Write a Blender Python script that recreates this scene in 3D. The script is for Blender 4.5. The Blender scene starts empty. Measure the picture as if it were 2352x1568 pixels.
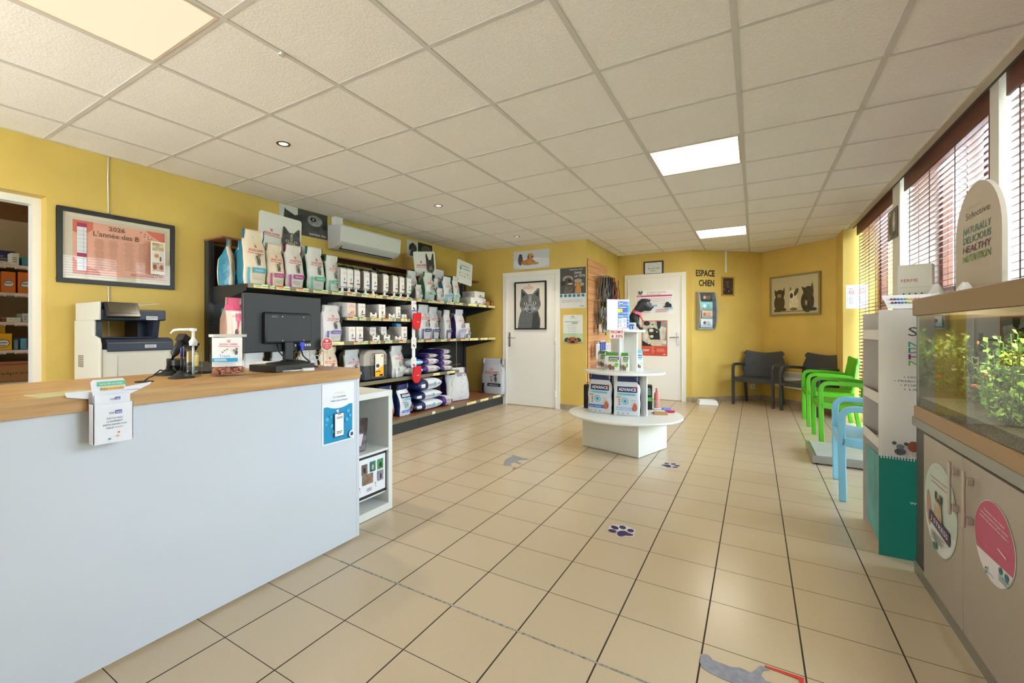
import bpy, bmesh, math, random
from mathutils import Vector, Matrix
random.seed(7)
PI = math.pi
C = bpy.context.scene.collection
S = bpy.context.scene
# ---------------------------------------------------------------- camera, world, exposure
YAW = .5573; FPX = 1025.14; CX = 1094.86; CY = 758.85; H = 1.15; CE = 2.448
cd = bpy.data.cameras.new('camera'); cam = bpy.data.objects.new('camera', cd); C.objects.link(cam)
cam.location = (0, 0, H); cam.rotation_euler = (PI/2, 0, YAW)
cd.sensor_width = 36; cd.lens = FPX/2352*36
cd.shift_x = (1176-CX)/2352; cd.shift_y = -(784-CY)/2352
cd.clip_start = .05; cd.clip_end = 200
S.camera = cam
S.view_settings.view_transform = 'Standard'; S.view_settings.look = 'None'
S.view_settings.gamma = 1; S.view_settings.use_curve_mapping = False
S.view_settings.exposure = 0.95
W = bpy.data.worlds.new('sky'); S.world = W; W.use_nodes = True
wn = W.node_tree.nodes; wl = W.node_tree.links; wn.clear()
wo = wn.new('ShaderNodeOutputWorld'); wb = wn.new('ShaderNodeBackground')
wc = wn.new('ShaderNodeTexCoord'); ws = wn.new('ShaderNodeSeparateXYZ'); wr = wn.new('ShaderNodeValToRGB')
wl.new(wc.outputs['Generated'], ws.inputs[0]); wl.new(ws.outputs['Z'], wr.inputs[0])
wr.color_ramp.elements[0].position = 0; wr.color_ramp.elements[0].color = (.95, .97, 1, 1)
wr.color_ramp.elements[1].position = .5; wr.color_ramp.elements[1].color = (.66, .82, 1, 1)
wl.new(wr.outputs[0], wb.inputs[0]); wb.inputs[1].default_value = 7.5
wl.new(wb.outputs[0], wo.inputs[0])
def portal(y0, y1, z0, z1, x=1.45):
    l = bpy.data.lights.new('window_portal', 'AREA'); l.shape = 'RECTANGLE'; l.size = y1-y0; l.size_y = z1-z0
    l.cycles.is_portal = True
    o = bpy.data.objects.new('window_portal', l); C.objects.link(o)
    o.location = (x, (y0+y1)/2, (z0+z1)/2); o.rotation_euler = (PI/2, 0, PI/2)
sl = bpy.data.lights.new('sun', 'SUN'); sl.energy = 26; sl.angle = .01; sl.color = (.97, .98, 1)  # added so the ground outside bounces light up to the ceiling
so = bpy.data.objects.new('sun', sl); C.objects.link(so); so.rotation_euler = (math.radians(18), math.radians(-38), 0)
for a in ((5.5, 7.33, .1, 2.75), (3.5, 5.22, .1, 2.75), (1.0, 3.3, .1, 2.75)): portal(*a)

l = bpy.data.lights.new('window_portal', 'AREA'); l.shape = 'RECTANGLE'; l.size = 1.8; l.size_y = 1.7; l.cycles.is_portal = True
o = bpy.data.objects.new('window_portal', l); C.objects.link(o); o.location = (-2.8, -1.72, 1.4); o.rotation_euler = (PI/2, 0, PI)  # serves the opening added in the unseen near wall
# ---------------------------------------------------------------- view geometry used to read positions off the photo
FW = (-math.sin(YAW), math.cos(YAW)); RT = (math.cos(YAW), math.sin(YAW))
def ray(px): s = (px-CX)/FPX; return (FW[0]+RT[0]*s, FW[1]+RT[1]*s)
def onZ(px, py, z): k = ray(px); d = FPX*(z-H)/(CY-py); return k[0]*d, k[1]*d
def onX(px, py, x): k = ray(px); d = x/k[0]; return k[1]*d, H+(CY-py)/FPX*d
def onY(px, py, y): k = ray(px); d = y/k[1]; return k[0]*d, H+(CY-py)/FPX*d
def atd(px, py, d): k = ray(px); return k[0]*d, k[1]*d, H+(CY-py)/FPX*d

# ---------------------------------------------------------------- materials
MATS = {}
def lin(c):
    if isinstance(c, str):
        c = c.lstrip('#'); c = tuple(int(c[i:i+2], 16)/255 for i in (0, 2, 4))
        return tuple(x/12.92 if x <= .04045 else ((x+.055)/1.055)**2.4 for x in c)
    return tuple(c)
def mat(c, r=.5, m=0., kind='', spec=.5, var=0., sc=20., st=(1, 1, 1), bump=0., coat=0.):
    key = (c, r, m, kind, spec, var, sc, st, bump, coat)
    if key in MATS: return MATS[key]
    M = bpy.data.materials.new('mat_%d' % len(MATS)); M.use_nodes = True
    N = M.node_tree.nodes; L = M.node_tree.links
    b = N['Principled BSDF']; col = lin(c)
    b.inputs['Base Color'].default_value = (*col, 1); b.inputs['Roughness'].default_value = r
    b.inputs['Metallic'].default_value = m; b.inputs['Specular IOR Level'].default_value = spec
    if coat: b.inputs['Coat Weight'].default_value = coat; b.inputs['Coat Roughness'].default_value = .15
    if kind == 'emit':
        b.inputs['Base Color'].default_value = (*[x*.15 for x in col], 1)
        b.inputs['Emission Color'].default_value = (*col, 1); b.inputs['Emission Strength'].default_value = var
    elif kind == 'glass':
        N.remove(b); o = N['Material Output']
        mx = N.new('ShaderNodeMixShader'); t = N.new('ShaderNodeBsdfTransparent'); g = N.new('ShaderNodeBsdfGlossy')
        f = N.new('ShaderNodeFresnel'); f.inputs[0].default_value = 1.45
        t.inputs[0].default_value = (*col, 1); g.inputs['Roughness'].default_value = r
        ge = N.new('ShaderNodeNewGeometry'); sb = N.new('ShaderNodeMath'); sb.operation = 'SUBTRACT'; sb.inputs[0].default_value = 1
        mu = N.new('ShaderNodeMath'); mu.operation = 'MULTIPLY'; L.new(ge.outputs['Backfacing'], sb.inputs[1]); L.new(sb.outputs[0], mu.inputs[0]); L.new(f.outputs[0], mu.inputs[1])
        L.new(mu.outputs[0], mx.inputs[0]); L.new(t.outputs[0], mx.inputs[1]); L.new(g.outputs[0], mx.inputs[2])
        L.new(mx.outputs[0], o.inputs[0])
    elif var or bump:
        tc = N.new('ShaderNodeTexCoord'); mp = N.new('ShaderNodeMapping'); nz = N.new('ShaderNodeTexNoise')
        mp.inputs['Scale'].default_value = st; nz.inputs['Scale'].default_value = sc; nz.inputs['Detail'].default_value = 5
        L.new(tc.outputs['Object'], mp.inputs[0]); L.new(mp.outputs[0], nz.inputs[0])
        if var:
            rp = N.new('ShaderNodeValToRGB'); e = rp.color_ramp.elements
            e[0].position = .35; e[1].position = .65
            e[0].color = (*[max(0, x*(1-var)) for x in col], 1); e[1].color = (*[min(1, x*(1+var)+var*.02) for x in col], 1)
            L.new(nz.outputs[0], rp.inputs[0]); L.new(rp.outputs[0], b.inputs['Base Color'])
        if bump:
            bp = N.new('ShaderNodeBump'); bp.inputs['Strength'].default_value = bump; bp.inputs['Distance'].default_value = .01
            L.new(nz.outputs[0], bp.inputs['Height']); L.new(bp.outputs[0], b.inputs['Normal'])
    MATS[key] = M
    return M
def node_mat(name): 
    M = bpy.data.materials.new(name); M.use_nodes = True
    return M, M.node_tree.nodes, M.node_tree.links, M.node_tree.nodes['Principled BSDF']
def math_node(N, L, op, a, b=None):
    n = N.new('ShaderNodeMath'); n.operation = op
    for i, v in enumerate((a, b)):
        if v is None: continue
        if isinstance(v, (int, float)): n.inputs[i].default_value = v
        else: L.new(v, n.inputs[i])
    return n.outputs[0]
def mix_col(N, L, f, a, b):
    n = N.new('ShaderNodeMix'); n.data_type = 'RGBA'
    if isinstance(f, (int, float)): n.inputs[0].default_value = f
    else: L.new(f, n.inputs[0])
    for i, v in ((6, a), (7, b)):
        if isinstance(v, tuple): n.inputs[i].default_value = (*v, 1)
        else: L.new(v, n.inputs[i])
    return n.outputs[2]
def wood(name, c1, c2, axis=1, sc=3., r=.45):
    M, N, L, b = node_mat(name)
    tc = N.new('ShaderNodeTexCoord'); mp = N.new('ShaderNodeMapping'); nz = N.new('ShaderNodeTexNoise')
    s = [sc*9]*3; s[axis] = sc*.5; mp.inputs['Scale'].default_value = s; nz.inputs['Scale'].default_value = 1.6; nz.inputs['Detail'].default_value = 8
    nz.inputs['Distortion'].default_value = .6
    L.new(tc.outputs['Object'], mp.inputs[0]); L.new(mp.outputs[0], nz.inputs[0])
    rp = N.new('ShaderNodeValToRGB'); rp.color_ramp.elements[0].position = .3; rp.color_ramp.elements[1].position = .7
    rp.color_ramp.elements[0].color = (*lin(c1), 1); rp.color_ramp.elements[1].color = (*lin(c2), 1)
    L.new(nz.outputs[0], rp.inputs[0]); L.new(rp.outputs[0], b.inputs['Base Color']); b.inputs['Roughness'].default_value = r
    return M
WHITE = mat('#e8e9e6', .45); BLACK = mat('#17171a', .45); STEEL = mat('#a9a9a8', .3, .9)

# ---------------------------------------------------------------- mesh building
class B:
    def __init__(s): s.v = []; s.f = []; s.m = []; s.mats = []; s.sm = []
    def mi(s, m):
        if m not in s.mats: s.mats.append(m)
        return s.mats.index(m)
    def add(s, vs, fs, m, smooth=False, T=None):
        k = len(s.v); i = s.mi(m)
        if T is not None: vs = [tuple(T @ Vector(v)) for v in vs]
        s.v += [tuple(v) for v in vs]
        for f in fs: s.f.append([k+j for j in f]); s.m.append(i); s.sm.append(smooth)
        return s
    def box(s, x0, x1, y0, y1, z0, z1, m, T=None):
        v = [(x, y, z) for z in (z0, z1) for y in (y0, y1) for x in (x0, x1)]
        return s.add(v, [(0, 2, 3, 1), (4, 5, 7, 6), (0, 1, 5, 4), (2, 6, 7, 3), (0, 4, 6, 2), (1, 3, 7, 5)], m, False, T)
    def rbox(s, x0, x1, y0, y1, z0, z1, r, m, n=3, T=None):   # rounded vertical edges
        p = []
        for cx, cy, a in ((x1-r, y1-r, 0), (x0+r, y1-r, 90), (x0+r, y0+r, 180), (x1-r, y0+r, 270)):
            for i in range(n+1): t = math.radians(a+90*i/n); p.append((cx+r*math.cos(t), cy+r*math.sin(t)))
        return s.prism(p, z0, z1, m, T=T)
    def prism(s, p, z0, z1, m, T=None, smooth=False):          # polygon in xy, ccw
        n = len(p); v = [(x, y, z0) for x, y in p]+[(x, y, z1) for x, y in p]
        f = [tuple(range(n-1, -1, -1)), tuple(range(n, 2*n))]
        s.add(v, f, m, False, T); k = len(s.v)-2*n; i = s.mi(m)
        for j in range(n): s.f.append([k+j, k+(j+1) % n, k+n+(j+1) % n, k+n+j]); s.m.append(i); s.sm.append(smooth)
        return s
    def xz(s, p, y0, y1, m, T=None):                            # polygon in xz (u,v), extruded in y
        R = Matrix(((1, 0, 0, 0), (0, 0, -1, 0), (0, 1, 0, 0), (0, 0, 0, 1)))
        return s.prism(p, -y1, -y0, m, (T @ R) if T is not None else R)
    def yz(s, p, x0, x1, m, T=None):                            # polygon in yz, extruded in x
        R = Matrix(((0, 0, 1, 0), (1, 0, 0, 0), (0, 1, 0, 0), (0, 0, 0, 1)))
        return s.prism(p, x0, x1, m, (T @ R) if T is not None else R)
    def lathe(s, prof, m, n=20, T=None, c=(0, 0)):              # prof: (r,z)
        v = []; k = len(prof)
        for r, z in prof:
            for i in range(n): a = 2*PI*i/n; v.append((c[0]+r*math.cos(a), c[1]+r*math.sin(a), z))
        f = [(j*n+i, j*n+(i+1) % n, (j+1)*n+(i+1) % n, (j+1)*n+i) for j in range(k-1) for i in range(n)]
        s.add(v, f, m, True, T)
        s.add(v[:n], [tuple(range(n-1, -1, -1))], m, False, T); s.add(v[-n:], [tuple(range(n))], m, False, T)
        return s
    def cyl(s, x, y, z0, z1, r, m, n=16, T=None): return s.lathe([(r, z0), (r, z1)], m, n, T, (x, y))
    def tube(s, pts, r, m, n=6, closed=False):
        P = [Vector(p) for p in pts]; k = len(P); v = []
        for i, p in enumerate(P):
            a = P[(i-1) % k] if (i or closed) else p; b = P[(i+1) % k] if (i < k-1 or closed) else p
            t = (b-a).normalized() if (b-a).length > 1e-9 else Vector((0, 0, 1))
            u = t.cross(Vector((0, 0, 1)) if abs(t.z) < .9 else Vector((1, 0, 0))).normalized(); w = t.cross(u)
            rr = r[i] if isinstance(r, (list, tuple)) else r
            for j in range(n): q = 2*PI*j/n; v.append(p+u*(rr*math.cos(q))+w*(rr*math.sin(q)))
        f = [(i*n+j, i*n+(j+1) % n, ((i+1) % k)*n+(j+1) % n, ((i+1) % k)*n+j) for i in range(k if closed else k-1) for j in range(n)]
        if not closed: f += [tuple(range(n-1, -1, -1)), tuple(range((k-1)*n, k*n))]
        return s.add(v, f, m, True)
    def strip(s, path, x0, x1, t, m):                           # ribbon in the yz plane of width x0..x1, thickness t
        v = []; k = len(path)
        for i, (y, z) in enumerate(path):
            a = path[max(0, i-1)]; b = path[min(k-1, i+1)]; dy, dz = b[0]-a[0], b[1]-a[1]; l = math.hypot(dy, dz) or 1
            ny, nz = -dz/l*t/2, dy/l*t/2
            v += [(x0, y+ny, z+nz), (x1, y+ny, z+nz), (x1, y-ny, z-nz), (x0, y-ny, z-nz)]
        f = [(4*i+j, 4*i+(j+1) % 4, 4*i+4+(j+1) % 4, 4*i+4+j) for i in range(k-1) for j in range(4)]+[(3, 2, 1, 0), tuple(range(4*k-4, 4*k))]
        return s.add(v, f, m, False)
    def ball(s, c, r, m, n=12, k=8, T=None):
        rx, ry, rz = (r, r, r) if isinstance(r, (int, float)) else r; v = []; 
        for j in range(k+1):
            a = PI*j/k
            for i in range(n): q = 2*PI*i/n; v.append((c[0]+rx*math.sin(a)*math.cos(q), c[1]+ry*math.sin(a)*math.sin(q), c[2]-rz*math.cos(a)))
        f = [(j*n+i, j*n+(i+1) % n, (j+1)*n+(i+1) % n, (j+1)*n+i) for j in range(k) for i in range(n)]
        return s.add(v, f, m, True, T)
    def mesh(s, name):
        me = bpy.data.meshes.new(name); me.from_pydata(s.v, [], s.f)
        for m in s.mats: me.materials.append(m)
        for p, i, q in zip(me.polygons, s.m, s.sm): p.material_index = i; p.use_smooth = q
        bm = bmesh.new(); bm.from_mesh(me); bmesh.ops.remove_doubles(bm, verts=bm.verts, dist=1e-6)
        bmesh.ops.recalc_face_normals(bm, faces=bm.faces); bm.to_mesh(me); bm.free(); me.update()
        return me
    def obj(s, name, parent=None, bevel=0, loc=None, rz=0, label=None):
        return link(name, s.mesh(name), parent, bevel, loc, rz, label)
def link(name, me, parent=None, bevel=0, loc=None, rz=0, label=None):
    o = bpy.data.objects.new(name, me); C.objects.link(o)
    if parent: o.parent = parent
    if loc: o.location = loc
    if rz: o.rotation_euler = (0, 0, rz)
    if bevel:
        b = o.modifiers.new('bevel', 'BEVEL'); b.width = bevel; b.segments = 2; b.limit_method = 'ANGLE'; b.angle_limit = .7
    if label: o['label'] = label
    return o
def tag(o, label, cat, group=None):
    o['label'] = label; o['category'] = cat
    if group: o['group'] = group
    return o
def thing(name, label, cat, loc=(0, 0, 0), rz=0, group=None):
    o = bpy.data.objects.new(name, None); C.objects.link(o); o.empty_display_size = .05
    o.location = loc; o.rotation_euler = (0, 0, rz)
    return tag(o, label, cat, group)
def struct(name, b, label=None):
    o = b.obj(name); o['kind'] = 'structure'
    if label: o['label'] = label
    return o
KINDS = {}
def stamp(kind, name, label, cat, loc, rz=0, sc=(1, 1, 1), group=None):   # a thing from shared part meshes
    r = thing(name, label, cat, loc, rz, group); r.scale = sc
    for part, me in KINDS[kind]: link(part, me, r)
    return r

# ---------------------------------------------------------------- printing: flat shapes and letters laid on a surface
TXT = {}
def text_mesh(t, bold=0):
    k_ = t; t = (t, bold)
    if t not in TXT:
        cu = bpy.data.curves.new('t', 'FONT'); cu.body = k_; cu.resolution_u = 2; cu.size = 1; cu.offset = bold
        o = bpy.data.objects.new('t', cu); C.objects.link(o); bpy.context.view_layer.update()
        me = o.evaluated_get(bpy.context.evaluated_depsgraph_get()).to_mesh()
        v = [(p.co.x, p.co.y) for p in me.vertices]; f = [tuple(p.vertices) for p in me.polygons]
        bpy.data.objects.remove(o); bpy.data.curves.remove(cu)
        TXT[t] = (v, f)
    return TXT[t]
class Art:
    def __init__(s, w, h): s.w = w; s.h = h; s.ops = []
    def poly(s, p, c, r=.5, **k):
        for ax, sg, lim in ((0, 1, 0), (0, -1, -1), (1, 1, 0), (1, -1, -1)):     # keep the print inside its sheet
            q = []
            for i in range(len(p)):
                a, b_ = p[i-1], p[i]; da, db = sg*a[ax]-lim, sg*b_[ax]-lim
                if (da < 0) != (db < 0): t = da/(da-db); q.append((a[0]+(b_[0]-a[0])*t, a[1]+(b_[1]-a[1])*t))
                if db >= 0: q.append(b_)
            p = q
        if len(p) < 3: return s
        s.ops.append((p, [tuple(range(len(p)))], mat(c, r, **k))); return s
    def rect(s, x0, y0, x1, y1, c, n=1, r=.5, **k):
        vs = [(x0+(x1-x0)*i/n, y0+(y1-y0)*j/n) for j in range(n+1) for i in range(n+1)]
        fs = [(j*(n+1)+i, j*(n+1)+i+1, (j+1)*(n+1)+i+1, (j+1)*(n+1)+i) for j in range(n) for i in range(n)]
        s.ops.append((vs, fs, mat(c, r, **k))); return s
    def ell(s, cx, cy, rx, ry, c, n=20, a0=0, a1=360, rot=0, r=.5, **k):   # rx,ry in fractions of w (isotropic)
        ry2 = ry*s.w/s.h; p = []; q = math.radians(rot)
        for i in range(n+(0 if a1-a0 == 360 else 1)):
            t = math.radians(a0+(a1-a0)*i/n); x = rx*math.cos(t); y = ry*math.sin(t)
            p.append((cx+x*math.cos(q)-y*math.sin(q), cy+(x*math.sin(q)+y*math.cos(q))*s.w/s.h))
        return s.poly(p, c, r, **k)
    def ring(s, cx, cy, r0, r1, c, n=24):
        k = s.w/s.h; v = []
        for i in range(n): t = 2*PI*i/n; v += [(cx+r0*math.cos(t), cy+r0*k*math.sin(t)), (cx+r1*math.cos(t), cy+r1*k*math.sin(t))]
        if min(min(p) for p in v) >= 0 and max(max(p) for p in v) <= 1: s.ops.append((v, [(2*i, 2*i+1, (2*i+3) % (2*n), (2*i+2) % (2*n)) for i in range(n)], mat(c, .5)))
        else:
            for i in range(n): s.poly([v[2*i], v[2*i+1], v[(2*i+3) % (2*n)], v[(2*i+2) % (2*n)]], c)
        return s
    def line(s, x0, y0, x1, y1, t, c):
        dx, dy = (x1-x0)*s.w, (y1-y0)*s.h; l = math.hypot(dx, dy) or 1; nx, ny = -dy/l*t/2, dx/l*t*s.w/s.h/2
        return s.poly([(x0-nx, y0-ny), (x1-nx, y1-ny), (x1+nx, y1+ny), (x0+nx, y0+ny)], c)
    def lines(s, x0, y0, x1, y1, n, c, f=.45, jag=.25):          # small print too fine to read
        vs = []; fs = []
        for i in range(n):
            a = y0+(y1-y0)*(i+.5)/n; t = abs(y1-y0)/n*f/2; e = x1-(x1-x0)*jag*random.random(); k = len(vs)
            vs += [(x0, a-t), (e, a-t), (e, a+t), (x0, a+t)]; fs.append((k, k+1, k+2, k+3))
        s.ops.append((vs, fs, mat(c, .5))); return s
    def text(s, t, cx, y, h, c, w=None, al='c', skew=0, rot=0, bold=0):
        v, f = text_mesh(t, bold)
        if not v: return s
        x0 = min(p[0] for p in v); x1 = max(p[0] for p in v); k = h/.72; kx = k*s.h/s.w
        if w: kx = w/(x1-x0)
        mid = {'c': (x0+x1)/2, 'l': x0, 'r': x1}[al]; q = math.radians(rot); out = []
        for a, b in v:
            X = (a-mid+b*skew)*kx; Y = b*k
            if rot: X, Y = X*math.cos(q)-Y*math.sin(q)*s.h/s.w, X*math.sin(q)*s.w/s.h+Y*math.cos(q)
            out.append((cx+X, y+Y))
        s.ops.append((out, f, mat(c, .5))); return s
    def mesh(s, name, fn=None, off=.0007):
        b = B(); fn = fn or (lambda u, v, o: ((u-.5)*s.w, -o, v*s.h))
        for i, (p, f, m) in enumerate(s.ops):
            k = len(b.v); mi = b.mi(m); o = off*(i+1)
            b.v += [fn(u, v, o) for u, v in p]
            for q in f: b.f.append([k+j for j in q]); b.m.append(mi); b.sm.append(False)
        me = bpy.data.meshes.new(name); me.from_pydata(b.v, [], b.f)
        for m in b.mats: me.materials.append(m)
        for p, i in zip(me.polygons, b.m): p.material_index = i
        me.update(); return me
    def obj(s, name, parent, y=0, fn=None, off=.0005, loc=None):
        return link(name, s.mesh(name, fn, off), parent, loc=loc or (0, y, 0))
RED = '#d0202c'
def crown(A, cx, cy, s, c=RED):
    k = A.w/A.h
    for i in range(5):
        a = math.radians(90+(i-2)*17); x, y = math.cos(a), math.sin(a)
        A.line(cx+x*s*.35, cy+(y*s*.35-s*.2)*k, cx+x*s*.75, cy+(y*s*.75-s*.2)*k, s*.09, c)
        A.ell(cx+x*s*.9, cy+(y*s*.9-s*.2)*k, s*.07, s*.07, c, 8)
    A.line(cx-s*.3, cy-s*.02*k, cx+s*.3, cy-s*.02*k, s*.12, c)
def royal(A, cx, y, w, c=RED, ul=True):
    crown(A, cx, y+w*.2*A.w/A.h, w*.22, c); A.text('ROYAL CANIN', cx, y, w*.12*A.w/A.h, c, w, bold=.015)
    if ul: A.line(cx-w*.6, y-w*.06*A.w/A.h, cx+w*.6, y-w*.1*A.w/A.h, w*.025, c)
def sitcat(A, cx, cy, s, c='#5a554e', c2='#8b8478'):
    k = A.w/A.h
    A.ell(cx, cy+s*.35*k, s*.24, s*.36, c, var=.5, sc=40); A.ell(cx+s*.05, cy+s*.86*k, s*.2, s*.17, c2, var=.6, sc=60)
    for q in (-1, 1): A.poly([(cx+s*(.05+q*.18), cy+s*.9*k), (cx+s*(.05+q*.16), cy+s*1.16*k), (cx+s*(.05+q*.02), cy+s*1.0*k)], c)
    A.ell(cx-s*.35, cy+s*.75*k, s*.12, s*.14, c); A.line(cx-s*.15, cy+s*.4*k, cx-s*.33, cy+s*.7*k, s*.1, c)
    for q in (-.1, .12): A.ell(cx+s*q, cy, s*.09, s*.06, c)
def dogs2(A, cx, cy, s, c='#4a4845', c2='#a8a298'):
    k = A.w/A.h
    for x, q, cc in ((-.3, .8, c2), (.28, 1.15, c)):
        A.ell(cx+s*x, cy+s*.3*k*q, s*.15*q, s*.3*q, cc, var=.5, sc=40); A.ell(cx+s*x-s*.05, cy+s*.72*k*q, s*.15*q, s*.13*q, cc)
        A.ell(cx+s*x-s*.2*q, cy+s*.68*k*q, s*.08*q, s*.06*q, c); A.poly([(cx+s*x, cy+s*.75*k*q), (cx+s*x+s*.1*q, cy+s*.98*k*q), (cx+s*x+s*.14*q, cy+s*.66*k*q)], c)
        A.ell(cx+s*x+s*.02, cy, s*.1*q, s*.05*q, c)
# ================================================================ the room
WALL = mat((.65, .455, .105), .55, var=.05, sc=2.5, bump=.06)
PAINTW = mat('#eae8e0', .4)
def grid_mask(N, L, val, off, step, half):
    a = math_node(N, L, 'SUBTRACT', val, off); a = math_node(N, L, 'DIVIDE', a, step); a = math_node(N, L, 'FRACT', a)
    a = math_node(N, L, 'SUBTRACT', a, .5); a = math_node(N, L, 'ABSOLUTE', a)
    return math_node(N, L, 'GREATER_THAN', a, .5-half/step)
def floor_mat():
    M, N, L, b = node_mat('floor_tiles')
    tc = N.new('ShaderNodeTexCoord'); sx = N.new('ShaderNodeSeparateXYZ'); L.new(tc.outputs['Object'], sx.inputs[0])
    gx = grid_mask(N, L, sx.outputs[0], -1.6856, .3049, .0028); gy = grid_mask(N, L, sx.outputs[1], 1.8356, .3049, .0016)
    g = math_node(N, L, 'MAXIMUM', gx, gy)
    n = N.new('ShaderNodeTexNoise'); n.inputs['Scale'].default_value = 160; n.inputs['Detail'].default_value = 3; L.new(tc.outputs['Object'], n.inputs[0])
    n2 = N.new('ShaderNodeTexNoise'); n2.inputs['Scale'].default_value = 1.3; L.new(tc.outputs['Object'], n2.inputs[0])
    wn_ = N.new('ShaderNodeTexWhiteNoise'); wn_.noise_dimensions = '2D'
    fx = math_node(N, L, 'FLOOR', math_node(N, L, 'DIVIDE', math_node(N, L, 'ADD', sx.outputs[0], 1.6856), .3049))
    fy = math_node(N, L, 'FLOOR', math_node(N, L, 'DIVIDE', math_node(N, L, 'SUBTRACT', sx.outputs[1], 1.8356), .3049))
    cb = N.new('ShaderNodeCombineXYZ'); L.new(fx, cb.inputs[0]); L.new(fy, cb.inputs[1]); L.new(cb.outputs[0], wn_.inputs[0])
    c = mix_col(N, L, n.outputs[0], (.53, .425, .29), (.62, .505, .36)); c = mix_col(N, L, math_node(N, L, 'MULTIPLY', wn_.outputs[0], .22), c, (.66, .54, .40))
    c = mix_col(N, L, g, c, (.035, .025, .018)); L.new(c, b.inputs['Base Color'])
    r = math_node(N, L, 'ADD', math_node(N, L, 'MULTIPLY', g, .5), .24); L.new(r, b.inputs['Roughness']); b.inputs['Specular IOR Level'].default_value = .38
    bp = N.new('ShaderNodeBump'); bp.inputs['Strength'].default_value = .25; bp.inputs['Distance'].default_value = .003
    L.new(math_node(N, L, 'SUBTRACT', 1, g), bp.inputs['Height']); L.new(bp.outputs[0], b.inputs['Normal'])
    return M
fl = B(); fl.box(-5.9, 1.5, -1.7, 9.0, -.06, 0, floor_mat())
fl.box(-1.75, 1.05, 1.527, 1.535, 0, .0012, mat('#8f8d86', .4, var=.5, sc=60))
struct('floor', fl)
cl = B(); tile = mat((.87, .83, .77), .9, var=.03, sc=90, bump=.25); bar = mat((.62, .59, .54), .6)
cl.box(-5.9, 1.05, -1.7, 9.0, CE, CE+.03, tile)
def yend(x):
    if x < -2.03: return 6.2
    if x < -.856: return 7.93
    return 7.93+(x+.856)*.92 if x < .1 else 8.82-(x-.1)*1.035
for c in range(9):
    x = -3.674+.6*c
    if x < 1: cl.box(x-.012, x+.012, -1.6, yend(x), CE-.004, CE, bar)
for r in range(-4, 13):
    y = 1.016+.6*r; x0 = -4.09 if y < 6.2 else -2.03; x1 = 1.0
    if y > 7.35: x1 = .96
    if y > 7.93: x0 = -.856+(y-7.94)/.92; x1 = .1+(8.82-y)/1.035
    cl.box(x0, x1, y-.011, y+.011, CE-.0035, CE, bar)
for x0, x1, z0 in ((1.0, 1.018, .012), (1.018, 1.05, .006)): cl.box(x0, x1, -1.6, 7.35, CE-z0, CE, mat('#cdbfa8', .5))
for a, b_ in (((-4.09, -1.6), (-4.09, 6.2)), ((-4.09, 6.2), (-2.03, 6.2)), ((-2.03, 6.2), (-2.03, 7.93)), ((-2.03, 7.93), (-.856, 7.93)), ((-.856, 7.93), (.1, 8.82)), ((.1, 8.82), (.96, 7.93))):
    dx, dy = b_[0]-a[0], b_[1]-a[1]; l = math.hypot(dx, dy)
    T = Matrix.Translation((a[0], a[1], 0)) @ Matrix.Rotation(math.atan2(dy, dx), 4, 'Z')
    cl.box(0, l, -.018, 0, CE-.003, CE, mat('#cfc8b6', .5), T)
struct('ceiling', cl)
def wall(name, a, b_, z0=0, z1=CE, t=.1, m=WALL):     # inner face runs a->b, room on the right-hand side of a->b
    dx, dy = b_[0]-a[0], b_[1]-a[1]; l = math.hypot(dx, dy)
    T = Matrix.Translation((a[0], a[1], 0)) @ Matrix.Rotation(math.atan2(dy, dx), 4, 'Z')
    w = B(); w.box(0, l, 0, t, z0, z1, m, T); return w, T, l
w = B()
w.box(-4.29, -4.09, 1.03, 6.3, 0, CE, WALL); w.box(-4.29, -4.09, .12, 1.03, 2.062, CE, WALL); w.box(-4.29, -4.09, -1.7, .12, 0, CE, WALL)
struct('wall_left', w)
struct('wall_back_left', wall('', (-4.09, 6.2), (-2.03, 6.2))[0])
struct('wall_middle', wall('', (-2.03, 6.3), (-2.03, 7.93))[0])
struct('wall_back', wall('', (-2.13, 7.93), (-.856, 7.93))[0])
struct('wall_back_right', wall('', (-.856, 7.93), (.1, 8.82))[0])
struct('wall_corner', wall('', (.1, 8.82), (.96, 7.93))[0])
w = B(); w.box(.96, 1.06, 7.42, 7.93, 0, CE, WALL); w.box(.96, 1.45, 7.35, 7.42, 0, 2.85, WALL)
struct('wall_far_right', w)
PIL = mat('#ddd8cc', .6, bump=.05)
w = B()
for y0, y1 in ((5.24, 5.48), (3.385, 3.49), (-1.6, .95)): w.box(1.07, 1.45, y0, y1, 0, 2.85, PIL)
w.box(1.05, 1.55, -1.7, 7.42, 2.85, 2.9, PIL); w.box(1.05, 1.07, -1.7, 7.35, CE, 2.85, mat('#5a5046', .8))
for y0, y1 in ((5.48, 7.35), (3.49, 5.24), (.95, 3.385)): w.box(1.2, 1.45, y0, y1, 0, .08, PIL)
struct('wall_right', w)
w = B(); NW = mat('#e8dfc4', .6)
w.box(-4.29, -3.5, -1.7, -1.6, 0, CE, NW); w.box(-1.9, 1.45, -1.7, -1.6, 0, CE, NW); w.box(-3.5, -1.9, -1.7, -1.6, 0, .75, NW); w.box(-3.5, -1.9, -1.7, -1.6, 2.1, CE, NW)  # unseen wall; its opening is added to let daylight in from behind
struct('wall_near', w)
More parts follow.
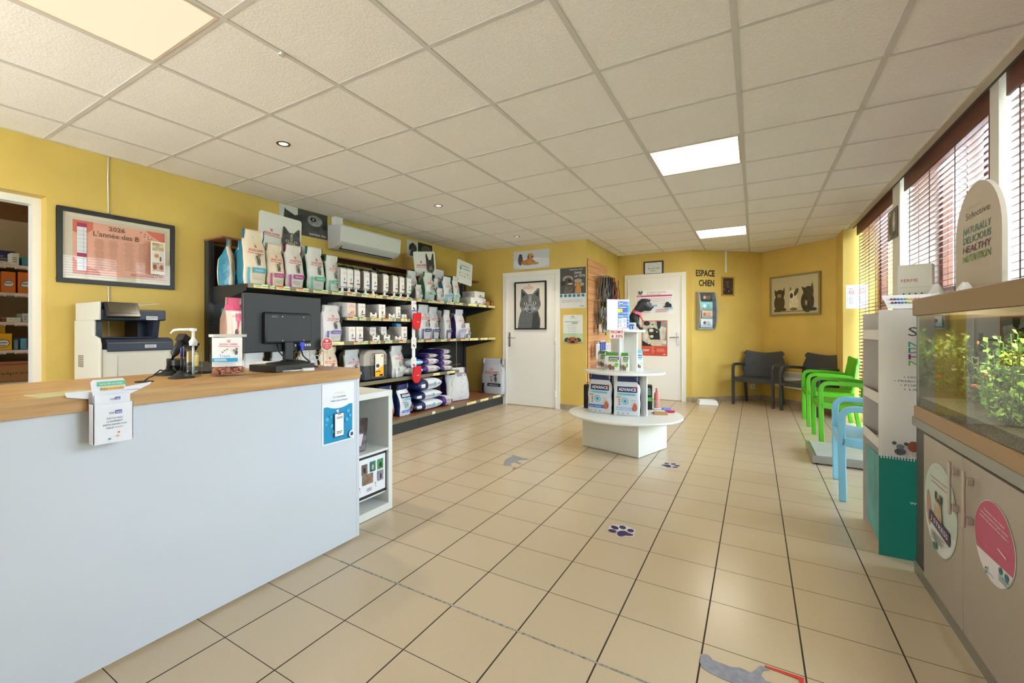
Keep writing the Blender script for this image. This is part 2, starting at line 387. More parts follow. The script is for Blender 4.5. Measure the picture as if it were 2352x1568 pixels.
# store room beyond the doorway
w = B(); SW = mat('#b98f5e', .7)
w.box(-5.95, -5.85, -.6, 1.9, 0, CE, SW); w.box(-5.95, -4.29, 1.8, 1.9, 0, CE, SW); w.box(-5.95, -4.29, -.7, -.6, 0, CE, SW)
struct('wall_store_room', w)
w = B(); w.box(-4.29, -4.2, .985, 1.03, 0, 2.062, PAINTW); w.box(-4.29, -4.2, .12, .165, 0, 2.062, PAINTW); w.box(-4.29, -4.2, .165, .985, 2.015, 2.062, PAINTW)
struct('trim_1', w)
BB = mat('#a3937a', .5, var=.15, sc=9)
def base(name, a, b_):
    dx, dy = b_[0]-a[0], b_[1]-a[1]; l = math.hypot(dx, dy)
    T = Matrix.Translation((a[0], a[1], 0)) @ Matrix.Rotation(math.atan2(dy, dx), 4, 'Z')
    w = B(); n = max(1, round(l/.31))
    for i in range(n): w.box(l*i/n+.001, l*(i+1)/n-.001, -.011, 0, 0, .078, BB, T)
    struct(name, w)
base('baseboard_back_left', (-2.43, 6.2), (-2.03, 6.2)); base('baseboard_middle', (-2.03, 6.2), (-2.03, 7.93))
base('baseboard_back', (-.965, 7.93), (-.856, 7.93)); base('baseboard_back_right', (-.856, 7.93), (.1, 8.82)); base('baseboard_corner', (.1, 8.82), (.96, 7.93))
w = B(); w.box(-3.43, -3.37, 6.189, 6.2, 0, .078, BB); struct('baseboard_back_far', w)
# doors
def door(n, x0, x1, y, zt, hinge):
    t = bpy.data.objects.new('door_%d' % n, None); C.objects.link(t); t['kind'] = 'structure'; t.location = (x0, y, 0)
    w_ = x1-x0; D = mat('#ebe9e2', .4)
    b = B(); b.box(0, w_, -.012, 0, .008, zt, D); b.obj('door_leaf', t)
    b = B(); q = .065
    for a, c in ((-q, 0), (w_, w_+q)): b.box(a, c, -.022, 0, 0, zt+q, PAINTW); 
    b.box(0, w_, -.022, 0, zt, zt+q, PAINTW)
    for a, c in ((-.014, 0), (w_, w_+.014)): b.box(a, c, -.028, -.022, 0, zt+.014, PAINTW)
    b.box(0, w_, -.028, -.022, zt, zt+.014, PAINTW); b.obj('door_frame', t)
    hx = .055 if hinge == 'r' else w_-.055; sg = 1 if hinge == 'r' else -1
    b = B(); b.rbox(hx-.019, hx+.019, -.02, -.012, .9, 1.12, .004, STEEL); b.obj('handle_plate', t)
    b = B(); b.tube([(hx, -.018, 1.04), (hx, -.06, 1.04), (hx+sg*.03, -.066, 1.04), (hx+sg*.12, -.062, 1.035)], [.01, .01, .009, .008], STEEL, 8); b.obj('door_handle', t)
    ix = w_ if hinge == 'r' else 0
    for z in (.22, 1.0, 1.78):
        b = B(); b.cyl(ix, -.032, z-.045, z+.045, .008, PAINTW); b.cyl(ix, -.032, z-.001, z+.001, .009, STEEL); b.obj('hinge', t)
    return t
door(1, -3.3, -2.485, 6.2, 1.985, 'r'); door(2, -1.845, -1.01, 7.93, 2.035, 'l')
# windows
FR = mat('#6b3a24', .45, var=.2, sc=12, st=(1, .2, 1)); GL = mat((.97, .99, .98), .02, kind='glass')
for n, (y0, y1) in enumerate(((5.48, 7.35), (3.49, 5.24), (.95, 3.385)), 1):
    t = bpy.data.objects.new('window_%d' % n, None); C.objects.link(t); t['kind'] = 'structure'; t.location = (1.32, y0, .08)
    L_ = y1-y0; Z = 2.77; b = B()
    b.box(0, .06, 0, .07, 0, Z, FR); b.box(0, .06, L_-.07, L_, 0, Z, FR); b.box(0, .06, .07, L_-.07, 0, .07, FR); b.box(0, .06, .07, L_-.07, Z-.06, Z, FR)
    b.box(0, .06, .07, L_-.07, 2.42, 2.5, FR); b.box(0, .06, .07, L_-.07, 1.36, 1.42, FR); b.box(0, .06, L_*.5-.035, L_*.5+.035, .07, 2.42, FR); b.obj('window_frame', t)
    b = B(); b.box(.028, .032, .07, L_-.07, .07, Z-.06, GL); b.obj('window_glass', t)
# wooden slat blinds
SL = mat('#6e3c2a', .45, var=.15, sc=9, st=(4, .3, 4)); CORD = mat('#4a1418', .7)
def blind(y0, y1, label, zb=.3, x=1.1, hr=True):
    t = thing('window_blind', label, 'blind', (x, y0, 0), 0, None); L_ = y1-y0
    b = B(); b.box(-.012, 0, 0, L_, 2.345, 2.5, SL); b.box(0, .055, .01, L_-.01, 2.37, 2.5, SL); b.obj('head_rail', t)
    b = B(); z = 2.32; k = 0; a = math.radians(22)
    while z > zb:
        dz = math.sin(a)*.025; b.add([(.005, 0, z-dz), (.055, 0, z+dz), (.055, L_, z+dz), (.005, L_, z-dz), (.005, 0, z-dz+.0025), (.055, 0, z+dz+.0025), (.055, L_, z+dz+.0025), (.005, L_, z-dz+.0025)],
            [(0, 1, 2, 3), (7, 6, 5, 4), (0, 4, 5, 1), (3, 2, 6, 7), (0, 3, 7, 4), (1, 5, 6, 2)], SL); z -= .041
    b.obj('slats', t)
    b = B(); b.box(.003, .057, 0, L_, zb-.02, zb, SL); b.obj('bottom_rail', t)
    n = max(3, round(L_/.42))
    for i in range(n):
        y = .1+(L_-.2)*i/(n-1); b = B()
        for xx in (.002, .058): b.box(xx-.0015, xx+.0015, y-.004, y+.004, zb, 2.36, CORD)
        z = 2.315
        while z > zb: b.box(.002, .058, y-.001, y+.001, z, z+.0015, CORD); z -= .041
        b.obj('ladder_cord', t)
    return t
blind(5.5, 7.3, 'dark brown wooden slat blind over the far window beside the no smoking notice')
blind(3.5, 5.2, 'dark brown wooden slat blind over the middle window behind the arched board')
blind(.97, 3.36, 'dark brown wooden slat blind at the right edge of the photo above the aquarium')
# outside
g = B(); g.box(1.5, 60, -30, 60, -.2, -.1, mat('#d0d3d6', .9)); g.box(-40, 1.5, -30, -1.75, -.2, -.1, mat('#cfcdc6', .9)); g.box(9, 60, -30, 60, -.1, -.02, mat('#7fa050', .9, var=.3, sc=1)); struct('ground', g)
t = thing('neighbouring_building', 'pale yellow building outside behind the window blinds', 'building', (4.2, 21, -.1))
b = B(); b.box(0, 9, 0, 18, 0, 5.6, mat('#84714c', .8)); b.obj('wall', t)
b = B(); b.box(-.4, 9.4, -.4, 18.4, 5.6, 5.9, mat('#4e4034', .8)); b.obj('roof', t)
for i in range(4):
    b = B(); b.box(1+2.1*i, 2.2+2.1*i, -.03, 0, 2.6, 3.9, mat('#5f7282', .2)); b.obj('window', t)
t = thing('parked_van', 'white and blue van parked outside, glimpsed through the middle blind', 'van', (3.9, 13, -.1), .3)
b = B(); b.yz([(-2.2, .3), (2.2, .3), (2.3, .9), (1.5, 1.1), (.9, 1.9), (-2.2, 1.95)], -.9, .9, mat('#dfe5ee', .3)); b.obj('body', t, .05)
b = B(); b.yz([(-1.9, 1.15), (1.3, 1.15), (.8, 1.75), (-1.9, 1.8)], -.91, .91, mat('#5d7fb0', .15)); b.obj('side_windows', t)
for y in (-1.4, 1.5):
    b = B(); b.cyl(0, 0, -.92, .92, .33, BLACK, T=Matrix.Translation((0, y, .33)) @ Matrix.Rotation(PI/2, 4, 'Y')); b.obj('wheels', t)

# ---------------------------------------------------------------- ceiling lights
def panel(x0, y0, label, st, col=(1, .9, .74)):
    t = thing('ceiling_panel_light', label, 'ceiling light', (x0+.3, y0+.3, CE), 0, None)
    b = B()
    for a in ((-.288, .288, -.289, -.276), (-.288, .288, .276, .289), (-.288, -.276, -.276, .276), (.276, .288, -.276, .276)): b.box(a[0], a[1], a[2], a[3], -.006, 0, mat('#d9c5b0', .5))
    b.obj('frame', t)
    b = B(); b.box(-.276, .276, -.276, .276, -.004, 0, mat(col, .5, kind='emit', var=st)); b.obj('diffuser', t)
panel(-2.474, .416, 'square lit ceiling panel above the counter, largest in view', .5, (1, .79, .56))
panel(-.674, 3.416, 'square lit ceiling panel above the middle of the floor', 4.5)
panel(-.674, 6.416, 'square lit ceiling panel farthest away, near the back wall', 9)
panel(-5.3, .3, 'square lit ceiling panel inside the store room', 1.6)  # added glowing panel, itself unseen, that brightens the store room
def spot(px, py, label, e):
    x, y = onZ(px, py, CE); t = thing('recessed_spotlight', label, 'spotlight', (x, y, CE))
    b = B(); b.lathe([(.046, 0), (.046, -.004), (.036, -.006), (.03, -.001), (.03, 0)], mat('#6e5a4a', .3, .8), 20); b.obj('ring', t)
    l = bpy.data.lights.new('spot_lamp', 'SPOT'); l.energy = 24; l.color = (1, .86, .66); l.spot_size = 1.9; l.spot_blend = .8; l.shadow_soft_size = .03; lo = bpy.data.objects.new('spot_lamp', l); C.objects.link(lo); lo.parent = t; lo.location = (0, 0, -.02)
    b = B(); b.lathe([(.03, -.001), (.02, -.004), (.004, -.0055)], mat((1, .8, .5), .4, kind='emit', var=e), 16); b.obj('bulb', t)
spot(651, 330, 'round recessed spotlight in the ceiling tile above the near end of the shelving', 3)
spot(1007, 472, 'round recessed spotlight in the ceiling tile above the middle of the shelving', 6)
spot(1187, 543, 'round recessed spotlight in the ceiling tile near the door with the cat picture', .8)
x, y = onZ(645, 119, CE); t = thing('ceiling_clip', 'tiny white plastic clip fixed to a ceiling grid bar', 'clip', (x, y, CE-.004))
b = B(); b.box(-.012, .012, -.006, .006, -.012, 0, WHITE); b.box(-.004, .004, -.014, .014, -.02, -.012, WHITE); b.obj('clip_body', t)
# ================================================================ reception counter and what stands on it
OAK = wood('oak_top', '#a97c46', '#d0a66e', 1, 2.2, .4); CW = mat((.62, .67, .75), .35)
t = thing('reception_counter', 'long white reception counter with a thick oak top', 'counter', (-1.87, 0, 0))
b = B(); b.box(-.58, .022, -.9, 1.752, .887, .943, OAK); b.obj('countertop', t, .002)
b = B(); b.box(-.016, .004, -.9, 1.74, .014, .886, CW); b.obj('front_panel', t)
b = B(); b.box(-.56, .004, 1.741, 1.76, .014, .886, CW); b.obj('end_panel', t)
b = B(); b.box(-.5, -.3, -.9, 1.74, .55, .57, CW); b.obj('inner_shelf', t)
for y in (1.62, .78, .1, -.6):
    b = B(); b.lathe([(.018, 0), (.018, .004), (.011, .006), (.011, .014)], BLACK, 12, None, (-.035, y)); b.obj('foot', t)
PCT = .943
# leaflet holder hooked over the counter edge
t = thing('leaflet_holder', 'white card leaflet holder hooked over the front edge of the counter', 'leaflet holder', (-1.80, .617, .943), PI/2); t.scale = (.86, 1, .80)
LW = mat('#e9ebf4', .4)
b = B(); b.box(-.062, .062, -.005, -.002, -.2, -.04, LW); b.box(-.062, .062, .035, .037, -.2, -.002, LW); b.box(-.062, -.06, -.005, .037, -.2, -.04, LW); b.box(.06, .062, -.005, .037, -.2, -.04, LW); b.box(-.062, .062, -.005, .037, -.202, -.2, LW); b.obj('pocket', t)
b = B(); b.xz([(-.13, .015), (-.125, -.005), (-.06, -.02), (.06, -.02), (.14, .02), (.145, .03), (.06, .018), (-.06, .01)], .037, .039, LW); b.box(-.1, .1, .037, .12, .002, .004, LW); b.obj('hook_wing', t)
b = B(); p = [(-.056, 0), (.05, 0), (.045, .05), (.038, .058), (-.054, .058), (-.062, .05)]; b.xz(p, .02, .022, LW); o = b.obj('header_card', t, loc=(0, 0, 0))
A = Art(.11, .058); A.rect(.1, .52, .93, .84, '#6cc09a'); A.text('carte de vos frais', .5, .62, .13, '#ffffff'); A.rect(.22, .2, .88, .46, '#f3c277'); A.text('Simple et immédiat !', .55, .27, .12, '#5b4a2a'); A.obj('header_print', t, .0195)
for i in range(3):
    b = B(); b.box(-.056, .056, .004+.008*i, .005+.008*i, -.19, -.006+.003*i, LW); lf = b.obj('leaflet', t, label='white folded leaflet')
def payvet(A, x, y, s):
    q = .026*s; k = q/A.w*A.h/A.h; hh = s*.0062/A.h; ww = s*.0155/A.w
    A.text('pay', x-.01, y, hh, '#2a2c3a', al='r'); A.rect(x+.01, y-hh*.35, x+.01+ww, y+hh*1.4, '#6f67b8'); A.text('vet', x+.01+ww/2, y, hh, '#ffffff', ww*.8)
A = Art(.112, .034); payvet(A, .55, .3, 1.1); A.obj('leaflet_print', t, .0035, loc=(0, .0035, -.036))
A = Art(.12, .16); payvet(A, .52, .74, 1.4)
for s_, y, c in (('DÉCOUVREZ', .6, '#555b70'), ('LE PAIEMENT', .52, '#20242f'), ('EN PLUSIEURS FOIS', .44, '#20242f'), ('POUR TOUS !', .36, '#555b70')): A.text(s_, .52, y, .04, c)
for x, y, c in ((.62, .24, '#e0523f'), (.6, .15, '#e7a244'), (.38, .1, '#1f8f8c')): A.ell(x, y, .03, .03, c, 8)
A.obj('pocket_print', t, -.0052, loc=(0, -.0052, -.2))
# poster on the counter front
y0, z1 = onX(738, 877, -1.864); y1, z0 = onX(815, 1012, -1.864)
def flat(name, label, cat, x, y, z, rz, w, h, bg='#f2f2f0', th=.002, group=None, r=.4, kids=True):
    t = thing(name, label, cat, (x, y, z), rz, group)
    b = B(); b.box(-w/2, w/2, 0, th, 0, h, mat(bg, r)); b.obj('sheet', t); return t
t = flat('counter_poster', 'blue and white sheet with a phone drawing taped to the counter front', 'poster', -1.8635, 1.612, .562, PI/2, .212, .312, '#eef0f6')
A = Art(.212, .312); A.rect(.05, .02, .95, .62, '#1592c4', 4); A.ell(.5, .86, .62, .42, '#eef0f6', 32); A.poly([(.42, .54), (.5, .48), (.5, .56)], '#eef0f6')
for x, y, q in ((.15, .42, .05), (.12, .34, .03), (.28, .3, .05), (.33, .2, .04), (.8, .5, .05), (.86, .42, .04), (.75, .36, .05), (.25, .45, .03)): A.ell(x, y, q, q, '#4cb8dd', 14)
A.text('Et si vous faisiez', .52, .76, .03, '#1d2a50'); A.text('briller notre clinique ?', .52, .70, .03, '#1d2a50')
for i in range(5): A.ell(.38+.065*i, .84, .015, .015, '#e8d98a', 8)
A.rect(.34, .1, .64, .5, '#1b2b45'); A.rect(.355, .112, .625, .488, '#f5f6f8'); A.rect(.44, .47, .54, .48, '#1b2b45'); A.lines(.4, .4, .6, .44, 2, '#1d2a50', .4, .1)
A.lines(.4, .15, .58, .2, 2, '#1d2a50'); A.ell(.88, .1, .09, .09, '#eef0f6'); A.ell(.88, .1, .05, .05, '#1c4f8c'); A.obj('printed_artwork', t)
def on(px, py): return onZ(px, py, PCT)
RUB = mat('#1a1a1c', .5)
def scanner(px, py, rz, label, gun=True):
    x, y = on(px, py); t = thing('barcode_scanner', label, 'scanner', (x, y, PCT), rz)
    b = B(); b.lathe([(.05, 0), (.05, .004), (.03, .015), (.012, .03), (.01, .034)], RUB, 20); b.obj('base', t)
    b = B(); b.tube([(0, 0, .03), (.01, 0, .06), (.03, 0, .1), (.055, 0, .14), (.07, 0, .158)], [.012, .014, .018, .017, .02], RUB, 10); b.obj('grip', t)
    T = Matrix.Translation((.075, 0, .165)) @ Matrix.Rotation(math.radians(35), 4, 'Y')
    b = B(); b.box(-.02, .07, -.022, .022, -.016, .02, RUB, T); b.box(.07, .074, -.026, .026, -.02, .024, mat('#332026', .2), T); b.obj('scan_head', t, .005)
    b = B(); b.tube([(0, 0, .03), (-.03, -.02, .02), (-.07, -.03, .03), (-.1, -.02, .005)], .003, RUB, 6); b.obj('cable', t)
    return t
scanner(388, 861, 1.9, 'black handheld barcode scanner resting in its stand left of the gel bottle')
x, y = on(331, 877); t = thing('cable_grommet', 'black round cable grommet with a cord rising from the countertop', 'cable grommet', (x, y, PCT), 0)
b = B(); b.lathe([(.032, 0), (.032, .003), (.026, .004)], RUB, 22); b.obj('rim', t)
b = B(); b.tube([(0, 0, .003), (-.01, .02, .015), (.005, .05, .03), (.02, .1, .035)], .003, RUB, 6); b.obj('cord', t)
x, y = on(417, 868); t = thing('pen_stand', 'black rubber cone pen stand in front of the gel bottle', 'pen stand', (x, y, PCT))
b = B(); b.lathe([(.05, 0), (.05, .004), (.034, .012), (.018, .026), (.012, .034)], RUB, 24); b.obj('cone', t)
for dx, dy, c, l in ((0, 0, '#2a2f8a', 'blue capped marker pen standing upright in the pen stand'), (.013, .008, '#17171a', 'black marker pen leaning beside the blue capped one')):
    q = thing('marker_pen', l, 'pen', (x+dx, y+dy, PCT+.03), 0)
    b = B(); b.lathe([(.005, 0), (.005, .06)], BLACK, 10); b.obj('barrel', q); b = B(); b.lathe([(.0055, .06), (.0055, .1), (.003, .106)], mat(c, .4), 10); b.obj('cap', q)
    b = B(); b.lathe([(.0053, .058), (.0053, .062)], mat('#c07a4a', .4), 10); b.obj('ring', q)
x, y = on(444, 864); CLR = mat((.93, .96, .96), .03, kind='glass')
t = thing('gel_dispenser', 'clear hand gel bottle with a white long-spout pump', 'bottle', (x+.01, y-.005, PCT), 0); t.scale = (1, 1, 1.18)
b = B(); b.lathe([(.033, 0), (.035, .005), (.035, .09), (.028, .11), (.014, .122)], CLR, 24); b.obj('bottle_body', t)
b = B(); b.lathe([(.031, .003), (.033, .006), (.033, .04)], mat((.85, .88, .86), .05, kind='glass'), 24); b.obj('gel', t)
b = B(); b.lathe([(.016, .118), (.017, .135), (.012, .14), (.006, .15), (.006, .172), (.014, .174), (.014, .184)], WHITE, 16); b.lathe([(.005, .01), (.005, .118)], WHITE, 8)
b.tube([(0, 0, .179), (-.055, -.034, .179), (-.075, -.047, .176), (-.086, -.054, .164)], [.006, .005, .005, .004], WHITE, 8); b.obj('pump', t)
b = B(); b.rbox(-.012, .012, -.0355, -.034, .04, .08, .0005, mat('#e6c463', .5)); b.obj('label', t, rz=4.0)
# treat jar
t = thing('treat_jar', 'large clear plastic treat jar with a white printed label, half empty', 'jar', (-2.06, 1.14, PCT), 1.0)
b = B(); b.rbox(-.07, .07, -.05, .05, .002, .178, .03, CLR, 6); b.obj('jar_body', t)
b = B(); b.rbox(-.076, .076, -.056, .056, .178, .19, .032, mat('#cfccc0', .3), 6); b.obj('lid', t)
b = B(); TR = mat('#b0705a', .7, var=.2, sc=40)
for i in range(150): b.ball((random.uniform(-.055, .055), random.uniform(-.037, .037), random.uniform(.012, .042)), (.011, .009, .007), TR, 7, 5)
o = b.obj('treats', t); o['kind'] = 'stuff'
A = Art(.12, .13); A.rect(0, 0, 1, 1, '#f4f4f2'); royal(A, .55, .74, .58); sitcat(A, .8, .42, .22, '#55524c'); 
for x, y in ((.35, .5), (.42, .56), (.5, .6)): A.ell(x, y, .04, .025, '#b07a66', 10)
A.text('Treats', .42, .33, .09, '#2a86b8'); A.rect(.02, .17, .85, .3, '#2f9fc6'); A.lines(.08, .19, .5, .28, 2, '#e6f2f7', .5, .1); A.lines(.05, .04, .9, .13, 2, '#b9bcc0')
A.obj('label', t, -.0505, loc=(0, -.0505, .045))
x, y = on(500, 862); 
# screen seen from behind
t = thing('computer_monitor', 'black flat monitor seen from behind on a round foot', 'monitor', (-2.105, 1.466, .982), PI/2+.043)
BK = mat('#26282b', .5, bump=.03, sc=200)
b = B(); b.box(-.234, .234, -.004, .018, .058, .352, BK); b.obj('screen_housing', t, .004)
b = B(); b.box(-.226, .226, .018, .0185, .07, .345, mat('#0c0c10', .15)); b.obj('display', t)
b = B(); b.yz([(-.034, .105), (-.034, .255), (-.004, .265), (-.004, .1)], -.135, .145, BK); b.obj('rear_cover', t, .008)
A = Art(.28, .15); A.text('AOC', .17, .86, .075, '#8d9094'); 
for x, y in ((.33, .9), (.8, .9), (.33, .07), (.8, .07)): A.ell(x, y, .011, .011, '#e8e8e8', 8)
A.obj('rear_logo', t, -.0344, loc=(.005, -.0344, .105))
b = B(); b.box(-.022, .03, -.03, -.004, 0, .11, BK); b.obj('stand_neck', t, .005)
b = B(); b.lathe([(.1, -.006), (.098, 0), (.03, .008), (.028, .012)], RUB, 32, None, (0, -.01)); b.obj('stand_foot', t)
b = B(); b.box(.07, .1, -.03, -.008, .085, .105, mat('#2346c8', .4)); b.box(.076, .094, -.03, -.01, .06, .085, mat('#2346c8', .4)); b.obj('video_plug', t)
b = B(); b.tube([(.085, -.02, .06), (.09, -.03, .03), (.12, -.04, .0), (.14, -.03, -.02)], .004, RUB, 6); b.tube([(-.06, -.015, .1), (-.06, -.03, .06), (-.03, -.04, .02), (.06, -.05, .008), (.13, -.04, -.01)], .004, RUB, 6); b.obj('cables', t)
for xx in (.055, .12, .135, .15):
    b = B(); b.box(xx, xx+.01, -.006, -.004, .082, .095, mat('#c8c8c4', .4)); b.obj('port', t)
t = thing('mini_computer', 'flat black computer box lying under the monitor foot', 'computer', (-2.09, 1.44, PCT), PI/2+.1)
b = B(); b.box(-.12, .12, -.1, .1, .002, .034, mat('#1d1d1f', .35)); b.obj('case', t, .003)
b = B(); b.box(.13-.01, .122, -.09, .09, .006, .03, mat('#101012', .4)); b.obj('front_grille', t)
x, y = on(708, 851); t = thing('white_adapter', 'white cable adapter lying at the right of the computer box', 'adapter', (x, y, PCT), 1.2)
b = B(); b.rbox(-.03, .03, -.011, .011, .001, .014, .008, WHITE); b.obj('casing', t)
b = B(); b.tube([(-.03, 0, .006), (-.08, -.01, .005), (-.13, -.02, .005)], .0035, WHITE, 6); b.obj('cable', t)
x, y = on(690, 846); t = thing('loose_cables', 'tangle of black and blue cables beside the computer box', 'cables', (x, y, PCT), 1.2)
b = B(); 
for i in range(4): b.tube([(-.08+.02*i, -.02, .006), (-.03, .02*i-.02, .02), (.04, -.01*i, .012), (.09, .02-.01*i, .006)], .0035, RUB, 6)
b.obj('black_cables', t); b = B(); b.tube([(.02, -.01, .01), (.05, 0, .014), (.08, .01, .012)], .006, mat('#2b4fb0', .4), 6); b.obj('blue_plug', t)
t = thing('paper_stack', 'small stack of white paper behind the monitor foot', 'paper', (-2.3, 1.5, PCT), .2); b = B(); b.box(-.1, .1, -.07, .07, 0, .03, mat('#e6e6ee', .6)); b.obj('sheets', t)
t = thing('telephone', 'black desk telephone low behind the treat jar', 'telephone', (-2.33, 1.12, PCT), 1.3)
b = B(); b.yz([(-.09, 0), (.09, 0), (.09, .05), (-.09, .015)], -.08, .08, RUB); b.obj('phone_base', t, .004); b = B(); b.rbox(-.1, -.045, -.09, .09, .045, .07, .02, RUB); b.obj('handset', t)
x, y = on(790, 853); t = thing('desk_mat', 'dusty pink mat at the right end of the countertop', 'mat', (-1.97, 1.64, PCT), .1); b = B(); b.rbox(-.11, .1, -.08, .08, 0, .003, .01, mat('#b08e88', .8)); b.obj('pad', t)
t = thing('green_flyer', 'pale green flyer lying under the left wing of the leaflet holder', 'flyer', (-1.93, .53, PCT), .1); b = B(); b.box(-.06, .07, -.08, .08, 0, .001, mat('#c3bf8d', .6)); b.obj('sheet', t)
# wire rack with charms and a red badge
GD = mat('#b9a06a', .3, .8)
t = thing('wire_key_rack', 'small gold wire rack shaped like a house holding key rings', 'rack', (-2.16, 1.66, PCT), PI/2-.1)
b = B(); fr = [(-.09, 0, 0), (-.09, 0, .085), (0, 0, .155), (.09, 0, .085), (.09, 0, 0)]
b.tube(fr, .0016, GD, 6); b.tube([(-.09, 0, .085), (.09, 0, .085)], .0014, GD); b.tube([(0, 0, 0), (0, 0, .155)], .0016, GD); b.tube([(-.05, 0, .115), (.05, 0, .115)], .0014, GD); b.tube([(-.09, 0, .001), (.09, 0, .001)], .0016, GD)
b.tube([(-.09, 0, .001), (-.09, .06, .001), (.09, .06, .001), (.09, 0, .001)], .0016, GD)
for i in range(7): b.tube([(-.075+.025*i, 0, .085), (-.075+.025*i, 0, .07), (-.07+.025*i, -.006, .066)], .0009, GD, 4)
b.obj('wire_frame', t)
for i, (c, z) in enumerate((('#c9a26a', .048), ('#ded6c4', .05), ('#e8e8e8', .045), ('#e8e8e8', .047), ('#dfe6ea', .05), ('#e8e8e8', .042))):
    b = B(); cx = -.072+.028*i; b.tube([(cx+.014*math.cos(a), -.008, z+.014*math.sin(a)) for a in [2*PI*j/14 for j in range(14)]], .002, mat(c, .3, .3), 6, True); b.obj('key_ring', t)
t = thing('round_badge', 'red round sign reading satisfait standing by the wire rack', 'sign', (-2.08, 1.715, PCT), PI/2-.1)
b = B(); T = Matrix.Translation((0, 0, .13)) @ Matrix.Rotation(PI/2, 4, 'X'); b.lathe([(.037, -.0015), (.037, .0015)], mat('#f0ede4', .4), 32, T); b.obj('disc', t)
b = B(); b.tube([(0, 0, 0), (0, 0, .1)], .002, CLR, 6); b.box(-.02, .02, -.02, .02, 0, .003, CLR); b.obj('stem', t)
A = Art(.074, .074); A.ell(.5, .5, .45, .45, '#d8342c', 36); A.rect(.36, .7, .6, .82, '#f6f0ec'); A.poly([(.42, .72), (.5, .62), (.52, .72)], '#f6f0ec'); A.text('SATISFAIT', .5, .46, .13, '#ffffff', .7); A.text('OU REMBOURSÉ', .5, .32, .08, '#ffffff', .7); A.lines(.28, .14, .72, .28, 2, '#f2b8b0'); A.obj('badge_print', t, -.002, loc=(0, -.002, .093))
# open cube shelf past the counter
t = thing('cube_shelf', 'white open cube shelf unit standing past the counter end', 'shelf unit', (-2.0, 0, 0)); WL = mat('#dfe0dc', .4)
b = B(); q = .035
b.box(-.39, 0, 1.775, 1.775+q, 0, .765, WL); b.box(-.39, 0, 2.172-q, 2.172, 0, .765, WL); b.obj('side_boards', t); b = B(); b.box(-.38, -.03, 1.775+q, 2.172-q, .108, .12, WL); b.obj('low_shelf', t)
b = B(); b.box(-.39, 0, 1.775+q, 2.172-q, .73, .765, WL); b.obj('top_board', t)
b = B(); b.box(-.39, 0, 1.775+q, 2.172-q, 0, q+.01, WL); b.obj('bottom_board', t)
b = B(); b.box(-.39, -.003, 1.775+q, 2.172-q, .385, .4, WL); b.obj('middle_shelf', t)
b = B(); b.box(-.39, -.385, 1.775+q, 2.172-q, .045, .73, WL); b.obj('back_board', t)
t = thing('plastic_bag', 'crumpled dark brown and white pet food bag inside the cube shelf', 'bag', (-2.12, 1.98, .4), PI/2)
b = B(); m_ = mat('#4b3a3c', .25, var=.4, sc=25, bump=.6)
b.add([(-.12, -.05, 0), (.02, -.06, 0), (.07, -.02, .09), (.1, .0, .19), (-.04, -.03, .2), (-.13, -.02, .16), (-.12, .08, 0), (.04, .08, 0), (.05, .04, .1), (.06, .02, .19), (-.04, .03, .19), (-.13, .05, .15)],
      [(0, 1, 2, 5), (2, 3, 4, 5), (6, 11, 8, 7), (8, 11, 10, 9), (0, 5, 11, 6), (1, 7, 8, 2), (2, 8, 9, 3), (3, 9, 10, 4), (4, 10, 11, 5), (0, 6, 7, 1)], m_)
b.obj('bag_body', t, .008); A = Art(.12, .1); A.poly([(0, .1), (.8, .2), (.95, .9), (.1, 1)], '#cfc6d2', .3, bump=.3); A.obj('bag_print', t, -.062, loc=(-.06, -.062, .02))
t = thing('photo_frame', 'black frame with a grid of dog photos leaning in the cube shelf', 'picture frame', (-2.02, 1.985, .122), PI/2)
b = B(); b.box(-.16, .16, 0, .012, 0, .262, BLACK); b.obj('frame_body', t, .002)
A = Art(.284, .224); A.rect(0, 0, 1, 1, '#e8eaf0')
for x, y, c1, c2 in ((.12, .72, '#4a6d93', '#222'), (.36, .72, '#6f6152', '#1b1b1b'), (.6, .74, '#1d6b62', '#c9ad98'), (.83, .74, '#3f8a4e', '#1b1b1b'), (.1, .38, '#5c4b44', '#191919'), (.45, .44, '#7b6a58', '#a8522e'), (.83, .42, '#8f8593', '#2a2b3a')):
    wq = .15 if x == .45 else .085
    A.rect(x-wq, y-.14, x+wq, y+.14, c1, var=.4, sc=30); A.ell(x, y-.02, .035, .06, c2.ljust(7, '2')[:7] if len(c2) > 4 else '#1c1c1c')
for x in (.2, .66): A.ell(x, .27, .015, .015, '#c22a2a', 8); A.line(x, .25, x+.02, .14, .008, '#2c7a3a')
A.lines(.42, .1, .58, .2, 3, '#7a7f8a'); A.obj('photo_collage', t, -.001, loc=(0, -.001, .019))
t = thing('small_box', 'small blue and white carton standing on the cube shelf', 'box', (-2.12, 1.86, .765), PI/2)
b = B(); b.box(-.035, .035, 0, .04, 0, .1, mat('#dfe4e4', .5)); b.obj('carton', t); A = Art(.07, .1); A.ell(.5, .6, .3, .2, '#4aa7c4'); A.lines(.2, .2, .8, .3, 2, '#8fa0a0'); A.obj('print', t, -.0005)
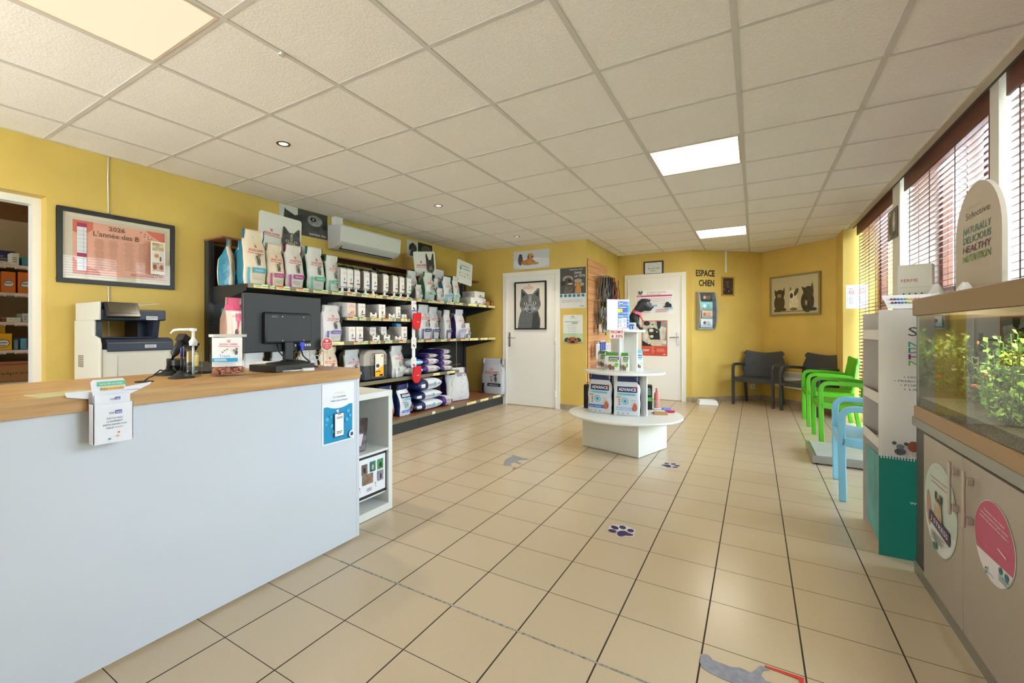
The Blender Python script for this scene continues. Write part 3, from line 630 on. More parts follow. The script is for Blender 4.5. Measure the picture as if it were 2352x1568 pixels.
# printer
t = thing('printer_cabinet', 'low white cabinet standing against the left wall directly under the printer', 'cabinet', (-3.83, 1.38, 0), PI/2)
b = B(); b.box(-.25, .25, -.22, .24, 0, .72, WHITE); b.obj('cabinet_body', t); b = B(); b.box(-.24, .24, -.235, -.22, .03, .7, mat('#d8d8d4', .4)); b.obj('door', t)
t = thing('printer', 'white and navy multifunction printer with a tilted touch panel', 'printer', (-3.83, 1.379, .72), PI/2)
PW = mat('#cfcdc0', .45); NV = mat('#232c40', .4); PS = mat('#c5b698', .5)
b = B(); b.yz([(-.22, 0), (.22, 0), (.22, .5), (-.12, .5), (-.12, .4), (-.2, .38), (-.22, .34)], -.216, -.2, PW); b.yz([(-.22, 0), (.22, 0), (.22, .38), (-.12, .38), (-.2, .36), (-.22, .33)], .2, .216, PW)
b.box(-.2, .2, -.215, .22, 0, .305, PW); b.box(-.2, .2, -.12, .22, .305, .36, PW); b.obj('body', t, .006)
b = B(); b.yz([(-.228, .29), (-.12, .29), (-.12, .375), (-.15, .38), (-.205, .37), (-.228, .345)], -.175, .218, NV); b.obj('front_band', t, .006)
b = B(); b.box(-.165, .12, -.12, .1, .376, .384, NV); b.box(-.2, -.165, -.11, .22, .36, .5, NV); b.box(.08, .14, .0, .22, .38, .5, NV); b.yz([(-.1, .38), (.02, .37), (.02, .5), (-.13, .5)], .13, .17, NV); b.obj('output_bay', t)
b = B(); b.box(-.2, .18, -.2, .21, .5, .575, NV); b.box(-.2, .0, -.18, .2, .575, .62, NV); b.obj('scanner_unit', t, .01)
b = B(); b.box(-.212, -.2, -.2, .21, .5, .62, PW); b.obj('scanner_side', t, .003)
T = Matrix.Translation((-.09, -.215, .567)) @ Matrix.Rotation(-.5, 4, 'X')
b = B(); b.box(-.095, .095, -.012, .01, -.055, .055, mat('#201d18', .25), T); b.obj('touch_panel', t, .003); b = B(); b.box(-.08, .075, -.014, -.012, -.03, .045, mat('#4c4634', .15), T); b.obj('screen', t)
b = B(); b.add([(.0, -.15, .6), (.17, -.12, .625), (.17, .16, .63), (.0, .18, .62), (.0, -.15, .604), (.17, -.12, .629), (.17, .16, .634), (.0, .18, .624)], [(0, 1, 2, 3), (7, 6, 5, 4), (0, 4, 5, 1), (2, 6, 7, 3), (1, 5, 6, 2), (0, 3, 7, 4)], PW); b.obj('paper_tray', t)
b = B(); b.rbox(.035, .105, -.2325, -.228, .31, .332, .002, mat('#b9bcc0', .3)); b.obj('badge_plate', t); A = Art(.07, .022); A.text('XEROX', .45, .25, .5, '#3a4052', .7); A.obj('badge_print', t, -.233, loc=(.07, -.233, .31))
A = Art(.13, .1); A.rect(0, 0, 1, .62, '#c9ccd0'); A.text('SMS', .7, .2, .3, '#3c3f4a'); A.lines(.05, .1, .45, .5, 2, '#8a8f9a'); A.obj('sticker', t, -.2005, loc=(.09, -.2005, .505)).scale = (.55, 1, .42)
b = B(); b.box(-.115, .17, -.2225, -.22, .06, .26, mat('#c7c6bb', .45)); b.obj('tray_door', t, .002)
b = B(); 
for i in range(8):
    for j in range(7): b.box(-.2175, -.216, .05+.012*i, .058+.012*i, .18+.012*j, .188+.012*j, mat('#8b7f68', .6))
b.obj('vent', t)
# ================================================================ left wall: frames, air conditioner, posters
def framed(name, label, cat, x, y, z, rz, w, h, fw, fc, bg, draw, depth=.02, gl=True, tilt=0):
    t = thing(name, label, cat, (x, y, z), rz)
    if tilt: t.rotation_euler = (0, tilt, rz)
    b = B(); m = mat(fc, .4)
    for a in ((-w/2, w/2, 0, fw), (-w/2, w/2, h-fw, h), (-w/2, -w/2+fw, fw, h-fw), (w/2-fw, w/2, fw, h-fw)): b.box(a[0], a[1], -depth, -.001, a[2], a[3], m)
    b.obj('frame', t, .002)
    b = B(); b.box(-w/2+fw, w/2-fw, -depth*.45, -.001, fw, h-fw, mat(bg, .7)); b.obj('backing', t)
    A = Art(w-2*fw, h-2*fw); draw(A); A.obj('picture', t, loc=(0, -depth*.45, fw))
    if gl: b = B(); b.box(-w/2+fw, w/2-fw, -depth*.85, -depth*.8, fw, h-fw, mat((1, 1, 1), .02, kind='glass')); b.obj('glass', t)
    return t
def d_names(A):
    A.rect(.03, .05, .97, .95, '#c9c0ae'); A.rect(.08, .08, .94, .9, '#e0a58c'); 
    A.poly([(.08, .9), (.08, .72), (.16, .68), (.2, .72), (.25, .78), (.25, .9)], '#cf6a52'); A.poly([(.08, .08), (.08, .35), (.13, .22), (.22, .2), (.3, .15), (.32, .08)], '#cf6a52'); A.poly([(.94, .9), (.94, .62), (.89, .75), (.8, .82), (.74, .9)], '#cf6a52')
    A.rect(.115, .13, .195, .8, '#dfe1e4'); A.rect(.115, .8, .195, .86, '#a8285c'); A.rect(.115, .34, .195, .4, '#a8285c')
    for i in range(11): A.line(.115, .13+.0609*i, .195, .13+.0609*i, .002, '#8f6070')
    A.line(.167, .13, .167, .8, .002, '#8f6070')
    A.text('2026', .46, .80, .07, '#4a3427', .15); A.text("L'année des B", .46, .69, .08, '#4a3427', .42)
    for x, n in ((.3, 24), (.42, 24), (.56, 23), (.68, 23)):
        for i in range(n): q = .028+.02*random.random(); A.line(x-q, .64-.0205*i, x+q, .638-.0205*i, .003, '#8a5d50')
    A.rect(.76, .17, .91, .72, '#ece6da'); A.rect(.775, .56, .895, .7, '#c9b48c', var=.4, sc=30); A.rect(.775, .38, .895, .55, '#d9d4cc'); A.ell(.82, .48, .025, .025, '#c08848'); A.ell(.86, .43, .01, .03, '#6a4a3a'); A.rect(.775, .22, .895, .37, '#c7a894', var=.3, sc=30); A.ell(.8, .29, .02, .03, '#8a4a30'); A.ell(.87, .29, .02, .03, '#9a5a40')
    for x, y in ((.66, .83), (.7, .81), (.695, .77), (.73, .78), (.735, .74), (.765, .75)): A.ell(x, y, .008, .008, '#7d5447', 8)
    A.text('DHP', .83, .1, .055, '#1d6f8a'); A.lines(.56, .1, .8, .14, 2, '#8a5d50')
framed('year_names_frame', 'wide black frame holding a pink list of names for 2026', 'picture', -4.09, 1.445, 1.485, PI/2, .735, .53, .032, '#141416', '#d9cdb4', d_names)
t = thing('wall_cable', 'thin white cable running down the wall behind the pink framed list', 'cable', (-4.088, 1.37, 0), PI/2)
b = B(); b.tube([(0, -.004, 2.44), (-.004, -.004, 2.3), (0, -.004, 2.02)], .004, PAINTW, 6); b.tube([(.0, -.004, 1.48), (.004, -.004, .8)], .004, PAINTW, 6); b.obj('cord', t)
t = thing('air_conditioner', 'white wall air conditioner above the shelving', 'air conditioner', (-4.09, 3.874, 2.07), PI/2)
AC = mat('#d9dbdb', .35); b = B(); b.yz([(0, .0), (-.1, -.005), (-.17, .03), (-.21, .07), (-.225, .24), (-.2, .262), (0, .27)], -.492, .492, AC); b.obj('casing', t, .008)
b = B(); b.yz([(-.09, -.008), (-.175, .026), (-.178, .03), (-.09, .0)], -.43, .43, mat('#17181a', .5)); b.obj('outlet', t); b = B(); b.yz([(-.15, .004), (-.205, .05), (-.207, .053), (-.155, .01)], -.43, .43, AC); b.obj('flap', t)
A = Art(.04, .012); A.lines(.1, .2, .9, .8, 1, '#8a8d92'); A.obj('logo', t, -.2235, loc=(.08, -.2235, .1))
t = thing('pipe_trunking', 'white pipe trunking box left of the air conditioner', 'trunking', (-4.09, 3.49, 2.1), PI/2)
b = B(); b.box(-.055, .055, -.07, 0, 0, .345, WHITE); b.obj('cover', t, .006); b = B(); b.box(.02, .14, -.06, 0, -.02, .05, WHITE); b.obj('elbow', t, .01)
def catface(A, cx, cy, s, c='#55585c', c2='#8c9094', fur=True, eye='#c9c9b8'):
    k = A.w/A.h; F = dict(var=.55, sc=70, st=(1, 1, 3))
    for q in (-1, 1): A.poly([(cx+q*s*.46, cy+s*.1*k), (cx+q*s*.44, cy+s*.66*k), (cx+q*s*.36, cy+s*.68*k), (cx+q*s*.1, cy+s*.42*k)], c, **F); A.poly([(cx+q*s*.4, cy+s*.3*k), (cx+q*s*.4, cy+s*.58*k), (cx+q*s*.22, cy+s*.42*k)], '#2b2c2e')
    A.ell(cx, cy, s*.5, s*.44, c, 32, **F); A.ell(cx, cy-s*.18*k, s*.26, s*.2, c2, 24, **F); A.rect(cx-s*.07, cy+s*.05*k, cx+s*.07, cy+s*.4*k, c2, **F)
    for q in (-1, 1):
        A.ell(cx+q*s*.22, cy+s*.03*k, s*.1, s*.085, '#17181a', 18); A.ell(cx+q*s*.22, cy+s*.03*k, s*.08, s*.07, eye, 16); A.ell(cx+q*s*.22, cy+s*.03*k, s*.035, s*.06, '#0b0b0c', 12)
        for i in range(4): A.line(cx+q*s*.12, cy-s*.2*k, cx+q*s*.62, cy-s*(.1+.1*i)*k, s*.008, '#cfd2d4')
    A.poly([(cx-s*.06, cy-s*.1*k), (cx+s*.06, cy-s*.1*k), (cx, cy-s*.18*k)], '#1d1d1e'); A.line(cx, cy-s*.17*k, cx, cy-s*.27*k, s*.02, '#1d1d1e'); A.ell(cx, cy-s*.31*k, s*.08, s*.03, '#2a2b2c', 12)
def dogface(A, cx, cy, s, c='#3a3632', c2='#6d655c', ears='up'):
    k = A.w/A.h; F = dict(var=.5, sc=60)
    for q in (-1, 1):
        if ears == 'up': A.poly([(cx+q*s*.4, cy+s*.1*k), (cx+q*s*.42, cy+s*.85*k), (cx+q*s*.34, cy+s*.88*k), (cx+q*s*.08, cy+s*.35*k)], c, **F)
        else: A.ell(cx+q*s*.45, cy-s*.05*k, s*.15, s*.33, c, 18, rot=q*15, **F)
    A.ell(cx, cy, s*.42, s*.45, c, 28, **F); A.ell(cx, cy-s*.22*k, s*.2, s*.28, c2, 24, **F); A.ell(cx, cy-s*.3*k, s*.09, s*.06, '#0e0e0f', 14); A.ell(cx, cy-s*.42*k, s*.12, s*.035, '#191616', 12)
    for q in (-1, 1): A.ell(cx+q*s*.19, cy+s*.08*k, s*.055, s*.05, '#0c0c0d', 12); A.ell(cx+q*s*.18, cy+s*.1*k, s*.015, s*.015, '#ffffff', 6)
def wallposter(name, label, x, y, z, rz, w, h, bg, draw, r=.4):
    t = flat(name, label, 'poster', x, y, z, rz, w, h, bg, .0015, r=r); A = Art(w, h); draw(A); A.obj('printed_artwork', t); return t
def d_nutri(A):
    A.rect(0, 0, .48, 1, '#c9c9c7'); A.rect(.36, 0, 1, 1, '#3f3f40', var=.4, sc=8); A.poly([(.08, .5), (.12, .85), (.3, .7), (.45, .8), (.48, .2), (.2, .25)], '#262627', var=.4, sc=30); A.poly([(.08, .55), (.1, .9), (.2, .7)], '#3a3a3b')
    A.ell(.72, .66, .16, .1, '#8a8a8a', var=.3, sc=20); A.ell(.68, .7, .07, .04, '#111112'); A.ell(.68, .7, .015, .015, '#dddddd', 8); A.ell(.93, .48, .05, .05, '#1c1c1d'); A.rect(.56, 0, 1, .25, '#4a4b4d'); A.text('nutrition chat', .78, .08, .1, '#f0f0f0', .36)
wallposter('nutrition_cat_poster', 'black and white cat poster reading nutrition chat, high on the left wall', -4.09, 3.08, 2.165, PI/2, .6, .275, '#bdbdbb', d_nutri)
def d_dogs(A):
    A.rect(0, 0, .42, 1, '#cfcfcd'); A.rect(.42, 0, 1, 1, '#1c1c1d', var=.4, sc=8); dogface(A, .22, .62, .24, '#2b2a29', '#4a4846', 'd'); A.poly([(.1, .1), (.34, .1), (.32, .5), (.14, .5)], '#3a3938', var=.4, sc=30); A.ell(.75, .6, .2, .12, '#4a4a4a', var=.3, sc=20)
wallposter('dog_photo_poster', 'black and white dog poster high on the left wall, right of the air conditioner', -4.09, 5.02, 2.175, PI/2, .57, .24, '#bdbdbb', d_dogs)
# ================================================================ doors and back walls: frames and posters
def d_cat(A):
    A.rect(0, 0, 1, 1, '#d4cfc4'); F = dict(var=.55, sc=70)
    A.poly([(.07, 0), (.1, .2), (.2, .42), (.75, .42), (.85, .2), (.84, 0)], '#5d6165', **F); A.poly([(.55, 0), (.6, .36), (.75, .38), (.84, .1), (.8, 0)], '#34373a', **F); catface(A, .5, .53, .72, '#595d61', '#83878b'); royal(A, .47, .89, .3)
framed('grey_cat_picture', 'black framed picture of a grey cat hanging on the left door', 'picture', -2.893, 6.186, 1.165, 0, .525, .73, .022, '#101012', '#d4cfc4', d_cat, gl=False)
def d_pets(A):
    A.rect(0, 0, 1, 1, '#c3c8ce'); A.ell(.5, .3, .62, .14, '#d5d9dd'); A.ring(.5, .36, .6, .59, '#8b949c'); A.ell(.2, .5, .07, .13, '#4d4a47', var=.4, sc=40); A.ell(.2, .74, .05, .045, '#3d3a38'); 
    A.ell(.42, .36, .2, .075, '#b57b3f', var=.3, sc=40); A.ell(.47, .52, .08, .12, '#b9824a', var=.3, sc=40); A.ell(.49, .68, .085, .08, '#c08a52', var=.3, sc=40); A.ell(.43, .64, .03, .06, '#8f5c2c'); A.ell(.54, .64, .02, .015, '#2a1c12'); A.ell(.6, .28, .12, .03, '#c08a52')
wallposter('puppy_kitten_poster', 'pale poster of a puppy and kitten above the left door', -2.888, 6.198, 2.09, 0, .595, .28, '#c3c8ce', d_pets)
def d_tete(A):
    A.rect(0, .36, 1, 1, '#4a4747', 3); A.ell(.33, .72, .2, .13, '#9b9389', var=.4, sc=30); A.ell(.34, .64, .16, .18, '#4d4238', var=.5, sc=30); A.ell(.4, .68, .06, .05, '#17130f'); A.ell(.42, .6, .1, .025, '#d8cfc4'); A.ell(.14, .62, .09, .09, '#2c2825'); A.poly([(.15, .37), (.22, .55), (.5, .53), (.56, .37)], '#5f5649', var=.5, sc=30)
    A.ell(.72, .58, .14, .13, '#c0843c', var=.3, sc=30); A.ell(.72, .67, .15, .07, '#a39b90'); A.ell(.87, .58, .07, .06, '#a39b90'); A.poly([(.6, .37), (.62, .5), (.82, .5), (.84, .37)], '#c78a34'); 
    for x in (.67, .77): A.ell(x, .6, .02, .012, '#2a1c12', 8)
    A.text("PARFOIS C'EST", .65, .93, .03, '#e8e6e2', .5); A.text("DANS", .72, .84, .055, '#f0eeea', .26); A.text('LA TÊTE', .78, .76, .055, '#f0eeea', .38)
    for i in range(6): A.ell(.08+.165*i, .31, .055, .055, '#1c7d9c', 16)
    A.text('Vous avez signalé des vieillissement,', .5, .19, .02, '#5a6470', .8); A.text('agissez avec votre vétérinaire !', .5, .15, .02, '#5a6470', .76); A.text('tvm', .87, .03, .05, '#245a8c')
wallposter('dog_cat_hats_poster', 'dark poster of a dog and a ginger cat reading dans la tête', -2.235, 6.198, 1.473, 0, .398, .585, '#d9d9d6', d_tete)
def d_paw(A):
    A.rect(0, 0, 1, .35, '#b9cfa2', 2); A.rect(0, 0, 1, .12, '#a8c890', 2); A.rect(.42, .93, .58, .95, '#4a7a52'); A.lines(.34, .87, .66, .9, 1, '#8a9290'); A.lines(.1, .73, .9, .78, 2, '#9aa6a4'); A.rect(.45, .69, .75, .72, '#5a9a5e'); A.lines(.2, .62, .8, .64, 1, '#9aa6a4')
    for y in (.55, .49, .41, .33): A.ell(.3, y, .02, .02, '#6aa86a', 8); A.lines(.36, y-.012, .7, y+.012, 1, '#a0aaa8')
    for q in (-1, 1): A.ell(.5+q*.3, .12, .13, .1, '#4a2f22', rot=-q*25)
    A.ell(.5, .08, .28, .2, '#9c5a34', 26); A.rect(0, -.001, 1, .0, '#9c5a34'); A.ell(.5, .04, .12, .07, '#1f1814'); 
    for q in (-1, 1): A.ell(.5+q*.14, .13, .045, .045, '#231712', 12)
t = wallposter('green_dog_notice', 'white and green notice with a brown dog peeking up from its bottom edge', -2.2285, 6.198, .967, 0, .293, .41, '#dde0da', d_paw)
for x in (-.135, .135):
    for z in (.012, .398): b = B(); b.ball((x, -.002, z), .005, mat('#2a3a5a', .4), 8, 6); b.obj('pin', t)
def d_toil(A): A.rect(0, 0, 1, 1, '#d9dcd8'); A.text('TOILETTES', .5, .38, .13, '#4b4b4b', .7); A.ring(.5, .55, .3, .29, '#8a8d8a'); A.rect(.1, .1, .9, .36, '#d9dcd8'); A.lines(.3, .18, .7, .3, 2, '#8a8d8a'); A.text('TOILETTES', .5, .38, .13, '#4b4b4b', .7); A.ell(.46, .66, .012, .03, '#333333'); A.ell(.53, .66, .012, .03, '#333333')
framed('toilet_sign', 'small black framed sign reading toilettes above the right door', 'sign', -1.443, 7.929, 2.087, 0, .31, .225, .02, '#111112', '#d9dcd8', d_toil, gl=False)
def d_tab(A):
    A.text('LE TABLEAU DES ÂGES', .56, .88, .06, '#c83a6c', .5); A.lines(.3, .81, .8, .84, 1, '#4a4a55'); A.rect(.03, .73, .97, .79, '#c8356c'); A.rect(.04, .74, .15, .78, '#e88ab0')
    for i in range(4): 
        for j in range(17): A.rect(.05+.054*j, .64-.075*i, .085+.054*j, .67-.075*i, '#d9a8bc' if j < 17-3*i else '#dcdce2')
    A.rect(.02, .3, .6, .38, '#7fc0e0'); A.ell(.15, .88, .05, .05, '#7d7d86'); A.ell(.11, .93, .02, .03, '#4d4d55'); A.ell(.19, .93, .02, .03, '#4d4d55')
    A.ell(.86, .38, .06, .07, '#23252c'); A.poly([(.74, .26), (.8, .32), (.84, .42), (.96, .4), (.97, .26)], '#23252c'); A.rect(.8, .2, 1, .25, '#7fc0e0'); A.lines(.05, .05, .5, .2, 3, '#a9aab2'); A.lines(.55, .05, .95, .2, 3, '#c78aa0')
wallposter('age_table_poster', 'white and pink age chart poster at the top of the right door', -1.434, 7.916, 1.43, 0, .6, .395, '#f0f1f2', d_tab)
def d_exit(A):
    W_ = dict(var=.25, sc=12); K = dict(var=.5, sc=20)
    A.rect(.02, .28, .98, .98, '#c6c3b4', 3, **W_)
    A.poly([(.55, .98), (.98, .98), (.98, .28), (.8, .3), (.7, .5), (.62, .75)], '#8f8f84', **W_); A.poly([(.68, .85), (.95, .8), (.9, .45), (.74, .45)], '#c9c7ba', **W_)
    A.ell(.45, .86, .2, .16, '#c9c5b6', 24, **W_); A.ell(.2, .92, .13, .1, '#23231f', 20, **K); A.poly([(.6, .98), (.76, .98), (.74, .8), (.66, .74), (.6, .86)], '#2b2b27', **K)
    A.ell(.42, .89, .06, .025, '#3a3a34', 12); A.line(.28, .82, .36, .81, .014, '#4a4a42'); A.ell(.4, .9, .015, .015, '#d8d5c8', 8)
    A.poly([(.22, .77), (.32, .78), (.5, .8), (.68, .72), (.72, .46), (.34, .46), (.3, .6)], '#1d1d1a', **K); A.ell(.38, .72, .09, .07, '#d8d5c6', 16); A.ell(.4, .55, .07, .06, '#d8d5c6', 14); A.ell(.6, .68, .03, .03, '#e2dfd2', 10); A.ell(.36, .62, .1, .05, '#26261f', 14)
    A.ell(.14, .56, .1, .2, '#d2cfc0', 20, **W_); A.poly([(.02, .28), (.02, .44), (.2, .36), (.36, .33), (.4, .28)], '#161615')
    A.rect(.25, .33, .96, .44, '#dcd6c0'); A.text('LA PREMIÈRE', .58, .4, .026, '#b0443a', .4); A.text("C'EST D'ADOPTER !", .58, .35, .026, '#b0443a', .62)
    A.rect(.02, .02, .98, .27, '#cf4a30', 2); A.text('EXIT', .2, .13, .055, '#f6eae0', .24, bold=.03)
    for i in range(26): a = 2*PI*i/26; A.ell(.25+.22*math.cos(a), .15+.1*math.sin(a), .009, .009, '#f0cfc4', 6)
    for x, y in ((.42, .23), (.48, .24), (.45, .18), (.5, .14), (.46, .08), (.42, .14)): A.ell(x, y, .018, .014, '#f4e0d6', 8)
    A.lines(.6, .11, .95, .21, 4, '#ea9a88'); A.rect(.85, .04, .95, .06, '#f6eae0')
wallposter('adoption_poster', 'red and black and white poster in the middle of the right door', -1.4275, 7.916, .727, 0, .405, .59, '#cf4534', d_exit)
# wall right of door 2: local frame of the angled wall
aw = math.atan2(.88, .956); AX, AY = math.cos(aw), math.sin(aw)
def aw1(s, off=.002): return (-.856+AX*s+AY*off, 7.94+AY*s-AX*off)
def letters(txt, s0, s1, z, h, label):
    x, y = aw1((s0+s1)/2, .001); t = thing('wall_lettering', label, 'lettering', (x, y, z), aw)
    A = Art(s1-s0, h); v, f = text_mesh(txt, .03); 
    sx0 = min(p[0] for p in v); sx1 = max(p[0] for p in v); b = B(); kx = (s1-s0)/(sx1-sx0); kz = h/.72
    for p in f:
        q = [((v[i][0]-sx0)*kx-(s1-s0)/2, v[i][1]*kz) for i in p]
        n = len(q); b.add([(a, -.006, c) for a, c in q]+[(a, 0, c) for a, c in q], [tuple(range(n)), tuple(range(2*n-1, n-1, -1))]+[(j, (j+1) % n, n+(j+1) % n, n+j) for j in range(n)], BLACK)
    b.obj('letters', t)
letters('ESPACE', .06, .405, 2.03, .1, 'black letters reading ESPACE on the angled yellow wall')
letters('CHIEN', .115, .395, 1.872, .1, 'black letters reading CHIEN just under the word above')
x, y = aw1(.215); t = thing('leaflet_rack', 'curved grey wall rack with leaflets under the black letters', 'leaflet rack', (x, y, 1.17), aw)
GR = mat('#a9abaa', .35, .5); pr_ = [(0, 0), (-.06, 0), (-.1, .12), (-.12, .3), (-.1, .48), (-.06, .6), (0, .6)]
b = B(); b.yz(pr_, -.16, -.14, GR); b.yz(pr_, .14, .16, GR); b.box(-.14, .14, -.02, 0, 0, .6, mat('#b9c2cc', .3)); b.box(-.14, .14, -.06, 0, 0, .012, GR); b.box(-.14, .14, -.06, 0, .588, .6, GR); b.obj('rack_body', t, .003)
for i, (c, c2, lab) in enumerate((('#cfdfe6', '#7a4a3a', 'white and blue leaflet with a dog'), ('#d8b89c', '#a86a50', 'beige leaflet'), ('#8fd0d4', '#dfeeee', 'turquoise leaflet'), ('#4a443e', '#c9a27a', 'dark brown leaflet'))):
    z = .03+.135*i; b = B(); b.box(-.135, .135, -.085, -.082, z, z+.05, mat((.9, .93, .95), .05, kind='glass')); b.obj('pocket', t)
    b = B(); b.box(-.12+.02*(i % 2), .09, -.078, -.074, z+.003, z+.15, mat(c, .4)); o = b.obj('leaflet', t, label=lab); A = Art(.18, .14); A.ell(.3, .5, .15, .15, c2); A.lines(.5, .2, .9, .7, 4, '#7c8488'); A.obj('leaflet_print', t, loc=(-.015, -.0785, z+.005))
x, y = aw1(.643); 
def d_port(A): A.rect(0, 0, 1, 1, '#3a3222', 2, var=.2, sc=6); A.ell(.48, .62, .17, .2, '#5a3a2a', var=.5, sc=30); A.ell(.46, .76, .16, .09, '#4a5258'); A.poly([(.1, 0), (.2, .3), (.5, .42), (.85, .3), (.95, 0)], '#2a221c', var=.4, sc=30); A.ell(.15, .3, .1, .07, '#8a4a3a'); A.ell(.85, .3, .1, .07, '#7a4a34'); A.ell(.6, .2, .06, .05, '#b59a5a'); A.ell(.5, .45, .05, .04, '#8f7a66')
framed('small_dog_painting', 'small gilt framed dark portrait painting on the angled wall', 'painting', x, y, 1.715, aw, .235, .315, .022, '#b08a3c', '#3a3222', d_port, gl=False)
x, y = aw1(.61); t = thing('cable_trunking', 'short white cable trunking dropping from the ceiling above the small painting', 'trunking', (x, y, 2.1), aw); b = B(); b.box(-.012, .012, -.012, 0, 0, .345, WHITE); b.obj('cover', t)
x, y = aw1(1.115); t = thing('wall_socket', 'white wall socket beside the left grey chair', 'socket', (x, y, .18), aw); b = B(); b.box(-.042, .042, -.009, 0, 0, .085, WHITE); b.obj('cover_plate', t, .003); b = B(); b.lathe([(.02, 0), (.02, .003), (.016, .001)], mat('#c9c9c4', .4), 18, Matrix.Translation((0, -.009, .043)) @ Matrix.Rotation(PI/2, 4, 'X')); b.obj('socket_cup', t)
bw = math.atan2(-.89, .86); BX, BY = math.cos(bw), math.sin(bw)
def aw2(s, off=.002): return (.1+BX*s+BY*off, 8.82+BY*s-BX*off)
def d_bull(A):
    A.rect(0, 0, 1, 1, '#c6ba97'); c = '#3c3420'
    A.ell(.18, .3, .12, .17, c, 26, var=.5, sc=30); A.ell(.19, .53, .1, .1, c, 24, var=.5, sc=30); A.poly([(.08, .5), (.07, .68), (.15, .6)], c); A.poly([(.24, .58), (.3, .74), (.3, .52)], c); A.ell(.18, .5, .05, .04, '#8d8263'); A.ell(.12, .1, .06, .03, c); A.ell(.28, .12, .06, .03, c)
    A.ell(.5, .26, .1, .16, '#d9cfae', 26, var=.2, sc=30); A.ell(.49, .5, .09, .1, '#ded5b8', 24); A.ell(.45, .48, .035, .05, '#4a4230'); A.ell(.55, .57, .035, .08, '#5a5038', rot=-25); A.poly([(.41, .62), (.42, .74), (.46, .64)], '#7b7050'); A.ell(.5, .12, .08, .03, '#6b6043')
    A.ell(.78, .3, .13, .2, c, 26, var=.5, sc=30); A.ell(.8, .54, .1, .11, '#37301f', 24, var=.5, sc=30); A.poly([(.7, .56), (.66, .7), (.76, .64)], c); A.poly([(.84, .6), (.88, .8), (.9, .56)], c); A.ell(.76, .27, .025, .05, '#a39878'); A.ell(.9, .1, .07, .03, c); A.rect(.06, .055, .95, .07, '#5a5036')
x, y = aw2(.605); framed('three_bulldogs_picture', 'large gilt framed picture of three bulldogs above the chairs', 'picture', x, y, 1.385, bw, .85, .625, .025, '#8f8050', '#c6ba97', d_bull, depth=.03)
x, y = aw2(.6); t = thing('radiator', 'low white convector heater on the wall behind the right grey chair', 'radiator', (x, y, .26), bw)
b = B(); b.box(-.34, .34, -.045, -.01, 0, .25, WHITE); b.box(-.3, .3, -.01, 0, .05, .2, WHITE); b.obj('casing', t, .005)
for i in range(6): b = B(); b.box(-.3, .3, -.047, -.0445, .17+.012*i, .175+.012*i, mat('#8f8d84', .5)); b.obj('grille_slot', t)
def d_smoke(A):
    A.rect(.06, .12, .46, .9, '#cfd0da'); A.rect(.08, .13, .44, .89, '#f0f0f5'); A.rect(.54, .12, .94, .9, '#cfd0da'); A.rect(.56, .13, .92, .89, '#f0f0f5')
    for x in (.26, .74): A.ell(x, .68, .035, .02, '#555'+'555', rot=-30); A.ring(x, .68, .12, .095, '#c8323a'); A.line(x-.08, .72, x+.08, .64, .02, '#c8323a'); A.lines(x-.13, .2, x+.13, .5, 6, '#b4b6c0'); A.lines(x-.14, .8, x+.14, .86, 2, '#6c7080')
    A.text('No fumer', .6, .05, .025, '#44485a')
wallposter('no_smoking_notice', 'white notice with two red no smoking circles beside the far blind', 1.095, 7.348, 1.43, 0, .21, .3, '#f0f0f5', d_smoke)
t = thing('pet_bowl', 'low white square pet bowl on the floor by the right door', 'bowl', (-.63, 7.82, 0), .3)
b = B(); b.add([(-.14, -.09, 0), (.14, -.09, 0), (.14, .09, 0), (-.14, .09, 0), (-.12, -.075, .07), (.12, -.075, .07), (.12, .075, .07), (-.12, .075, .07), (-.1, -.055, .07), (.1, -.055, .07), (.1, .055, .07), (-.1, .055, .07), (-.09, -.045, .03), (.09, -.045, .03), (.09, .045, .03), (-.09, .045, .03)],
 [(0, 3, 2, 1), (0, 1, 5, 4), (1, 2, 6, 5), (2, 3, 7, 6), (3, 0, 4, 7), (4, 5, 9, 8), (5, 6, 10, 9), (6, 7, 11, 10), (7, 4, 8, 11), (8, 9, 13, 12), (9, 10, 14, 13), (10, 11, 15, 14), (11, 8, 12, 15), (12, 13, 14, 15)], WHITE); b.obj('bowl_body', t, .004)
# ================================================================ dark metal shelving along the left wall
DK = mat('#3a3c3d', .5, .3); DK2 = mat('#2c2d2f', .55); RAIL = mat('#7d755c', .45, .2)
BWD = wood('board_wood', '#7a4a2e', '#9a6644', 1, 2., .5)
shv = thing('gondola_shelving', 'long dark metal shop shelving along the left wall', 'shelving', (-4.09, 2.1, 0))
for i in range(5):
    y = -.02+1.0*i+(.02 if i else 0); b = B(); b.box(.0, .07, y-.025, y+.025, 0, 1.93, DK)
    for k in range(60): b.box(.0701, .0708, y-.006, y+.006, .15+k*.029, .165+k*.029, BLACK)
    b.obj('upright', shv)
for i in range(4):
    for z0, z1 in ((.17, .6), (.61, 1.04), (1.05, 1.9)): b = B(); b.box(.02, .035, .02+i+(-.01 if i == 0 else .01), .98+i, z0, z1, DK2); b.obj('back_panel', shv)
b = B(); b.box(0, .3, -.05, 4.06, 1.93, 1.945, BWD); b.obj('top_board', shv)
TK = {}
def ticket_mesh(k):
    if k in TK: return TK[k]
    c = {'r': '#c2413a', 'g': '#5a9a5e', 't': '#58a89c', 'o': '#dd8a3a', 'p': '', 'w': ''}[k]
    A = Art(.09, .03); A.rect(0, 0, 1, 1, '#ece29a' if k == 'p' else ('#e9efdf' if k == 'w' else '#eedc9a'))
    if c: A.rect(.02, .62, .55, .98, c); A.rect(.58, .3, .98, .6, '#5fa8a4')
    A.lines(.1, .15, .6, .5, 1, '#8a7f5a'); TK[k] = A.mesh('price_ticket'); return TK[k]
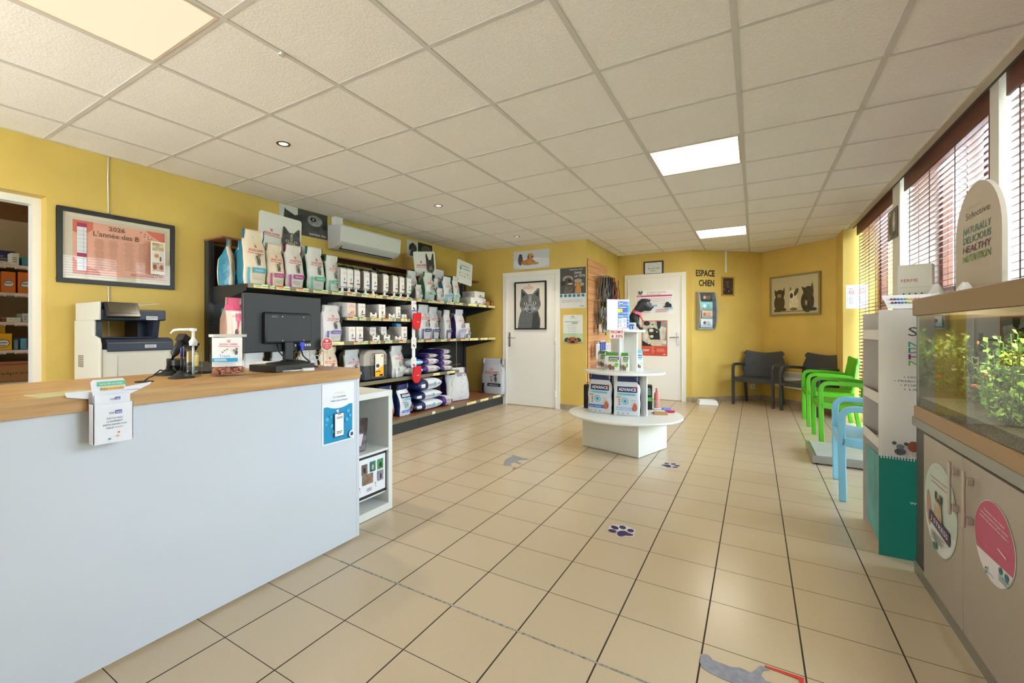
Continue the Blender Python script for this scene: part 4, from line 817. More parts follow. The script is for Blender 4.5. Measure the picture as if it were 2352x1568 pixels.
def shelf(name, y0, y1, x1, z, tickets, board=DK):
    s = B(); s.box(.04, x1, y0, y1, z-.028, z, board); o = s.obj(name, shv)
    b = B(); b.yz([(0, 0), (0, 0)], 0, 0, RAIL) if False else b.box(x1, x1+.012, y0, y1, z-.034, z+.004, RAIL); r = b.obj('price_rail', o)
    for Y, w, k in tickets:
        q = link('price_ticket', ticket_mesh(k), o, loc=(x1+.0125, Y-2.1, z-.03), rz=PI/2); q.scale = (w/.09, 1, 1.05)
    return o
def tk(x, pxs): return [(onX((a+b)/2, 0, x)[0], onX(b, 0, x)[0]-onX(a, 0, x)[0], k) for a, b, k in pxs]
shelf('shelf_board', -.0, 4.08, .58, 1.535, tk(-3.498, [(583, 616, 't'), (620, 631, 't'), (635, 666, 'r'), (681, 709, 'r'), (720, 754, 'g'), (763, 789, 'g'), (798, 818, 'r'), (831, 847, 't'), (848, 862, 'o'), (864, 879, 'o'), (889, 904, 'r'), (906, 921, 't'), (922, 936, 'r'), (937, 948, 'g'), (958, 968, 'o'), (984, 1000, 'g'), (1001, 1020, 'r'), (1026, 1043, 't'), (1046, 1063, 'g'), (1076, 1095, 'p'), (1100, 1117, 'p'), (1122, 1138, 'p')]))
shelf('shelf_board', 1.02, 2.04, .58, 1.287, tk(-3.498, [(798, 821, 'r'), (826, 841, 't'), (852, 860, 't'), (861, 876, 'o'), (880, 902, 'r'), (904, 909, 't'), (921, 928, 'p'), (929, 935, 'p'), (936, 942, 'r')]))
shelf('shelf_board', 0, 4.08, .58, 1.037, tk(-3.498, [(735, 746, 't'), (762, 790, 'p'), (813, 829, 'r'), (830, 845, 't'), (851, 866, 'o'), (868, 874, 't'), (885, 901, 't'), (917, 933, 'r'), (961, 973, 't'), (979, 1000, 'r'), (1013, 1026, 'g'), (1034, 1048, 'r'), (1059, 1077, 'r'), (1079, 1098, 'p'), (1104, 1120, 'p'), (1122, 1138, 'p')]))
shelf('shelf_board', 0, 3.05, .58, .6, tk(-3.498, [(995, 1010, 'p'), (1027, 1045, 'p')]))
b = B(); b.box(.02, .74, 0, 4.08, .13, .16, BWD); bs = b.obj('base_board', shv)
b = B(); b.box(.74, .752, 0, 4.08, .125, .164, RAIL); b.obj('price_rail', bs)
for Y, w, k in tk(-3.335, [(993, 1000, 'w'), (1036, 1043, 'w'), (1073, 1094, 'p'), (1104, 1122, 'p'), (1133, 1150, 'p')]):
    q = link('price_ticket', ticket_mesh(k), bs, loc=(.7525, Y-2.1, .128), rz=PI/2); q.scale = (w/.09, 1, 1.1)
for i in range(4): b = B(); b.box(.70, .722, i*1.0+.002 if i else 0, i+.998 if i < 3 else 4.08, 0, .128, DK); b.obj('kick_plate', shv)
for z, n0, n1 in ((1.507, 0, 5), (1.259, 1, 3), (1.009, 0, 5), (.572, 0, 4)):
    for i in range(n0, n1):
        y = 1.0*i if i else .0
        b = B(); b.box(0, .56, 0, .004, -.028, 0, DK); b.add([(.07, 0, -.13), (.07, .004, -.13), (.07, .004, -.028), (.07, 0, -.028), (.56, 0, -.028), (.56, .004, -.028)], [(0, 3, 4), (1, 5, 2), (0, 4, 5, 1), (0, 1, 2, 3), (3, 2, 5, 4)], DK); b.obj('bracket', shv, loc=(0, y-.002, z))
# ---------------------------------------------------------------- bags, cartons, dispensers
def bagf(W_, D_, H_, lean=0, squash=1):
    def wid(t): return W_/2*(.93+.07*min(1, t/.1))*(1-.05*max(0, t-.7)/.3-.035*math.exp(-((t-.8)/.08)**2))
    def dep(t):
        if t < .55: return D_/2*(.96+.1*math.sin(t/.55*PI))
        if t < .86: return D_/2*(.96-(t-.55)/.31*.9)
        return D_/2*.06
    def yf(v): return -D_/2*(.96+.06*math.sin(min(1, v/.55)*PI)-.42*max(0, min(1, (v-.5)/.3))**1.5)
    ph = (W_*37+D_*91+H_*53) % 6.28
    def f(u, v, o):
        v = max(0, min(1, v)); x = (2*u-1)*wid(v)
        wr = (.0022*math.sin(6*u+9*v+ph)+.0012*math.sin(14*v-4*u+2*ph))*min(1, (1-v)*3+.3)
        return (x+.002*math.sin(19*v+ph), yf(v)+D_*.14*abs(2*u-1)**3-o+wr, v*H_)
    f.yf = yf
    return wid, dep, f
def bag_kind(key, front, side, draw, W_=.2, D_=.1, H_=.32, top=None):
    wid, dep, f = bagf(W_, D_, H_); b = B(); FM = mat(front, .33, bump=.45, sc=14); SM = mat(side, .25, bump=.7, sc=18); TM = mat(top or front, .35, bump=.15, sc=20)
    R = 26; NU = 12; ring = []
    for j in range(R+1):
        t = j/R; w_, d = wid(t), dep(t); row = [f(i/NU, t, 0) for i in range(NU+1)]; y0 = f.yf(t); wv = .0015*math.sin(17*t+W_*50)
        row.append((w_*.86+wv, y0+d*.9, t*H_)); row.append((w_, y0+d*1.72, t*H_)); row += [(w_*.5, y0+2*d, t*H_), (-w_*.5, y0+2*d, t*H_)]; row.append((-w_, y0+d*1.72, t*H_)); row.append((-w_*.86+wv, y0+d*.9, t*H_)); ring.append(row)
    n = len(ring[0]); v = [p for r in ring for p in r]
    for j in range(R):
        for i in range(n):
            m = TM if j/R > .85 and i < NU else (FM if i < NU or NU+2 <= i <= NU+4 else SM)
            b.add([], [], m); k = b.mi(m); b.f.append([j*n+i, j*n+(i+1) % n, (j+1)*n+(i+1) % n, (j+1)*n+i]); b.m.append(k); b.sm.append(True)
    b.v = v; b.f.append(list(range(n-1, -1, -1))); b.m.append(b.mi(FM)); b.sm.append(False); b.f.append([R*n+i for i in range(n)]); b.m.append(b.mi(TM)); b.sm.append(False)
    A = Art(W_, H_); draw(A); KINDS[key] = [('bag_body', b.mesh(key)), ('printed_front', A.mesh('print', lambda u, v, o: f(u, v, o+.0012), .0006))]
    return A
def dr_royal(band, animal='cat', strip=None, txt='URINARY'):
    def d(A):
        A.ell(.45, .86, .03, .03, '#c9c6c0', 8); royal(A, .5, .6, .6); (sitcat if animal == 'cat' else dogs2)(A, .62, .36, .3 if animal == 'cat' else .34)
        A.rect(.34, .22, .93, .31, band, 4); A.text(txt, .62, .245, .028, '#f2f4f5', .4); A.rect(.1, .02, .2, .3, strip or band, 4); A.lines(.35, .08, .85, .17, 3, '#c4c2be')
    return d
for key, fr, sd, bd, an, tx in (('cream_blue', '#e8d9bf', '#2f86a4', '#4aa3c0', 'cat', 'HYPOALLERGENIC'), ('cream_magenta', '#e6d6bd', '#b3a18a', '#b03a7e', 'cat', 'EARLY RENAL'), ('white_magenta', '#dcd8d2', '#8f1f5c', '#a33a86', 'cat', 'RENAL'),
        ('white_green', '#d6d8d4', '#1f7d54', '#57b08c', 'cat', 'SATIETY'), ('white_green_dog', '#dadcda', '#2c8a5a', '#7dbba0', 'dog', 'SATIETY'), ('white_blue_dog', '#dcdfe0', '#1f85b4', '#58b2d4', 'dog', 'ANALLERGENIC'),
        ('white_navy_dog', '#d5d8de', '#b9bcc2', '#3c3672', 'dog', 'DENTAL'), ('white_purple_dog', '#d8dae0', '#4a2f86', '#8a86c0', 'dog', 'MOBILITY'), ('white_purple_cat', '#dad9dc', '#c4c4c8', '#6e5fae', 'cat', 'CALM'), ('silver', '#c3c9ce', '#8b7a3a', '#c3c9ce', 'cat', ' '), ('white_grey_dog', '#d9dbdb', '#8f9296', '#d0d2d2', 'dog', ' '), ('grey_dog_large', '#b9bec4', '#cfd4da', '#2a2a3c', 'dog', 'NEUTERED ADULT')):
    bag_kind(key, fr, sd, dr_royal(bd, an, None, tx))
def dr_kitten(A):
    A.rect(0, .72, 1, .99, '#d4567e', 5); A.rect(.25, .2, .9, .7, '#e5dfd8', 3); A.text('ROYAL CANIN', .55, .58, .04, RED, .55); A.rect(.45, .5, 1, .66, '#dd7a9c', 3); A.ell(.5, .25, .12, .12, '#6b4a38'); A.poly([(.55, .5), (.7, .5), (.55, .2)], '#d4567e'); A.rect(0, 0, 1, .12, '#d9a68c', 3)
bag_kind('pink_kitten', '#e0cfc4', '#cfa898', dr_kitten, top='#cf4e78')
def dr_adv(band):
    def d(A):
        A.rect(0, .84, 1, 1, '#1d2d63', 6); A.text('12 kg', .86, .93, .022, '#cfd8ee', .12); A.rect(.1, .58, .88, .72, '#1d2a5c', 6); A.text('ADVANCE', .5, .615, .075, '#ffffff', .68, bold=.02); A.ell(.85, .7, .05, .05, '#d8322c')
        A.rect(.1, .5, .85, .56, '#8fd2e4', 4); A.text('ACTIVE DEFENSE', .5, .515, .028, '#1d6c9c', .6); A.ring(.42, .36, .14, .11, '#56b8d4'); A.ell(.42, .36, .09, .09, '#8fd2e4'); A.ell(.42, .36, .045, .045, '#2a7ca8')
        A.rect(.08, .44, .28, .465, '#c8743c', 2)
        for y in (.39, .34, .28): A.ell(.2, y, .04, .03, '#9a6a44', 8); A.lines(.65, y-.015, .85, y+.015, 1, '#9fb6c8')
        A.rect(.04, .13, .78, .21, band, 4); A.text('ADULT MEDIUM', .34, .15, .03, '#ffffff', .5); A.ell(.8, .2, .1, .13, '#b5603a', var=.4, sc=30); A.ell(.8, .28, .07, .07, '#c87a52'); A.ell(.8, .26, .02, .015, '#221811', 8)
        for x in (.15, .35, .55): A.ell(x, .06, .03, .03, '#8aa2c0', 8)
    return d
bag_kind('advance_adult', '#dfe3ea', '#1c2a5a', dr_adv('#2a76c4'), top='#1d2d63'); bag_kind('advance_puppy', '#dfe3ea', '#1c2a5a', dr_adv('#9ec8e8'), top='#1d2d63')
def dr_treat(c, c2):
    def d(A): A.rect(0, .82, 1, 1, c, 5); A.rect(.3, .6, .95, .76, '#1d2a5c', 4); A.text('ADVANCE', .62, .63, .09, '#ffffff', .56, bold=.02); A.rect(.3, .5, .9, .58, c2, 3); A.ell(.8, .32, .12, .12, c2); A.ell(.4, .2, .13, .16, '#8a5a44', var=.4, sc=30); A.ell(.6, .16, .1, .12, '#6b5a3c', var=.4, sc=30); A.ell(.15, .2, .12, .15, '#9a8f88')
    return d
bag_kind('treat_green', '#e3e3dc', '#cfd2ca', dr_treat('#4c9a2c', '#7ab84a'), .16, .05, .16, top='#4c9a2c'); bag_kind('treat_blue', '#dfe8ee', '#bfd6e0', dr_treat('#5ab8d0', '#8fcfe0'), .12, .05, .18, top='#5ab8d0')
def goods(kind, name, label, px0, px1, yt, z, x=-3.56, dep=.12, cat='bag', grp=None, base=(.2, .1, .32), rz=0, off=0):
    y0, y1 = onX(px0, 0, x)[0], onX(px1, 0, x)[0]; h = onX((px0+px1)/2, yt, x-dep*.4)[1]-z; w = y1-y0
    return stamp(kind, name, label, cat, (x-dep*.55, (y0+y1)/2, z), PI/2+rz, (w/base[0], dep/base[1], h/base[2]), grp)
SA, SB_, SC, SD, SE = 1.536, 1.288, 1.038, .601, .161
SC_, = (1.038,)
BG = 'bag_food'
def gb(kind, label, px0, px1, yt, z, **k): return goods(kind, 'pet_food_bag', label, px0, px1, yt, z, **k)
o = gb('cream_blue', 'narrow bag turned to show its teal side at the left end of the top shelf', 521, 540, 549, SA, x=-3.78, dep=.13, rz=.55); 
o = gb('cream_blue', 'bag turned to show its teal side, second from the left on the top shelf', 549, 569, 552, SA, x=-3.76, dep=.15, rz=.5)
gb('cream_blue', 'tall cream cat food bag with a light blue band on the top shelf', 562, 614, 530, SA, x=-3.55, dep=.12)
gb('cream_magenta', 'cream cat food bag with a magenta band on the top shelf', 616, 656, 562, SA, dep=.12)
gb('white_magenta', 'white cat food bag with a purple side and band on the top shelf', 659, 701, 565, SA, dep=.14)
gb('silver', 'grey bag pushed back between the purple and green bags on the top shelf', 690, 722, 566, SA, x=-3.75, dep=.1)
gb('white_green', 'taller white cat food bag with a dark green side on the top shelf', 709, 749, 570, SA, dep=.15)
gb('white_green', 'shorter white cat food bag with a green band beside the pouch dispensers', 752, 783, 588, SA, dep=.12)
gb('white_navy_dog', 'tall white bag behind the small gold banded bag on the top shelf', 939, 962, 623, SA, x=-3.68, dep=.1)
gb('cream_magenta', 'grey topped bag behind the green sided dog bag on the top shelf', 966, 988, 630, SA, x=-3.72, dep=.1)
gb('white_grey_dog', 'small white dog food bag at the front right of the pouch dispensers', 957, 972, 654, SA, dep=.07)
gb('white_green_dog', 'white dog food bag with a bright green side on the top shelf', 980, 1002, 627, SA, dep=.16)
gb('white_grey_dog', 'white bag leaning behind the small upright dog bag on the top shelf', 1000, 1012, 640, SA, x=-3.64, dep=.1)
gb('white_grey_dog', 'small upright white dog food bag right of the green sided bag', 1006, 1021, 662, SA, dep=.07)
gb('white_blue_dog', 'tall white bag with a blue side standing at the back of the top shelf', 1004, 1026, 621, SA, x=-3.72, dep=.12)
gb('white_blue_dog', 'white dog food bag with a light blue band on the top shelf', 1022, 1043, 637, SA, dep=.14)
gb('white_green_dog', 'white dog food bag with a pale green band, last bag on the top shelf', 1044, 1058, 636, SA, dep=.12)
gb('pink_kitten', 'pink topped kitten food bag left of the monitor', 525, 563, 684, SC, x=-3.6, dep=.14)
gb('white_purple_cat', 'white bag half hidden behind the monitor edge on the middle shelf', 716, 742, 688, SC, x=-3.66, dep=.1)
gb('white_purple_cat', 'white cat food bag with a purple band right of the monitor', 746, 787, 701, SC, x=-3.54, dep=.12)
gb('white_navy_dog', 'large white dog food bag with a navy band right of the red mittens', 966, 992, 700, SC, dep=.14)
gb('white_navy_dog', 'large white dog food bag partly behind its twin on the middle shelf', 990, 1012, 705, SC, x=-3.62, dep=.14)
gb('silver', 'grey bag in the shade behind the middle shelf dog bags', 1006, 1020, 713, SC, x=-3.75, dep=.1)
gb('white_navy_dog', 'narrow white dog food bag turned left on the middle shelf', 1020, 1041, 712, SC, dep=.1, rz=.2)
gb('white_navy_dog', 'small white bag pushed back between the narrow and purple sided bags', 1036, 1050, 719, SC, x=-3.75, dep=.08)
gb('white_purple_dog', 'white dog food bag with a deep purple side on the middle shelf', 1051, 1072, 711, SC, dep=.16)
gb('white_navy_dog', 'low white bag slumped at the right end of the middle shelf', 1070, 1083, 742, SC, x=-3.6, dep=.08)
gb('silver', 'silver bag low on the shelf left of the monitor foot', 560, 615, 808, SD, x=-3.55, dep=.12)
gb('silver', 'gold sided silver bag behind the monitor foot', 628, 660, 806, SD, x=-3.6, dep=.12)
gb('silver', 'silver bag with a gold edge right of the monitor foot', 692, 735, 800, SD, x=-3.55, dep=.13)
gb('cream_magenta', 'cream bag behind the gold wire rack', 740, 780, 795, SD, x=-3.55, dep=.13)
gb('silver', 'silver bag behind the red round badge', 795, 833, 802, SD, x=-3.58, dep=.13)
gb('white_grey_dog', 'white sketched dog food bag right of the pet carrier', 900, 935, 793, SD, x=-3.55, dep=.16, rz=.15)
gb('advance_adult', 'navy and white dog food bag cut off by the cube shelf on the bottom board', 876, 908, 885, SE, x=-3.45, dep=.16)
gb('advance_adult', 'navy and white dog food bag standing on the bottom board', 921, 951, 880, SE, x=-3.42, dep=.22, rz=.12)
a_, c_ = onZ(1101, 903, SE), onZ(1150, 908, SE); stamp('grey_dog_large', 'pet_food_bag', 'large grey dog food sack leaning at the far end of the bottom board', 'bag', ((a_[0]+c_[0])/2, 6.085, SE), -.04, (2.02, 1.25, onY(1125, 823, 6.05)[1]/.32-SE/.32)).rotation_euler = (-.03, 0, -.05)
def pillow_kind(key, c1, c2, draw, L_=.5, D_=.3, H_=.1, sp=.3, side=False):
    b = B(); m1, m2 = mat(c1, .35, bump=.3, sc=16), mat(c2, .35, bump=.3, sc=16); N_ = 18; K = 16; rows = []
    for j in range(N_+1):
        t = j/N_; s = max(.06, (1-abs(2*t-1)**4)**.6); w_ = D_/2*(.86+.14*s); rows.append([(-L_/2+L_*t, math.copysign(abs(math.cos(2*PI*i/K))**.55, math.cos(2*PI*i/K))*w_, H_/2+math.copysign(abs(math.sin(2*PI*i/K))**.8, math.sin(2*PI*i/K))*H_/2*s) for i in range(K)])
    b.v = [p for r in rows for p in r]
    for j in range(N_):
        for i in range(K): b.f.append([j*K+i, j*K+(i+1) % K, (j+1)*K+(i+1) % K, (j+1)*K+i]); b.m.append(b.mi(m2 if j/N_ < sp else m1)); b.sm.append(True)
    for r in (0, N_): b.f.append([r*K+i for i in range(K)]); b.m.append(b.mi(m2 if r == 0 and sp else m1)); b.sm.append(False)
    A = Art(L_, H_); draw(A)
    def f(u, v, o):
        t = u; s = max(.06, (1-abs(2*t-1)**4)**.6); q = max(-.95, min(.95, (v-.5)*2)); y = -(1-abs(q)**2.2)**.5*D_/2*(.86+.14*s)
        return (-L_/2+L_*t, y-.004-o, H_/2+q*H_/2*s)
    KINDS[key] = [('bag_body', b.mesh(key)), ('printed_side', A.mesh('print', f, .0006))]
def dp_adv(A): A.rect(.06, .3, .2, .75, '#e6e8ee', 3); A.text('ADVANCE', .45, .4, .22, '#2a62b0', .22); A.ell(.62, .5, .04, .04, '#56b8d4'); A.text('ADVANCE', .82, .4, .18, '#2a62b0', .22)
def dp_roy(A): A.text('ROYAL CANIN', .4, .5, .2, RED, .35); A.ell(.75, .55, .04, .05, '#55504a'); A.ell(.85, .55, .03, .06, '#2f2c2a'); A.lines(.25, .2, .55, .4, 1, '#4a4568')
pillow_kind('pillow_advance', '#dfe3ea', '#1c2a5a', dp_adv); pillow_kind('pillow_royal', '#d6d7dc', '#3f2a78', dp_roy, sp=.25); pillow_kind('pillow_blue', '#2a86c8', '#d8dee4', lambda A: A.rect(.4, .3, .9, .7, '#bfe0ee', 4), sp=.3)
def lying(kind, label, px0, px1, z, h, x=-3.5, dep=.3, tilt=0):
    y0, y1 = onX(px0, 0, x)[0], onX(px1, 0, x)[0]; t = stamp(kind, 'pet_food_bag', label, 'bag', (x-dep/2, (y0+y1)/2, z), PI/2+tilt, ((y1-y0)/.5, dep/.3, h/.1)); return t
lying('pillow_advance', 'navy and white bag lying at the bottom of the stack of three', 955, 1021, SE, .125, x=-3.42, dep=.34)
lying('pillow_advance', 'navy and white bag lying in the middle of the stack of three', 955, 1019, SE+.125, .115, x=-3.43, dep=.33)
lying('pillow_advance', 'navy and white bag lying on top of the stack of three', 958, 1022, SE+.24, .15, x=-3.43, dep=.34, tilt=.12)
lying('pillow_royal', 'small white and purple bag lying right of the stack of three', 1019, 1042, SE, .13, x=-3.42, dep=.22)
lying('pillow_royal', 'white and purple bag lying at the bottom of the low left pile', 972, 1014, SD, .1, x=-3.54, dep=.3)
lying('pillow_royal', 'white and purple bag lying on the low left pile', 975, 1011, SD+.1, .09, x=-3.56, dep=.3)
lying('pillow_royal', 'white and purple bag lying on top of the low left pile', 978, 1009, SD+.19, .06, x=-3.57, dep=.28)
for i in range(4): lying('pillow_royal', ['white bag at the bottom of the pile of four small bags', 'second bag up in the pile of four small bags', 'third bag up in the pile of four small bags', 'top bag of the pile of four small bags'][i], 1013, 1043-2*i, SD+.075*i, .074, x=-3.535-.01*i, dep=.26)
lying('pillow_royal', 'dark purple bag lying behind the pile of four small bags', 985, 1016, SD, .3, x=-3.83, dep=.2)
lying('pillow_blue', 'bright blue and white bag lying behind the lower red mitten', 934, 975, SD, .1, x=-3.55, dep=.28)
lying('pillow_blue', 'bright blue and white bag lying on its twin behind the lower red mitten', 937, 975, SD+.1, .1, x=-3.56, dep=.28)
# big sack seen from the back, leaning against the shelf end
t = thing('pet_food_sack', 'large white sack turned to show its back panel, purple down one side', 'sack', (-3.6, 5.22, SE), PI/2-.25)
wid, dep, f = bagf(.44, .16, .46); 
def dr_back(A): A.rect(.5, .72, .92, .84, '#8f8a92', 2); A.lines(.08, .05, .92, .68, 16, '#9aa0a6', .3, .5); A.line(.06, .56, .94, .56, .006, '#55575c'); A.line(.06, .38, .94, .38, .006, '#55575c')
bag_kind('back_sack', '#cdd0d4', '#4a2f86', dr_back, .44, .16, .46)
for p_, me in KINDS['back_sack']: link(p_, me, t)
t.rotation_euler = (-.1, 0, PI/2-.2)
# cartons
def carton(key, band, pink=False, w=.075, d=.2, h=.125):
    b = B(); b.box(-w/2, w/2, -d, 0, 0, h, mat('#e2b9b2' if pink == 2 else '#dcdad8', .5)); A = Art(w, h)
    A.rect(.02, .02, .98, .98, '#e9d3cb' if pink else '#e9e8e6'); royal(A, .5, .72, .66, ul=False)
    if pink: A.ell(.6, .35, .2, .14, '#d8a070'); A.ell(.25, .18, .12, .14, '#8fa8b0')
    else: sitcat(A, .52, .32, .3)
    A.rect(.3, .16, .92, .24, band); A.ell(.8, .08, .06, .05, '#4a3a34', 8)
    S_ = Art(d, h); royal(S_, .35, .8, .3, '#6a5a5c', ul=False); S_.lines(.1, .12, .9, .68, 9, '#9a9a9c', .3)
    A.obj; me2 = S_.mesh('p'); me1 = A.mesh('p')
    for v in me2.vertices: x_, y_, z_ = v.co; v.co = (-w/2+y_, -d/2-x_, z_)
    me1.transform(Matrix.Translation((0, -d, 0))); KINDS[key] = [('carton_body', b.mesh(key)), ('printed_front', me1), ('printed_side', me2)]
def tray(key, band, fill=True, w=.075, d=.2, h=.125):
    g_ = mat('#b9b4ac', .6); b = B()
    for x in (-w/2, w/2-.002): b.yz([(-d, 0), (0, 0), (0, h), (-d*.45, h*.98), (-d*.85, h*.4), (-d, h*.38)], x, x+.002, g_)
    b.box(-w/2, w/2, -.002, 0, 0, h, g_); b.box(-w/2, w/2, -d, 0, 0, .002, g_); b.box(-w/2, -w*.2, -d, -d+.002, 0, h*.38, WHITE); b.box(w*.2, w/2, -d, -d+.002, 0, h*.38, WHITE); b.box(-w*.2, w*.2, -d, -d+.002, 0, h*.26, WHITE)
    A = Art(w, h); A.rect(.15, .06, .6, .14, band); A.ell(.8, .1, .06, .04, '#4a3a34', 8); me = A.mesh('p'); me.transform(Matrix.Translation((0, -d, 0)))
    KINDS[key] = [('tray_body', b.mesh(key)), ('printed_lip', me)]
    if fill: b = B(); b.box(-w*.44, w*.44, -d*.75, -d*.55, .003, h*.96, mat('#dfe0e2', .4)); A = Art(w*.88, h); royal(A, .5, .7, .6, ul=False); sitcat(A, .5, .35, .3); me = A.mesh('p'); me.transform(Matrix.Translation((0, -d*.75, 0))); KINDS[key] += [('pouches', b.mesh('pouches')), ('pouch_print', me)]
carton('carton_pink', '#e0a0a8', 1); carton('carton_brown', '#8a4a3a'); carton('carton_yellow', '#d8a83a'); carton('carton_purple', '#8a5a9a'); carton('carton_grey', '#5a5a7a'); tray('tray_orange', '#e0923a', False); tray('tray_purple', '#6a5a9a'); tray('tray_plain', '#9a6a8a', False)
CBX = (.075, .2, .125)
def gc(kind, label, px0, px1, yt, z, x=-3.52, dep=.2, name='pouch_carton', cat='box', rz=0): 
    y0, y1 = onX(px0, 0, x)[0], onX(px1, 0, x)[0]; h = onX((px0+px1)/2, yt, x)[1]-z
    return stamp(kind, name, label, cat, (x-dep, (y0+y1)/2, z), PI/2+rz, ((y1-y0)/.075, dep/.2, h/.125))
gc('carton_pink', 'pink kitten pouch carton at the left end of the short shelf', 797, 817, 695, SB_)
gc('carton_pink', 'pink pouch carton pushed back behind the first one on the short shelf', 779, 795, 694, SB_, x=-3.64, dep=.18)
gc('carton_brown', 'white pouch carton with a brown band on the short shelf', 823, 839, 697, SB_)
gc('tray_orange', 'open tray with an orange mark on the short shelf', 850, 866, 699, SB_)
gc('carton_yellow', 'white pouch carton with a yellow band on the short shelf', 870, 885, 699, SB_)
gc('tray_plain', 'emptied open tray with a pinkish mark on the short shelf', 893, 907, 703, SB_)
gc('carton_grey', 'narrow white pouch carton tilted back beside the tins', 909, 920, 704, SB_)
gc('carton_grey', 'tiny white carton near the right end of the short shelf', 923, 934, 722, SB_, dep=.1)
gc('carton_purple', 'white carton with a dark purple band, first box on the middle shelf', 801, 816, 750, SC)
gc('carton_purple', 'white carton with a purple corner, second box on the middle shelf', 818, 834, 750, SC)
gc('tray_purple', 'open pouch tray left of the other two on the middle shelf', 856, 872, 750, SC)
gc('tray_purple', 'open pouch tray in the middle of the three on the middle shelf', 882, 896, 749, SC)
gc('tray_plain', 'nearly empty open tray right of the pouch trays on the middle shelf', 908, 921, 757, SC)
gc('carton_grey', 'white carton with a violet band right of the open trays', 922, 935, 750, SC)
for i, (a, b_, yt, l) in enumerate(((900, 908, 693, 'leftmost grey tin behind the open tray'), (908, 916, 693, 'middle grey tin behind the open tray'), (916, 925, 692, 'rightmost grey tin behind the open tray'))):
    y0, y1 = onX(a, 0, -3.66)[0], onX(b_, 0, -3.66)[0]; t = thing('food_tin', l, 'tin', (-3.72, (y0+y1)/2, SB_)); r = (y1-y0)/2
    b = B(); b.lathe([(r, 0), (r, .15)], mat('#8f969a', .3, .6), 16); b.obj('tin_body', t); b = B(); b.lathe([(r+.001, .03), (r+.001, .12)], mat('#c9ccd0', .5), 16); b.obj('paper_band', t); b = B(); b.lathe([(r+.002, .148), (r+.002, .154), (r-.004, .154), (r-.004, .15)], STEEL, 16); b.obj('rim', t)
t = gc('carton_grey', 'blue and white package beside the upper red mitten', 945, 957, 700, SB_, name='package'); 
b = B(); b.rbox(-.05, .05, -.04, .04, 0, .2, .02, mat('#2a7fb8', .3)); t = thing('pet_care_pack', 'tall blue pack right of the short shelf cartons', 'package', (-3.66, 4.05, SC), PI/2); b.obj('pack_body', t); A = Art(.1, .2); A.rect(.1, .3, .9, .95, '#9fd0e0', 3); A.lines(.2, .1, .8, .25, 2, '#dfeef4'); A.obj('printed_front', t, -.041, loc=(0, -.041, 0))
# dispensers
def dispenser_kind(key, band):
    b = B(); cl_ = mat((.93, .94, .94), .05, kind='glass')
    for x in (-.045, .043): b.yz([(-.2, .04), (0, .04), (0, .3), (-.17, .3), (-.2, .27)], x, x+.002, cl_)
    b.box(-.045, .045, -.002, 0, .04, .27, cl_); b.box(-.045, .045, -.2, -.198, .05, .27, cl_); KINDS[key] = [('acrylic_shell', b.mesh('shell'))]
    b = B(); b.box(-.045, .045, -.2, 0, 0, .012, WHITE); b.lathe([(.016, .012), (.012, .05)], WHITE, 10, None, (0, -.18)); KINDS[key].append(('foot', b.mesh('foot')))
    b = B()
    for i in range(7): b.box(-.04, .04, -.19+.025*i, -.17+.025*i, .045, .25-.006*(i % 3), mat('#d2ccc2', .35, bump=.3))
    KINDS[key].append(('pouch_stack', b.mesh('pouches')))
    b = B(); b.box(-.04, .04, -.203, -.2005, .06, .235, WHITE); KINDS[key].append(('card', b.mesh('card')))
    A = Art(.08, .175); royal(A, .55, .72, .6, ul=False); sitcat(A, .55, .35, .28); A.rect(.3, .16, .9, .24, band); A.ell(.75, .08, .08, .06, '#4a3a34', 8); me = A.mesh('p'); me.transform(Matrix.Translation((0, -.2032, .06))); KINDS[key].append(('card_print', me))
dispenser_kind('disp_a', '#7a6aa8'); dispenser_kind('disp_b', '#8a4a3a'); dispenser_kind('disp_c', '#58a88c')
for i, (px, yt, k, l) in enumerate(((789, 606, 'disp_a', 'clear pouch dispenser nearest the green bags on the top shelf'), (804, 607, 'disp_b', 'second clear pouch dispenser from the left, sandy card'), (820, 610, 'disp_b', 'third clear pouch dispenser from the left, tall card with a red band'), (842, 613, 'disp_a', 'fourth clear pouch dispenser from the left'), (860, 612, 'disp_a', 'fifth clear pouch dispenser from the left, in the middle of the row'),
        (886, 620, 'disp_a', 'sixth clear pouch dispenser from the left, wider than its neighbours'), (908, 622, 'disp_b', 'seventh clear pouch dispenser from the left'), (923, 625, 'disp_b', 'eighth clear pouch dispenser from the left'), (939, 630, 'disp_c', 'last clear pouch dispenser of the row, with a green marked card'))):
    y = onX(px, 0, -3.52)[0]; h = onX(px, yt, -3.6)[1]-SA
    stamp(k, 'pouch_dispenser', l, 'dispenser', (-3.31-.0, y, SA) if False else (-3.515+.0-.0, y, SA), PI/2, (1.0, 1, 1)).location.x = -3.72
